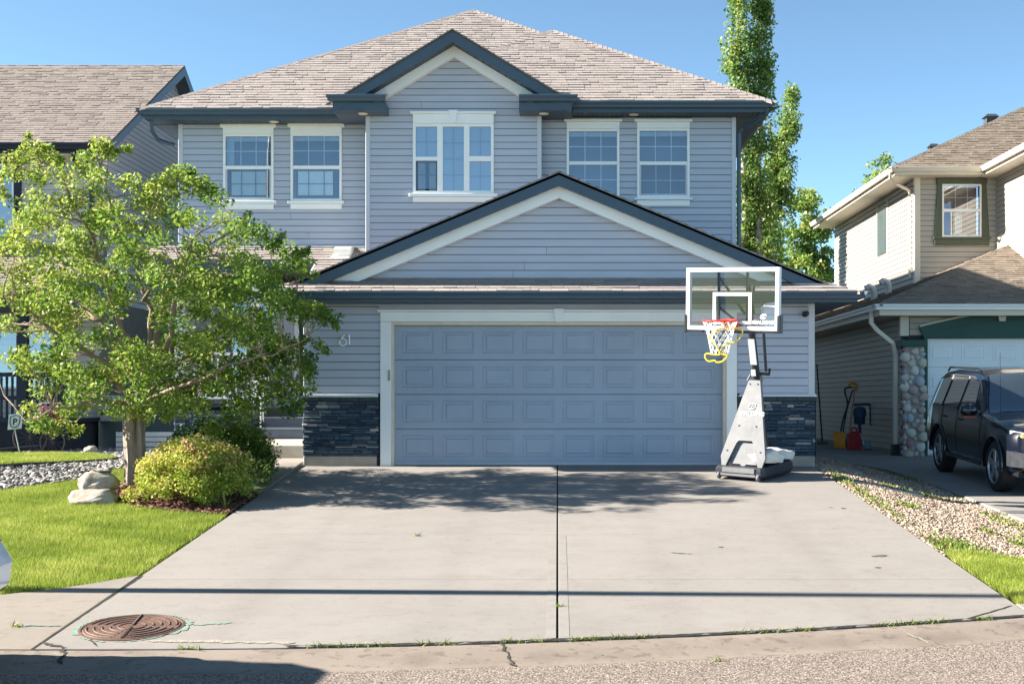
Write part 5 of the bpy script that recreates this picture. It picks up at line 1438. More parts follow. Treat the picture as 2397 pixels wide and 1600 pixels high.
limbs = [ # pixel path and depth for the main limbs
    [(330, 935, 17.6), (350, 820, 17.55), (355, 730, 17.5), (320, 620, 17.5), (335, 530, 17.5), (380, 430, 17.4)],
    [(328, 945, 17.6), (300, 830, 17.4), (255, 690, 17.3), (215, 560, 17.2), (160, 440, 17.3), (75, 350, 17.3)],
    [(340, 930, 17.65), (430, 840, 17.9), (500, 790, 18.2), (600, 730, 18.3), (690, 720, 18.2)],
    [(320, 945, 17.6), (250, 850, 17.2), (150, 790, 16.9), (60, 720, 16.8), (-30, 690, 16.8)],
    [(335, 940, 17.6), (440, 900, 17.0), (540, 850, 16.7), (640, 830, 16.6), (720, 790, 16.8)],
    [(318, 955, 17.6), (230, 930, 16.8), (130, 960, 16.4), (60, 985, 16.3)],
    [(345, 900, 17.6), (400, 780, 16.9), (420, 650, 16.5), (450, 560, 16.4), (520, 520, 16.4)],
    [(345, 890, 17.6), (380, 720, 18.2), (420, 600, 18.6), (500, 600, 18.9), (640, 640, 18.9)],
    [(335, 940, 17.6), (420, 950, 18.1), (520, 945, 18.4), (620, 930, 18.4), (690, 900, 18.4)],
    [(300, 830, 17.4), (200, 720, 17.9), (120, 640, 18.2), (30, 590, 18.3), (-20, 560, 18.3)],
    [(320, 620, 17.5), (270, 520, 17.6), (245, 440, 17.6), (250, 360, 17.5)],
    [(335, 700, 17.5), (430, 600, 17.4), (520, 560, 17.3), (570, 520, 17.2)],
]
nodes = []
for li, pth in enumerate(limbs):
    pts = [pw(*p) for p in pth]; sm = []
    for i in range(len(pts) - 1):
        for t in (0, .33, .66): 
            q = pts[i].lerp(pts[i + 1], t); q += Vector((rnd.uniform(-.03, .03), rnd.uniform(-.03, .03), rnd.uniform(-.03, .03))); sm.append(q)
    sm.append(pts[-1]); r0 = .026 if li >= 9 else (.034 if li in (4, 5, 8) else .048)
    MB().tube(sm, [max(.007, r0 * (1 - .88 * i / (len(sm) - 1))) for i in range(len(sm))], 8).part('branch', BRAN, ft, 60)
    nodes += sm[2:]
OUT = [(-60, 640), (-40, 560), (10, 440), (20, 370), (60, 322), (120, 350), (210, 352), (255, 335), (310, 352), (280, 420), (340, 430), (420, 400), (500, 430), (480, 480), (560, 505), (640, 560), (715, 590), (700, 640), (650, 670), (740, 700), (795, 760), (740, 810), (700, 850), (735, 900), (700, 960), (600, 950), (560, 990), (500, 1010), (420, 985), (350, 960), (300, 990), (230, 960), (150, 1010), (60, 1010), (40, 960), (130, 890), (60, 830), (-20, 860), (-80, 800), (-70, 700)]
gcl = np.random.default_rng(77); clumps = []; tw = MB(); tries = 0
while len(clumps) < 305 and tries < 20000:
    tries += 1
    px, py = gcl.uniform(-110, 800), gcl.uniform(320, 1015)
    if not inpoly(px, py, OUT): continue
    if math.sin(px / 31 + py / 47) * math.sin(px / 55 - py / 36 + 1) < -.33: continue
    cxp, cyp = 330, 690; rad = math.hypot((px - cxp) / 460, (py - cyp) / 360)
    dep = 1.9 * math.sqrt(max(.04, 1 - min(rad, .98) ** 2))
    y = 17.45 + gcl.uniform(-1, 1) * dep
    if px > 560 and py > 800: y = max(y, 17.0)
    c = pw(px, py, 17.45); c = Vector((c.x, y, c.z))
    if any((c - Vector(q[0])).length < .15 for q in clumps): continue
    edge = rad > .8
    clumps.append((tuple(c), (.17, .19, .13) if edge else (.23, .25, .16), 105 if edge else 135))
    nd_ = min(nodes, key=lambda q: (q - c).length + (.6 if q.z > c.z + .1 else 0))
    if (nd_ - c).length < 2.2: tw.tube(limb(nd_, c, tries, .04, 5, .07), [.010, .009, .007, .006, .005, .003], 5)
for k in range(44):       # fuller skirt towards the porch
    px, py = gcl.uniform(400, 740), gcl.uniform(640, 965)
    if not inpoly(px, py, OUT): continue
    c = pw(px, py, 17.6); c.y = 17.6 + gcl.uniform(-.9, .9); clumps.append((tuple(c), (.25, .27, .18), 130))
    nd_ = min(nodes, key=lambda q: (q - c).length); tw.tube(limb(nd_, c, k + 7000, .04, 5, .07), [.009, .008, .006, .005, .004, .003], 5)
for spx, spy, dx, dy in ((470, 880, 20, -26), (520, 860, 24, -22), (560, 845, 18, 24), (610, 835, 22, -26), (650, 828, 20, 22), (690, 810, 24, -14), (440, 900, 10, 28), (62, 345, 6, -28), (85, 352, 30, -8), (250, 360, -8, -22), (262, 358, 40, -8), (420, 420, 30, -18), (440, 430, 52, 12), (560, 525, 22, -22), (690, 600, 30, -14), (700, 640, 35, 4), (760, 745, 28, 14), (740, 800, 24, 24), (715, 880, 20, -14), (690, 940, 14, 22), (500, 985, 12, 26), (140, 985, -50, 20), (60, 820, -30, 20), (330, 470, 30, -40), (150, 400, -18, -36), (20, 470, -20, -30), (640, 580, 20, -30)):
    for k in range(4):
        t = k / 3; c = pw(spx + dx * t, spy + dy * t, 17.3 + .3 * math.sin(spx)); clumps.append((tuple(c), (.10 - .03 * t,) * 3, 26))
    tw.tube([pw(spx - dx * .6, spy - dy * .6, 17.3 + .3 * math.sin(spx)), pw(spx + dx, spy + dy, 17.3 + .3 * math.sin(spx))], [.006, .003], 5)
def sun_side_tint(P):  # painted light: leaves tinted lighter on the sunward left and top, darker right
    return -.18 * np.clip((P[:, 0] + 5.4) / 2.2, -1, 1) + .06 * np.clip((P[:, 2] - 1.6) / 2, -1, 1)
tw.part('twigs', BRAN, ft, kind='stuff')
crown(ft, 'crown', clumps, .066, LEAF, 101, sun_side_tint)
# --- golden shrub and its greener neighbours
SPIR = M('spirea_leaf', (1, 1, 1), .5, .1, 3, tint=[(.13, .22, .02), (.36, .44, .05), (.54, .52, .11), (.66, .40, .24)], trans=.3)
GREEN = M('shrub_leaf', (1, 1, 1), .5, .1, 3, tint=[(.030, .075, .012), (.08, .155, .018), (.16, .23, .03), (.26, .23, .06)], trans=.25)
JUN = M('juniper_leaf', (1, 1, 1), .6, .1, 3, tint=[(.008, .035, .018), (.02, .065, .03), (.045, .10, .05)], trans=.15)
def shrub(name, label, c, rx, ry, h, n, nl, size, mat, seed, bias=None, grp=None, r=.13):
    o = thing(name, label, 'shrub', c, grp); g = np.random.default_rng(seed); cl = []; st = MB()
    for i in range(n):
        a = g.uniform(0, 6.283); e = g.random() ** .6; ph = math.acos(1 - g.random() * .98) ; rr_ = g.uniform(.72, 1.0)
        x = c[0] + rx * rr_ * math.sin(ph) * math.cos(a); y = c[1] + ry * rr_ * math.sin(ph) * math.sin(a); z = c[2] + h * (.10 + .86 * rr_ * math.cos(ph))
        cl.append(((x, y, z), (r, r, r * .85), nl)); 
        if i % 3 == 0: st.tube(limb((c[0] + g.normal(0, .08), c[1] + g.normal(0, .08), c[2]), (x, y, z), i + seed, .05, 4), [.010, .008, .007, .005, .003], 5)
    for i in range(n // 4):
        cl.append(((c[0] + g.normal(0, rx * .4), c[1] + g.normal(0, ry * .4), c[2] + h * g.uniform(.15, .7)), (.22, .22, .18), nl))
    st.part('stems', BRAN, o, kind='stuff')
    crown(o, 'foliage', cl, size, mat, seed, bias, .5, .5)
    return o
sc0 = (-4.50, 16.25, G(-4.5, 16.25))
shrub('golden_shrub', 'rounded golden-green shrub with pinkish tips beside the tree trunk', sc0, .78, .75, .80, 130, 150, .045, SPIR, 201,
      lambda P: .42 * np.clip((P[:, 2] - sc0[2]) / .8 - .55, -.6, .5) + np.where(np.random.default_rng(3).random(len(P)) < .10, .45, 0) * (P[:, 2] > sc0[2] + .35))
sc1 = (-4.35, 17.9, G(-4.3, 17.9))
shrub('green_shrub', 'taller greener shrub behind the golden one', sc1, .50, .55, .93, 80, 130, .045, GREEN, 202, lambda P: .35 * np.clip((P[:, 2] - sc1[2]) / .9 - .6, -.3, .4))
shrub('juniper_shrub', 'dark blue-green juniper behind the golden shrub', (-5.05, 18.7, -.06), .62, .5, .78, 70, 170, .05, JUN, 203, None)
shrub('small_leafy_bush', 'thin sprig of bush over the porch walk', (-4.02, 17.5, G(-4.1, 17.5)), .16, .2, .42, 14, 40, .035, GREEN, 204, None, None, .08)
for k, (px, py) in enumerate(((488, 1190), (528, 1194))):
    p = pxg(px, py); g = np.random.default_rng(300 + k); V = []; z = G(p[0], p[1])
    mb = MB()
    for i in range(11):
        a = g.uniform(0, 6.28); l = g.uniform(.10, .26); up_ = g.uniform(.14, .30); w = .008; d = Vector((math.cos(a), math.sin(a), 0)); s = Vector((-d.y, d.x, 0)) * w
        b = Vector((p[0], p[1], z)); m_ = b + d * l * .35 + Vector((0, 0, up_ * .75)); t = b + d * l * .9 + Vector((0, 0, up_ * .95))
        mb.add([b + s, b - s, m_ - s, m_ + s, t], [(0, 1, 2, 3), (3, 2, 4)], g.random())
    mb.solo('day_lily', WEED, ['small strappy green plant in the mulch, left one', 'larger strappy green plant in the mulch near the drive'][k], 'plant', (p[0], p[1], z), group='strappy plants in the mulch')
# --- poplars and trees behind
POP = M('poplar_leaf', (1, 1, 1), .4, .1, 3, tint=[(.065, .15, .045), (.14, .24, .055), (.24, .34, .08), (.40, .42, .12)], trans=.5, spec=.4)
PBARK = M('pale_poplar_bark', (.38, .34, .28), .8, .25, 6)
def poplar(name, label, stems, Yp, seed, group=None, n=150, leaf=.105, dens=95):
    b = stems[0][0]; base = (X(b[0], Yp), Yp, -.1); o = thing(name, label, 'tree', base, group); g = np.random.default_rng(seed); cl = []
    for si, (bt, tp, w) in enumerate(stems):      # each stem: bottom px, top px, half width px
        p0, p1 = Vector((X(bt[0], Yp), Yp + g.uniform(-.4, .4), Z(bt[1], Yp))), Vector((X(tp[0], Yp), Yp + g.uniform(-.4, .4), Z(tp[1], Yp)))
        foot = Vector((base[0] + g.uniform(-.3, .3), Yp, -.1)) 
        MB().tube([foot] + limb(p0, p1, seed + si, 0, 10, .015), [.13] + [.11 * (1 - .85 * i / 10) for i in range(11)], 8).part('trunk' if si == 0 else 'stem', PBARK, o, 60)
        hw_ = w * Yp / F; L = (p1 - p0).length; k = int(L * n / 8)
        for i in range(k):
            t = g.random(); c = p0.lerp(p1, t); e = (1 - t ** 3) * .75 + .25
            a = g.uniform(0, 6.28); rr_ = hw_ * e * math.sqrt(g.random())
            cl.append(((c.x + math.cos(a) * rr_, c.y + math.sin(a) * rr_, c.z), (.26, .26, .34), dens))
    crown(o, 'crown', cl, leaf, POP, seed + 5, None, .15, .8)
    return o
poplar('columnar_poplar', 'tall columnar poplar behind the right roof corner, cut by the frame', [((1745, 640), (1722, -120), 40), ((1775, 640), (1785, -90), 34)], 37, 401, 'poplars behind the house', 126, .095, 84)
poplar('columnar_poplar', 'shorter columnar poplar right of the tall one', [((1790, 640), (1862, 205), 42), ((1770, 640), (1830, 330), 36)], 39, 402, 'poplars behind the house', 125, .095, 80)
def back_tree(name, label, clist, Yp, trunk_px, seed, leaf=.12, dens=120):
    base = (X(trunk_px, Yp), Yp, -.1); o = thing(name, label, 'tree', base, 'trees far behind the houses'); g = np.random.default_rng(seed); cl = []
    top = min(c[1] for c in clist); MB().tube(limb(base, (X(trunk_px, Yp), Yp, Z(top, Yp)), seed, 0, 8, .02), [.14 * (1 - .9 * i / 8) for i in range(9)], 8).part('trunk', PBARK, o, 60)
    for (px, py, rp, n) in clist:
        for i in range(n):
            a = g.normal(0, .5, 3); c = (X(px, Yp) + a[0] * rp * Yp / F, Yp + a[1] * rp * Yp / F, Z(py, Yp) + a[2] * rp * Yp / F * .9)
            cl.append((c, (.27, .27, .22), int(dens * .42)))
    crown(o, 'crown', cl, leaf, POP, seed + 3, lambda P: np.full(len(P), .12), .2, .8)
    return o
back_tree('aspen_tree', 'loose light-green aspen between the two houses', [(1890, 480, 40, 20), (1925, 530, 40, 20), (1880, 560, 50, 30), (1910, 620, 55, 40), (1870, 640, 50, 30), (1940, 640, 30, 16)], 48, 1905, 411, .14)
back_tree('birch_tree', 'thin treetop rising beyond the cream house eave', [(2078, 375, 24, 8), (2065, 410, 26, 10), (2040, 430, 25, 10), (2020, 460, 22, 8), (2100, 410, 25, 6), (2055, 470, 45, 20)], 55, 2062, 412, .13, 80)

# ================================================================== stones on the lawn
ROCK = M('pale_boulder', (.20, .165, .125), .9, .2, 6, .9, 18, col2=(.36, .335, .30))
def boulder(name, label, c, s, seed, npts=30, boxy=.5, rot=0, mat=ROCK, sub=2):
    """broken stone: hull of scattered points, then cut finer and roughened"""
    g = np.random.default_rng(seed); bm = bmesh.new()
    for _ in range(npts):
        d = g.normal(0, 1, 3); d /= np.linalg.norm(d); m = np.abs(d).max(); d = d * (1 - boxy) + d / m * boxy * .85; d *= g.uniform(.86, 1.08)
        bm.verts.new(Vector(d * np.array(s)))
    r = bmesh.ops.convex_hull(bm, input=bm.verts); bmesh.ops.delete(bm, geom=[v for v in bm.verts if not v.link_faces], context='VERTS')
    bmesh.ops.triangulate(bm, faces=bm.faces)
    for k in range(sub):
        bmesh.ops.subdivide_edges(bm, edges=bm.edges, cuts=1, use_grid_fill=True)
        for v in bm.verts: v.co += Vector(g.normal(0, .026 / (k + 1) * max(s), 3))
    bmesh.ops.triangulate(bm, faces=bm.faces); bm.verts.ensure_lookup_table(); bm.verts.index_update()
    n = np.array([v.co[:] for v in bm.verts]); fc = np.array([[v.index for v in f.verts] for f in bm.faces]); bm.free()
    n = np.stack([n[:, 0] * math.cos(rot) - n[:, 1] * math.sin(rot), n[:, 0] * math.sin(rot) + n[:, 1] * math.cos(rot), n[:, 2]], 1)
    o = fast(name, n + np.array(c), fc, mat, org=tuple(c)); return tag(o, label, 'boulder')
pr = pxg(212, 1180); zr_ = G(pr[0], pr[1])
boulder('boulder', 'wide low pale boulder on the lawn, under the block-shaped one', (pr[0], pr[1] + .12, zr_ + .05), (.36, .28, .15), 31, 26, .35, .1)
boulder('boulder', 'block-shaped beige boulder standing on the low one', (pr[0] + .0, pr[1] + .30, zr_ + .24), (.27, .20, .165), 32, 34, .85, -.12)
boulder('flat_stone', 'thin flat stone lying on top of the boulder', (pr[0] + .05, pr[1] + .27, zr_ + .40), (.16, .11, .030), 33, 24, .7)
boulder('boulder', 'small tan boulder among river rock by the porch', (X(217, 24), 23.9, .06), (.15, .12, .10), 34, 40, .1)

# ================================================================== basketball hoop
BG = Vector((2.48, 17.97, Zd(17.97) + .014))
fdir = Vector((-.545, -.839, 0)).normalized(); nrm = Vector((0, -SL, 1)).normalized()
rx = fdir.cross(nrm) * -1
rx = (Vector((.839, -.545, 0)) - nrm * Vector((.839, -.545, 0)).dot(nrm)).normalized(); by = nrm.cross(rx).normalized()
hp = thing('basketball_hoop', 'portable basketball hoop with clear backboard beside the garage door', 'basketball hoop', tuple(BG), local=True)
hp.matrix_world = Matrix(((rx.x, by.x, nrm.x, BG.x), (rx.y, by.y, nrm.y, BG.y), (rx.z, by.z, nrm.z, BG.z), (0, 0, 0, 1)))
HDK = M('hoop_black', (.016, .018, .022), .4, .1, 5, spec=.4)
HGR = M('faded_grey_plastic', (.14, .142, .15), .55, .22, 4, .15, 30, col2=(.21, .21, .215))
HBS = M('base_plastic', (.030, .034, .044), .5, .2, 5)
HWH = M('hoop_white', (.72, .72, .74), .4, .03)
RED = M('rim_red', (.55, .035, .022), .4, .08)
ORG_ = M('spring_orange', (.75, .32, .03), .4, .08)
# base tank with chamfered edges
def base_tank():
    P = [(-.37, .06), (-.33, 0), (.33, 0), (.37, .06), (.40, .95), (.33, 1.06), (-.33, 1.06), (-.40, .95)]
    lay = [(0.03, .94), (.07, 1.0), (.14, 1.0), (.175, .93)]; vs = []; c = Vector((0, .53))
    for z, s in lay:
        for x, y in P: q = c + (Vector((x, y)) - c) * s; vs.append((q.x, q.y, z + (.03 * (y / 1.06) if z > .1 else 0)))
    n = len(P); fs = [tuple(range(n - 1, -1, -1)), tuple(range(3 * n, 4 * n))] + [(r * n + i, r * n + (i + 1) % n, (r + 1) * n + (i + 1) % n, (r + 1) * n + i) for r in range(3) for i in range(n)]
    return MB().add(vs, fs)
base_tank().part('base', HBS, hp)
MB().box(-.24, .24, -.012, .10, .10, .165).part('base_lip', HGR, hp); MB().box(-.26, .26, -.02, .05, .055, .085).part('axle_guard', HGR, hp)
for s in (-1, 1):
    MB().lathe((s * .295 - .018, .015, .047), (1, 0, 0), [(.0001, 0), (.046, 0), (.05, .008), (.05, .028), (.046, .036), (.0001, .036)], 20).part('caster', M('wheel_grey', (.12, .12, .13), .5), hp, 40)
# front panel: trapezoid with an arch cut out below
def panel():
    zt, zb, yb, yt = 1.34, .175, .10, .50
    ln = lambda z: yb + (yt - yb) * (z - zb) / (zt - zb)
    O = [(-.335, .30), (-.30, .17), (-.245, .165), (-.13, .48), (-.10, .52), (.10, .52), (.13, .48), (.245, .165), (.30, .17), (.335, .30), (.115, 1.22), (.085, zt), (-.085, zt), (-.115, 1.22)]
    # outline as a strip of quads: outer edge vs inner edge
    th = .075; mb = MB(); 
    vs = [(x, ln(z), z) for x, z in O] + [(x * .96, ln(z) + th, z) for x, z in O]; n = len(O)
    fs = [tuple(range(n)), tuple(range(2 * n - 1, n - 1, -1))] + [(i, i + n, (i + 1) % n + n, (i + 1) % n) for i in range(n)]
    me = mb.add(vs, fs)
    return me, ln
pm, ln = panel()
pm.f = [tuple(reversed(f)) for f in pm.f] if False else pm.f
pm.part('stand_panel', HGR, hp, label='faded grey front panel of the stand')
MB().add([(x, ln(z) + .045, z) for x, z in [(-.20, .20), (-.045, .20), (-.02, .175), (.02, .175), (.045, .20), (.20, .20), (.17, .50), (-.17, .50)]], [tuple(range(8))]).part('arch_panel', HGR, hp)
for x, z in ((-.13, .72), (.13, .72), (-.25, .38), (.25, .38), (-.06, 1.29), (.06, 1.29)):
    y = ln(z); MB().lathe((x, y - .004, z), (0, -1, .3), [(.011, 0), (.011, .004), (.0001, .005)], 10).part('bolt', HDK, hp)
# sides of the stand, strut, pole
MB().tube([(.0, .95, .19), (0, .62, 1.36)], .045, 10).part('strut', HDK, hp, 40)
MB().tube([(0, .36, .19), (0, .60, 1.30), (0, .56, 1.42), (0, .33, 2.22), (0, .27, 2.42)], .05, 12).part('pole', HDK, hp, 40)
MB().hexa([(-.047, .475 - .012, 1.56), (.047, .475 - .012, 1.56), (.047, .478, 1.56), (-.047, .478, 1.56), (-.047, .373 - .012, 1.92), (.047, .373 - .012, 1.92), (.047, .376, 1.92), (-.047, .376, 1.92)]).part('sticker', M('silver_sticker', (.5, .51, .53), .4, .15, 30), hp)
MB().hexa([(-.047, .508 - .012, 1.40), (.02, .508 - .012, 1.40), (.02, .512, 1.40), (-.047, .512, 1.40), (-.047, .485 - .012, 1.49), (.02, .485 - .012, 1.49), (.02, .488, 1.49), (-.047, .488, 1.49)]).part('sticker', M('silver_sticker', (.5, .51, .53), .4, .15, 30), hp)
for s in (-1, 1):
    MB().tube([(s * .11, .50, 1.33), (s * .075, .54, 1.42)], .014, 6).part('hinge', HDK, hp)
MB().tube([(.10, .66, 1.46), (.10, .52, 2.25), (.10, .50, 2.42)], .022, 8).part('lift_rod', HDK, hp, 40)
MB().tube([(.02, .55, 1.44), (.14, .68, 1.42), (.14, .70, 1.50)], .022, 6).part('lift_handle', HDK, hp)
# backboard, local plane y=-.25
BW, BH, BC, YBp = .685, .42, 2.475, -.25
ZC = BC
bb = MB()
fw_ = .058
for a in ((-BW, -BW + fw_, ZC - BH, ZC + BH), (BW - fw_, BW, ZC - BH, ZC + BH), (-BW + fw_, BW - fw_, ZC + BH - fw_, ZC + BH), (-BW + fw_, BW - fw_, ZC - BH, ZC - BH + fw_)):
    bb.cbox(a[0], a[1], YBp - .02, YBp + .045, a[2], a[3], .006)
bo = bb.part('backboard', HWH, hp)
ACR = glass('acrylic', (.70, .74, .78), .12)
MB().add([(-BW + .05, YBp, ZC - BH + .05), (BW - .05, YBp, ZC - BH + .05), (BW - .05, YBp, ZC + BH - .05), (-BW + .05, YBp, ZC + BH - .05)], [(0, 1, 2, 3)]).part('acrylic_pane', ACR, bo)
sw, sz0, sz1 = .285, ZC - BH + .085, ZC + .09
sq = MB()
for a in ((-sw, -sw + .045, sz0, sz1), (sw - .045, sw, sz0, sz1), (-sw + .045, sw - .045, sz1 - .045, sz1), (-sw + .045, sw - .045, sz0, sz0 + .04)): sq.box(a[0], a[1], YBp - .006, YBp - .003, a[2], a[3])
sq.part('target_square', HWH, bo)
for x0, x1 in ((-.225, -.195), (.195, .225)): MB().box(x0, x1, YBp + .012, YBp + .04, ZC - BH + .06, ZC + BH - .06).part('back_rail', HDK, bo)
for s in (-1, 1):      # corner pads
    xo, xi = s * (BW + .022), s * (BW - .03)
    a, b = min(xo, xi), max(xo, xi)
    MB().cbox(a, b, YBp - .024, YBp + .07, ZC - BH - .03, ZC - BH + .21, .008).part('corner_pad', HDK, bo)
    MB().box(min(s * (BW - .25), s * (BW - .03)), max(s * (BW - .25), s * (BW - .03)), YBp - .022, YBp + .06, ZC - BH - .03, ZC - BH - .002).part('corner_pad', HDK, bo)
MB().box(-.36, .42, YBp - .015, YBp + .05, ZC - BH - .035, ZC - BH - .004).part('bottom_brace', HDK, bo)
for s in (-.2, .2):
    MB().tube([(s, YBp + .05, ZC + .28), (s * .35, .30, ZC - .20)], .02, 6).part('arm', HDK, hp); MB().tube([(s, YBp + .05, ZC - .12), (s * .35, .34, ZC - .42)], .02, 6).part('arm', HDK, hp)
MB().tube([(.0, .33, 2.22), (0, .42, ZC + .18)], .03, 8).part('arm', HDK, hp)
# lettering and ball emblem on the acrylic and on the stand
LET = M('lettering_white', (.80, .80, .80), .5); LETG = M('lettering_grey', (.50, .50, .52), .6)
def letter(body, size, bold, mat, loc, rot, parent, name='lettering'):
    me = text_mesh(body, size, .002, bold); me.materials.append(mat)
    o = bpy.data.objects.new(name, me); o.parent = parent; o.location = loc; o.rotation_euler = rot; COL.objects.link(o); ORG[o] = ORG[parent]; return o
tl = math.atan2(.40, 1.165)
letter('SPALDING', .066, .0028, LET, (.455, YBp - .005, ZC - BH + .092), (R(90), 0, 0), bo)
letter('SPALDING', .082, .0035, LETG, (.035, ln(.86) - .004, .86), (R(90) - tl, 0, 0), hp)
def emblem(c, s, mat, parent, sl=0.0):
    def q(x, z): return (c[0] + x * s, c[1] + z * s * sl, c[2] + z * s)
    MB().tube([q(.5 * math.cos(a) + .12 * math.sin(a), .36 * math.sin(a)) for a in np.linspace(0.2, 5.9, 24)], .07 * s, 5).part('emblem', mat, parent)
    MB().tube([q(-.12 + .16 * math.sin(a * 1.0), .34 * a / 1.6) for a in np.linspace(-1.6, 1.6, 10)], .06 * s, 5).part('emblem', mat, parent)
    MB().tube([q(.12 + .2 * math.cos(a), .18 * math.sin(a) - .1) for a in np.linspace(1, 5.2, 12)], .05 * s, 5).part('emblem', mat, parent)
emblem((.46, YBp - .006, ZC - BH + .19), .085, LET, bo)
emblem((.03, ln(.985) - .004, .985), .10, LETG, hp, (.40 / 1.165))
# rim, bracket, net
RC = (0, YBp - .36, ZC - BH + .135)
MB().ring(RC, (0, 0, 1), .229, .0105, 40, 8).part('rim', RED, hp, 60)
MB().cbox(-.10, .10, YBp - .10, YBp - .008, RC[2] - .13, RC[2] + .02, .01).part('rim_bracket', RED, hp)
MB().tube([(-.07, YBp - .05, RC[2] - .01), (-.09, YBp - .2, RC[2] - .005)], .01, 6).part('rim_strut', RED, hp); MB().tube([(.07, YBp - .05, RC[2] - .01), (.09, YBp - .2, RC[2] - .005)], .01, 6).part('rim_strut', RED, hp)
for k in range(3): MB().tube([(-.07 + .07 * k, YBp - .105, RC[2] - .09), (-.07 + .07 * k, YBp - .11, RC[2] + .0)], .014, 6).part('spring', ORG_, hp)
def net():
    mb = MB(); n = 12; lv = 6; top, bot, h = .225, .115, .42
    def pt(k, l):
        t = l / lv; r = top + (bot - top) * (t ** .75); a = 2 * math.pi * (k + .5 * l) / n
        return (RC[0] + r * math.cos(a), RC[1] + r * math.sin(a), RC[2] - .008 - h * t)
    for k in range(n):
        for dr_ in (1, -1):
            pts = []
            for l in range(lv + 1):
                kk = k if dr_ == 1 else k - l
                pts.append(pt(kk, l))
            mb.tube(pts, .0055, 4)
    mb.part('net', M('net_white', (.80, .80, .78), .8), hp)
net()
# yellow rope looped through the net
YEL = M('yellow_rope', (.75, .55, .04), .6, .1)
rp = [(.02, RC[1] - .12, RC[2] - .14), (.06, RC[1] - .14, RC[2] - .10), (.25, RC[1] + .08, RC[2] - .10), (.29, RC[1] + .05, RC[2] - .18), (.24, RC[1] - .02, RC[2] - .27), (.12, RC[1] - .08, RC[2] - .31), (.07, RC[1] - .1, RC[2] - .42), (.13, RC[1] - .1, RC[2] - .44), (.16, RC[1] - .1, RC[2] - .46), (.08, RC[1] - .1, RC[2] - .53), (.0, RC[1] - .1, RC[2] - .54), (-.02, RC[1] - .1, RC[2] - .52), (-.12, RC[1] - .1, RC[2] - .53), (-.17, RC[1] - .1, RC[2] - .47), (-.14, RC[1] - .1, RC[2] - .43), (-.05, RC[1] - .1, RC[2] - .44), (.05, RC[1] - .1, RC[2] - .43), (.02, RC[1] - .13, RC[2] - .33), (-.06, RC[1] - .14, RC[2] - .25), (-.07, RC[1] - .14, RC[2] - .18), (.02, RC[1] - .12, RC[2] - .14)]
def smooth(pts, m=4):
    P = [Vector(p) for p in pts]; out = []
    for i in range(len(P) - 1):
        p0, p1, p2, p3 = P[max(i - 1, 0)], P[i], P[i + 1], P[min(i + 2, len(P) - 1)]
        for k in range(m):
            t = k / m; out.append(.5 * ((2 * p1) + (p2 - p0) * t + (2 * p0 - 5 * p1 + 4 * p2 - p3) * t * t + (3 * p1 - p0 - 3 * p2 + p3) * t ** 3))
    out.append(P[-1]); return out
mw = hp.matrix_world.copy()
wp = [mw @ v for v in smooth(rp)]
MB().tube(wp, .011, 6).solo('yellow_rope', YEL, 'yellow rope tangled in the basketball net', 'rope', tuple(wp[0]), 60)
# sandbags on the base
BAG = M('sandbag_cloth', (.62, .59, .54), .85, .1, 6, .35, 14)
def bag(label, c, s, rot, seed):
    bv, bf = icos(4); g = np.random.default_rng(seed); n = np.sign(bv) * np.abs(bv) ** .8
    n = n * (1 + .05 * np.sin(9 * n[:, [0]] + 3 * n[:, [1]] + seed) + .04 * np.sin(14 * n[:, [1]] - 5 * n[:, [0]]) + .05 * np.sin(6 * n[:, [2]] + 7 * n[:, [0]]))
    n[:, 2] = np.where(n[:, 2] < -.35, -.35 + (n[:, 2] + .35) * .2, n[:, 2]); n[:, 2] += .10 * np.sin(5 * n[:, 0] + seed) * (n[:, 2] > 0)
    n = n * np.array(s); a = rot; n = np.stack([n[:, 0] * math.cos(a) - n[:, 1] * math.sin(a), n[:, 0] * math.sin(a) + n[:, 1] * math.cos(a), n[:, 2]], 1)
    w = mw @ Vector(c); o = fast('sandbag', n + np.array(w), bf, BAG, org=tuple(w), smooth=True); return tag(o, label, 'sandbag', 'sandbags on the hoop base')
bag('white sandbag on the hoop base, right beside the stand panel', (.22, .40, .265), (.26, .17, .13), .5, 1)
bag('flatter white sandbag at the rear end of the hoop base', (.16, .78, .26), (.30, .20, .11), .35, 2)
bag('white sandbag half hidden behind the stand legs', (-.15, .50, .235), (.24, .16, .08), .9, 3)
# ================================================================== dark SUV on the neighbour's drive
SUV_BLK = M('black_paint', (.0035, .006, .014), .25, .05, 2, spec=.45, coat=.55)
CHR = M('chrome_grey', (.42, .43, .45), .2, .1, 4, metal=.8)
TYRE = M('tyre_rubber', (.020, .020, .021), .75, .2, 20)
RIM = M('alloy_rim', (.30, .31, .33), .3, .08, 4, metal=.6)
CARG = glass('car_glass', (.16, .20, .22), .22)
LAMP = M('lamp_clear', (.55, .55, .55), .12, .05, spec=.8)
AMB = M('lamp_amber', (.80, .28, .03), .2, .1, spec=.6)
SY, SX0 = 19.44, 7.40
sv = thing('parked_suv', 'dark blue-black SUV parked on the drive before the white garage door', 'suv', (SX0, SY, Zn(SY) + .02), local=True)
sv.rotation_euler = (math.atan(.05), 0, 0)
WB, AR, WR = 2.80, .435, .378
def itp(P, y):
    for (a, va), (b, vb) in zip(P, P[1:]):
        if a <= y <= b: t = (y - a) / (b - a); t = t * t * (3 - 2 * t); return va + (vb - va) * t
    return P[0][1] if y < P[0][0] else P[-1][1]
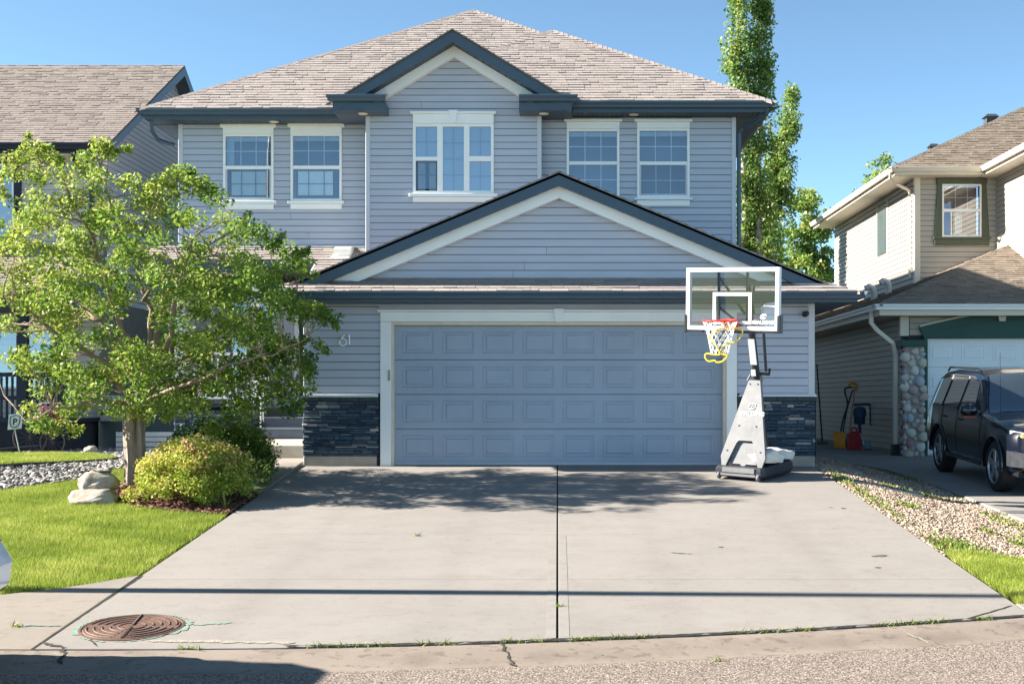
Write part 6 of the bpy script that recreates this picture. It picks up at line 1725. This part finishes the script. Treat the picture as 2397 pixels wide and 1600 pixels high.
def sec(y):
    w = itp([(-.93, .74), (-.86, .82), (-.6, .915), (-.2, .94), (.6, .945), (3.2, .945), (3.6, .90), (3.78, .82)], y)
    top = itp([(-.93, .80), (-.88, .93), (-.75, 1.02), (.0, 1.10), (.52, 1.15), (1.28, 1.71), (1.7, 1.765), (2.6, 1.765), (3.3, 1.70), (3.55, 1.60), (3.70, 1.12), (3.78, .95)], y)
    belt = min(itp([(-.93, .72), (-.75, .90), (0, 1.02), (.6, 1.08), (3.5, 1.12), (3.78, .90)], y), top - .03)
    tw_ = w - .05 - .20 * max(0, (top - 1.15)) / .6
    zb = itp([(-.93, .42), (-.7, .36), (-.5, .34), (3.3, .34), (3.6, .40), (3.78, .5)], y)
    for wy in (0, WB):
        d = abs(y - wy)
        if d < AR: zb = max(zb, .38 + math.sqrt(AR * AR - d * d) * .98)
    z1 = max(zb + .02, min(zb + .09, .5))
    return [(w - .05, zb), (w - .005, z1), (w + .008, max(z1 + .01, .70)), (w, max(z1 + .02, .86)), (w - .03, belt), (tw_ + .01, max(belt + .01, top - .10)), (tw_ - .07, top - .025), (tw_ * .5, top), (0, top + .012)]
ys = sorted(set([-.93, -.90, -.86, -.8] + [round(v, 3) for v in np.arange(-.75, 3.6, .05)] + [3.62, 3.68, 3.72, 3.78]))
vs = []; fs = []; cols = 17
for y in ys:
    s = sec(y); row = [(-x, y, z) for x, z in s] + [(x, y, z) for x, z in reversed(s[:-1])]; vs += row
for i in range(len(ys) - 1):
    for k in range(cols - 1): a = i * cols + k; fs.append((a, a + cols, a + cols + 1, a + 1))
fs.append(tuple(range(cols))); fs.append(tuple(reversed(range((len(ys) - 1) * cols, len(ys) * cols))))
body = MB().add(vs, fs).part('body', SUV_BLK, sv, 35)
MB().box(-.84, .84, -.8, 3.65, .30, .36).part('underbody', BLACKM, sv)
for wy in (0, WB): MB().box(-.80, .80, wy - .44, wy + .44, .36, .86).part('wheel_well', BLACKM, sv)
def side_pt(s, y, t, off=.006):
    q = sec(y); a, b = q[4], q[5]; x = a[0] + (b[0] - a[0]) * t; z = a[1] + (b[1] - a[1]) * t
    return (s * (x + off), y, z + off * .3)
for s in (-1, 1):
    for y0, y1, sl0, sl1, nm in ((.98, 1.78, .30, .0, 'front'), (1.86, 2.62, .0, .05, 'rear'), (2.72, 3.42, .02, -.16, 'quarter')):
        vs = []; fs = []; nn = 10
        for i in range(nn + 1):
            u = i / nn
            for t in (.07, .5, .93):
                y = y0 + (y1 - y0) * u + (sl0 * t * (1 - u)) + (sl1 * t * u); vs.append(side_pt(s, y, t))
        for i in range(nn):
            for k in range(2): a = i * 3 + k; fs.append((a, a + 1, a + 4, a + 3) if s > 0 else (a, a + 3, a + 4, a + 1))
        MB().add(vs, fs).part('side_window', M('tinted_glass', (.30, .32, .32), .03, .02, spec=.9, coat=.6, metal=.85), sv)
    MB().tube([side_pt(s, y, .97, .012) for y in np.arange(.98, 3.45, .12)], .010, 5).part('window_trim', CHR, sv)
    for yy in (1.82, 2.68): MB().tube([side_pt(s, yy, t, .004) for t in (.02, .5, .97)], .018, 5).part('door_pillar', BLACKM, sv)
    # doors, handles, mirror, rail, sill
    for yy in (.62, 1.82, 2.62): MB().tube([(s * (sec(yy)[k][0] + .002), yy, sec(yy)[k][1]) for k in range(1, 5)], .005, 4).part('door_gap', BLACKM, sv)
    for yy in (1.68, 2.50): MB().cbox(min(s * .925, s * .975), max(s * .925, s * .975), yy - .09, yy + .09, .955, .985, .006).part('door_handle', SUV_BLK, sv)
    mb = MB(); mb.lathe((s * 1.07, .78, 1.16), (0, -1, 0), [(.0001, -.09), (.06, -.085), (.10, -.03), (.105, .04), (.08, .085), (.0001, .10)], 16); mb.v = [(s * 1.07 + (x - s * 1.07) * 1.25, y, z) for x, y, z in mb.v]
    mr_ = mb.part('wing_mirror', SUV_BLK, sv, 50); MB().box(min(s * .88, s * 1.0), max(s * .88, s * 1.0), .76, .82, 1.12, 1.16).part('mirror_arm', SUV_BLK, mr_)
    MB().box(s * 1.07 - .09, s * 1.07 + .09, .682, .70, 1.058, 1.075).part('mirror_lamp', M('mirror_amber', (.5, .08, .02), .3), mr_)
    MB().tube([(s * .66, 1.45, 1.74), (s * .67, 1.6, 1.785), (s * .67, 3.05, 1.765), (s * .66, 3.2, 1.70)], .016, 6).part('roof_rail', BLACKM, sv)
    MB().cbox(min(s * .86, s * .955), max(s * .86, s * .955), AR + .03, WB - AR - .03, .33, .40, .01).part('rocker_panel', SUV_BLK, sv)
    for wy in (0, WB):
        pts = [(s * .948, wy + math.cos(a) * (AR + .012), .38 + math.sin(a) * (AR + .012)) for a in np.linspace(-.1, math.pi + .1, 22)]
        MB().tube(pts, .020, 6).part('arch_moulding', SUV_BLK, sv)
    # wheels
    for wy in (0, WB):
        xo = s * .935; ax = (s, 0, 0)
        ty = MB().lathe((xo - s * .235, wy, WR), ax, [(.0001, .0), (.25, .0), (.33, .005), (.372, .03), (WR, .06), (WR, .18), (.372, .21), (.33, .235), (.27, .235), (.262, .21), (.0001, .20)], 36).part('wheel', TYRE, sv, 40)
        for gx_ in (.085, .12, .155): MB().ring((xo - s * .235 + s * gx_, wy, WR), ax, WR - .002, .006, 36, 6).part('tread_rib', TYRE, ty)
        MB().lathe((xo - s * .06, wy, WR), ax, [(.262, 0), (.268, .05), (.25, .058), (.235, .03), (.225, .0)], 36).part('rim_ring', RIM, ty, 40)
        for k in range(5):
            a = 2 * math.pi * k / 5 + .3; d = Vector((0, math.cos(a), math.sin(a))); n_ = Vector((0, -math.sin(a), math.cos(a))); c = Vector((xo - s * .012, wy, WR)); x_ = Vector((s, 0, 0))
            P = [c + d * .03 - n_ * .045 - x_ * .03, c + d * .245 - n_ * .055 - x_ * .03, c + d * .245 + n_ * .055 - x_ * .03, c + d * .03 + n_ * .045 - x_ * .03]
            Q = [c + d * .03 - n_ * .035 + x_ * .0, c + d * .245 - n_ * .038 - x_ * .004, c + d * .245 + n_ * .038 - x_ * .004, c + d * .03 + n_ * .035 + x_ * .0]
            MB().hexa(P + Q).part('spoke', RIM, ty)
        MB().lathe((xo - s * .03, wy, WR), ax, [(.0001, 0), (.065, 0), (.06, .035), (.0001, .04)], 16).part('hub_cap', RIM, ty, 40)
    # lamps at the nose
    MB().hexa([(s * .52, -.895, .70), (s * .78, -.84, .70), (s * .90, -.62, .72), (s * .50, -.80, .70), (s * .52, -.87, .92), (s * .78, -.80, .93), (s * .895, -.58, .95), (s * .50, -.75, .92)][::1]).part('headlight', LAMP, sv)
    MB().hexa([(s * .70, -.885, .71), (s * .80, -.845, .71), (s * .80, -.80, .71), (s * .70, -.80, .71), (s * .70, -.865, .915), (s * .80, -.825, .92), (s * .80, -.78, .92), (s * .70, -.78, .915)]).part('turn_signal', AMB, sv)
# windshield, hood lines, grille, bumper
vs = []
for u in np.linspace(0, 1, 9):
    y = .56 + .70 * u; q = sec(y); w = q[6][0] - .02
    for x in np.linspace(-1, 1, 7): z = q[7][1] - .035 * abs(x) ** 3 + .008; vs.append((x * w, y - .012, z + .004))
MB().add(vs, [(i * 7 + k, i * 7 + k + 1, (i + 1) * 7 + k + 1, (i + 1) * 7 + k) for i in range(8) for k in range(6)]).part('windshield', M('windshield_glass', (.16, .21, .25), .04, .05, spec=.9, coat=.8, metal=.8), sv, 60)
for x in (-.30, .30): MB().tube([(x, .50, 1.175), (x + .45, .57, 1.19)], .009, 5).part('wiper', BLACKM, sv)
MB().cbox(-.80, .80, -1.0, -.84, .44, .64, .03).part('bumper', M('bumper_grey', (.035, .037, .042), .25, .3, 10, spec=.6), sv)
MB().cbox(-.76, .76, -.98, -.84, .33, .43, .02).part('bumper_valance', M('valance_grey', (.10, .10, .105), .5, .3, 10), sv)
for s in (-1, 1): MB().hexa([(s * .74, -.97, .44), (s * .93, -.75, .44), (s * .93, -.55, .44), (s * .74, -.6, .44), (s * .74, -.96, .64), (s * .925, -.74, .66), (s * .93, -.55, .66), (s * .74, -.6, .64)]).part('bumper_corner', M('bumper_grey', (.035, .037, .042), .25, .3, 10, spec=.6), sv)
MB().cbox(-.46, .46, -.92, -.86, .67, .94, .01).part('grille', BLACKM, sv)
for z in (.72, .79, .86): MB().box(-.44, .44, -.935, -.921, z, z + .02).part('grille_bar', CHR, sv)
for s in (-1, 1): MB().lathe((s * .62, -1.0, .53), (0, -1, 0), [(.055, 0), (.055, .01), (.0001, .012)], 16).part('fog_lamp', LAMP, sv)
MB().tube([(-.72, .35, 1.12), (-.73, .38, 2.05)], .0035, 5).part('antenna', BLACKM, sv)

# ================================================================== white van at the left kerb, mostly out of the frame
VW = M('white_paint', (.74, .74, .76), .25, .03, 2, spec=.5, coat=.8)
vn = thing('parked_van', 'front corner of a white van at the left edge of the picture', 'van', (-6.2, 8.45, -.87))
VP = [(-3.96, .50), (-3.84, .58), (-3.82, .74), (-3.90, .87), (-4.55, 1.05), (-4.75, 1.10), (-5.42, 1.98), (-5.55, 2.24), (-5.75, 2.30), (-9.7, 2.32), (-9.8, 2.25), (-9.82, .42)]
y0, y1 = 7.40, 9.38
mb = MB(); vs = []
for y, ins, dz in ((y0 + .10, .06, 0), (y0, 0, 0), (y1, 0, 0), (y1 - 0 + .0, 0, 0)):
    pass
lay = [(y0 + .12, .10), (y0 + .03, .03), (y0, .0), (y1, .0), (y1 - .0 + .03, .03), (y1 + .12, .10)]
lay = [(y0, .10), (y0 + .04, .03), (y0 + .14, .0), (y1 - .22, .0), (y1 - .08, .05), (y1, .16)]
cx_, cz_ = -6.9, 1.2; n = len(VP)
for y, ins in lay:
    for x, z in VP: vs.append((x - ins * (1 if x > cx_ else -1), y, -.87 + (z - ins * .45 * (1 if z > 1.0 else 0))))
fs = [tuple(range(n)), tuple(reversed(range((len(lay) - 1) * n, len(lay) * n)))] + [(r * n + (i + 1) % n, r * n + i, (r + 1) * n + i, (r + 1) * n + (i + 1) % n) for r in range(len(lay) - 1) for i in range(n)]
MB().add(vs, fs).part('body', VW, vn, 40)
DG = M('van_glass', (.02, .03, .05), .05, .05, spec=.9)
MB().hexa([(-4.76, y0 + .2, .25), (-4.76, y1 - .25, .25), (-5.38, y1 - .25, 1.16), (-5.38, y0 + .2, 1.16), (-4.73, y0 + .2, .27), (-4.73, y1 - .25, .27), (-5.35, y1 - .25, 1.18), (-5.35, y0 + .2, 1.18)]).part('windshield', DG, vn)
MB().hexa([(-3.98, y0 + .3, .02), (-3.98, y1 - .3, .02), (-4.5, y1 - .3, .16), (-4.5, y0 + .3, .16), (-3.98, y0 + .3, .035), (-3.98, y1 - .3, .035), (-4.5, y1 - .3, .18), (-4.5, y0 + .3, .18)]).part('hood_panel', VW, vn)
for xw in (-4.62, -8.6):
    for yy, sg_ in ((y0 - .005, 1), (y1 - .215, 1)):
        w_ = MB().lathe((xw, yy, -.87 + .34), (0, 1, 0), [(.0001, 0), (.24, 0), (.33, .02), (.345, .05), (.345, .17), (.33, .2), (.24, .22), (.0001, .22)], 28).part('wheel', TYRE, vn, 40)
        MB().lathe((xw, yy + .222, -.87 + .34), (0, 1, 0), [(.0001, 0), (.2, 0), (.19, .012), (.0001, .015)], 20).part('hub_cap', RIM, w_, 40)
MB().hexa([(-5.0, y1 - .012, .30), (-5.5, y1 - .012, .30), (-5.5, y1 + .004, .30), (-5.0, y1 + .004, .30), (-5.45, y1 - .05, .95), (-5.9, y1 - .05, .95), (-5.9, y1 - .03, .95), (-5.45, y1 - .03, .95)]).part('side_window', DG, vn)

# lamp post at the left, outside the frame: its shadow crosses the drive
lpz = G(-7.97, 11.48)
lpst = thing('street_lamp', 'tall galvanised street lamp at the left kerb, outside the picture', 'street lamp', (-7.97, 11.48, lpz))
GALV = M('galvanised_steel', (.42, .43, .44), .45, .08, 5, metal=.5)
MB().tube([(-7.97, 11.48, lpz), (-7.97, 11.48, lpz + 4), (-7.97, 11.48, lpz + 8.55)], [.095, .085, .06], 14).part('pole', GALV, lpst, 40)
MB().tube(smooth([(-7.97, 11.48, lpz + 8.5), (-7.97, 11.38, lpz + 8.95), (-7.97, 10.95, lpz + 9.25), (-7.97, 10.05, lpz + 9.30)]), .035, 8).part('arm', GALV, lpst, 40)
MB().cbox(-8.09, -7.85, 9.45, 10.1, lpz + 9.24, lpz + 9.36, .02).part('lamp_head', GALV, lpst)
MB().lathe((-7.97, 11.48, lpz), (0, 0, 1), [(.16, 0), (.16, .04), (.10, .08)], 16).part('base_plate', GALV, lpst)

# ================================================================== things by the left porch
sgn = thing('yard_sign', 'small white parking sign with a shield on a metal stake', 'sign', (X(44, 22.6), 22.6, 0))
sxc = X(36, 22.6); szc = Z(986, 22.6); hw_ = X(52, 22.6) - X(36, 22.6); hh_ = Z(968, 22.6) - szc; ti = .09
def rq(x, z): return (sxc + x * math.cos(ti) + z * math.sin(ti), szc - x * math.sin(ti) * -1 + z * math.cos(ti))
pl = [rq(-hw_, -hh_), rq(hw_, -hh_), rq(hw_, hh_), rq(-hw_, hh_)]
MB().prism(pl, 22.585, 22.600).part('plate', M('sign_white', (.70, .70, .68), .5), sgn)
shp = [rq(*p) for p in ((-.085, .085), (0, .11), (.085, .085), (.085, -.02), (.06, -.075), (0, -.11), (-.06, -.075), (-.085, -.02), (-.085, .085))]
MB().tube([(x, 22.580, z) for x, z in shp], .008, 4).part('shield', NAVY, sgn)
pm_ = text_mesh('P', .15, .002, .004); pm_.materials.append(NAVY); po = bpy.data.objects.new('lettering', pm_); po.parent = sgn; po.location = Vector((*rq(0.0, -.052)[:1], 22.581, rq(0, -.052)[1])) - ORG[sgn]; po.rotation_euler = (R(90), -ti * -1, 0); COL.objects.link(po)
MB().box(sxc - .07, sxc + .07, 22.582, 22.5845, szc - hh_ * .82, szc - hh_ * .72).part('print_line', M('print_grey', (.35, .35, .36), .6), sgn)
MB().tube([(rq(0, -hh_)[0], 22.6, rq(0, -hh_)[1]), (X(49, 22.6), 22.6, -.02)], .010, 6).part('stake', GALV, sgn)

bk = thing('garden_bicycle', 'old rusty bicycle planter leaning before the navy porch', 'bicycle', (X(105, 23.6), 23.6, 0))
IRN = M('old_iron', (.10, .07, .06), .7, .3, 12)
by0 = 23.6; wz = .33
wl, wr_ = X(70, by0), X(122, by0)
for wx, rr2 in ((wl, .30), (wr_, .22)):
    wh = MB().ring((wx, by0, rr2 + .0), (0, 1, 0), rr2, .014, 32, 6).part('wheel', IRN, bk, 60)
    for k in range(6):
        a = math.pi * k / 6; MB().tube([(wx - rr2 * math.cos(a), by0, rr2 - rr2 * math.sin(a)), (wx + rr2 * math.cos(a), by0, rr2 + rr2 * math.sin(a))], .004, 4).part('spoke', IRN, wh)
MB().tube([(wl, by0, .30), (X(75, by0), by0, .72), (X(84, by0), by0, .78)], .014, 6).part('fork', IRN, bk)
MB().tube([(X(76, by0), by0, .68), (X(110, by0), by0, .30), (wr_, by0, .22), (X(100, by0), by0, .55), (X(76, by0), by0, .62)], .014, 6).part('frame', IRN, bk)
MB().cbox(X(96, by0), X(108, by0), by0 - .06, by0 + .06, .60, .64, .01).part('saddle', BLACKM, bk)
MB().tube([(X(84, by0) - .1, by0 - .15, .80), (X(84, by0), by0, .78), (X(84, by0) - .1, by0 + .15, .80)], .012, 6).part('handlebar', IRN, bk)
fp = thing('flower_basket', 'pink flowers in a basket on the bicycle planter', 'flowers', (X(110, 23.4), 23.4, .62))
fo = ORG[fp]
MB().lathe((fo.x, fo.y, fo.z - .02), (0, 0, 1), [(.09, 0), (.15, .14), (.145, .15), (.0001, .12)], 16).part('basket', IRN, fp)
PINKF = M('pink_petal', (1, 1, 1), .6, .1, 3, tint=[(.35, .02, .10), (.60, .05, .22), (.75, .25, .40)], trans=.3)
crown(fp, 'blossoms', [((fo.x + dx, fo.y - .05, fo.z + dz), (.10, .08, .07), 45) for dx, dz in ((-.18, .02), (-.05, .20), (.08, .12), (.2, .05), (.28, .16), (.14, .22), (.32, -.02))], .035, PINKF, 501)
crown(fp, 'leaves', [((fo.x + dx, fo.y, fo.z + dz), (.14, .12, .10), 90) for dx, dz in ((-.14, .1), (.02, .15), (.16, .12), (.25, .08))], .04, GREEN, 502)

# ================================================================== tools and meter by the neighbour's side wall
OR2 = M('orange_plastic', (.62, .24, .02), .45, .1)
WDH = M('wooden_shaft', (.35, .22, .13), .6, .15, 10)
def g3(px, py, y): return (X(px, y), y, Z(py, y))
s1 = thing('snow_shovel', 'orange-bladed snow shovel with bent black shaft leaning on siding', 'shovel', g3(1962, 1052, 27.0))
MB().tube(smooth([g3(1966, 1020, 27.0), g3(1974, 980, 27.05), g3(1984, 945, 27.1), g3(1978, 918, 27.2), g3(1980, 908, 27.2), g3(1994, 906, 27.25)]), .018, 8).part('shaft', BLACKM, s1, 60)
MB().tube(smooth([g3(1972, 1020, 27.0), g3(1980, 970, 27.05), g3(1990, 930, 27.1), g3(1996, 912, 27.2)]), .016, 8).part('shaft', BLACKM, s1, 60)
bl_ = MB(); vs = []
for i in range(8):
    t = i / 7; a = -.5 + 1.9 * t
    for x in (-.17, -.06, .06, .17): vs.append((X(1955, 27) + x * .7 + .05, 26.95 - .20 * math.cos(a) * .6 - .04 * abs(x) * 4, -.02 + .33 * t + (.02 if abs(x) < .1 else 0)))
bl_.add(vs, [(i * 4 + k, i * 4 + k + 1, (i + 1) * 4 + k + 1, (i + 1) * 4 + k) for i in range(7) for k in range(3)]); bl_.part('blade', OR2, s1, 60)
s2 = thing('grain_scoop', 'long-handled scoop with orange grip behind the bent shovel', 'shovel', g3(1990, 1045, 27.4))
MB().tube([g3(1986, 1030, 27.3), g3(2001, 905, 27.6)], .017, 8).part('shaft', WDH, s2, 60)
MB().tube(smooth([g3(1986, 904, 27.6), g3(1992, 897, 27.6), g3(2006, 900, 27.6), g3(2004, 912, 27.6), g3(1994, 915, 27.6)]), .028, 8).part('grip', OR2, s2, 60)
MB().cbox(X(1978, 27.3), X(2000, 27.3), 27.25, 27.29, -.02, .16, .01).part('blade', BLACKM, s2)
rc_ = thing('fuel_can', 'red plastic fuel can on the concrete by the side wall', 'fuel can', g3(1998, 1052, 26.8))
REDP = M('red_plastic', (.33, .012, .02), .4, .1, 5)
o_ = ORG[rc_]
MB().prism([(o_.x - .12, o_.z), (o_.x + .13, o_.z), (o_.x + .13, o_.z + .30), (o_.x + .06, o_.z + .38), (o_.x - .08, o_.z + .38), (o_.x - .13, o_.z + .32)], o_.y - .09, o_.y + .09).part('can', REDP, rc_)
MB().tube([(o_.x - .06, o_.y, o_.z + .38), (o_.x - .03, o_.y, o_.z + .45), (o_.x + .05, o_.y, o_.z + .45), (o_.x + .07, o_.y, o_.z + .37)], .016, 6).part('handle', REDP, rc_, 60)
MB().tube([(o_.x + .12, o_.y - .05, o_.z + .34), (o_.x + .20, o_.y - .08, o_.z + .10)], .014, 6).part('spout', M('pale_spout', (.5, .5, .48), .5), rc_)
gm = thing('gas_meter', 'blue-grey gas meter with pipes on the cream side wall', 'gas meter', g3(2014, 1040, 27.9))
MG = M('meter_blue', (.03, .055, .11), .5, .1, 5); o_ = Vector(g3(2012, 975, 27.9))
MB().lathe((o_.x, o_.y, o_.z - .16), (0, 0, 1), [(.10, 0), (.12, .03), (.12, .16), (.14, .17), (.14, .30), (.10, .36), (.06, .38)], 18).part('body', MG, gm, 40)
MB().tube(smooth([(o_.x - .16, o_.y, o_.z + .25), (o_.x, o_.y, o_.z + .26), (o_.x + .20, o_.y, o_.z + .26), (o_.x + .24, o_.y, o_.z + .20), (o_.x + .24, o_.y, o_.z - .14), (o_.x + .28, o_.y, o_.z - .18), (o_.x + .40, o_.y, o_.z - .18)]), .028, 8).part('pipe', MG, gm, 60)
MB().tube([(o_.x, o_.y, o_.z - .16), (o_.x + .02, o_.y, -.02)], .035, 8).part('riser', MG, gm)
gb = thing('valve_box', 'pale square box at the foot of the gas meter', 'box', g3(2031, 1050, 26.9))
o_ = ORG[gb]; MB().cbox(o_.x - .06, o_.x + .06, o_.y, o_.y + .1, o_.z, o_.z + .18, .01).part('box', M('box_teal', (.18, .28, .32), .5), gb); MB().box(o_.x - .065, o_.x + .065, o_.y - .01, o_.y + .11, o_.z - .06, o_.z - .001).part('foot', BLACKM, gb)
br_ = thing('push_broom', 'black-handled push broom leaning in the side passage', 'broom', g3(1924, 1038, 28.5))
MB().tube([g3(1912, 852, 28.9), g3(1925, 1036, 28.4)], .017, 8).part('handle', BLACKM, br_)
MB().cbox(X(1912, 28.4), X(1936, 28.4), 28.35, 28.42, Z(1040, 28.4), Z(1032, 28.4), .01).part('head', M('broom_grey', (.12, .13, .14), .7), br_)
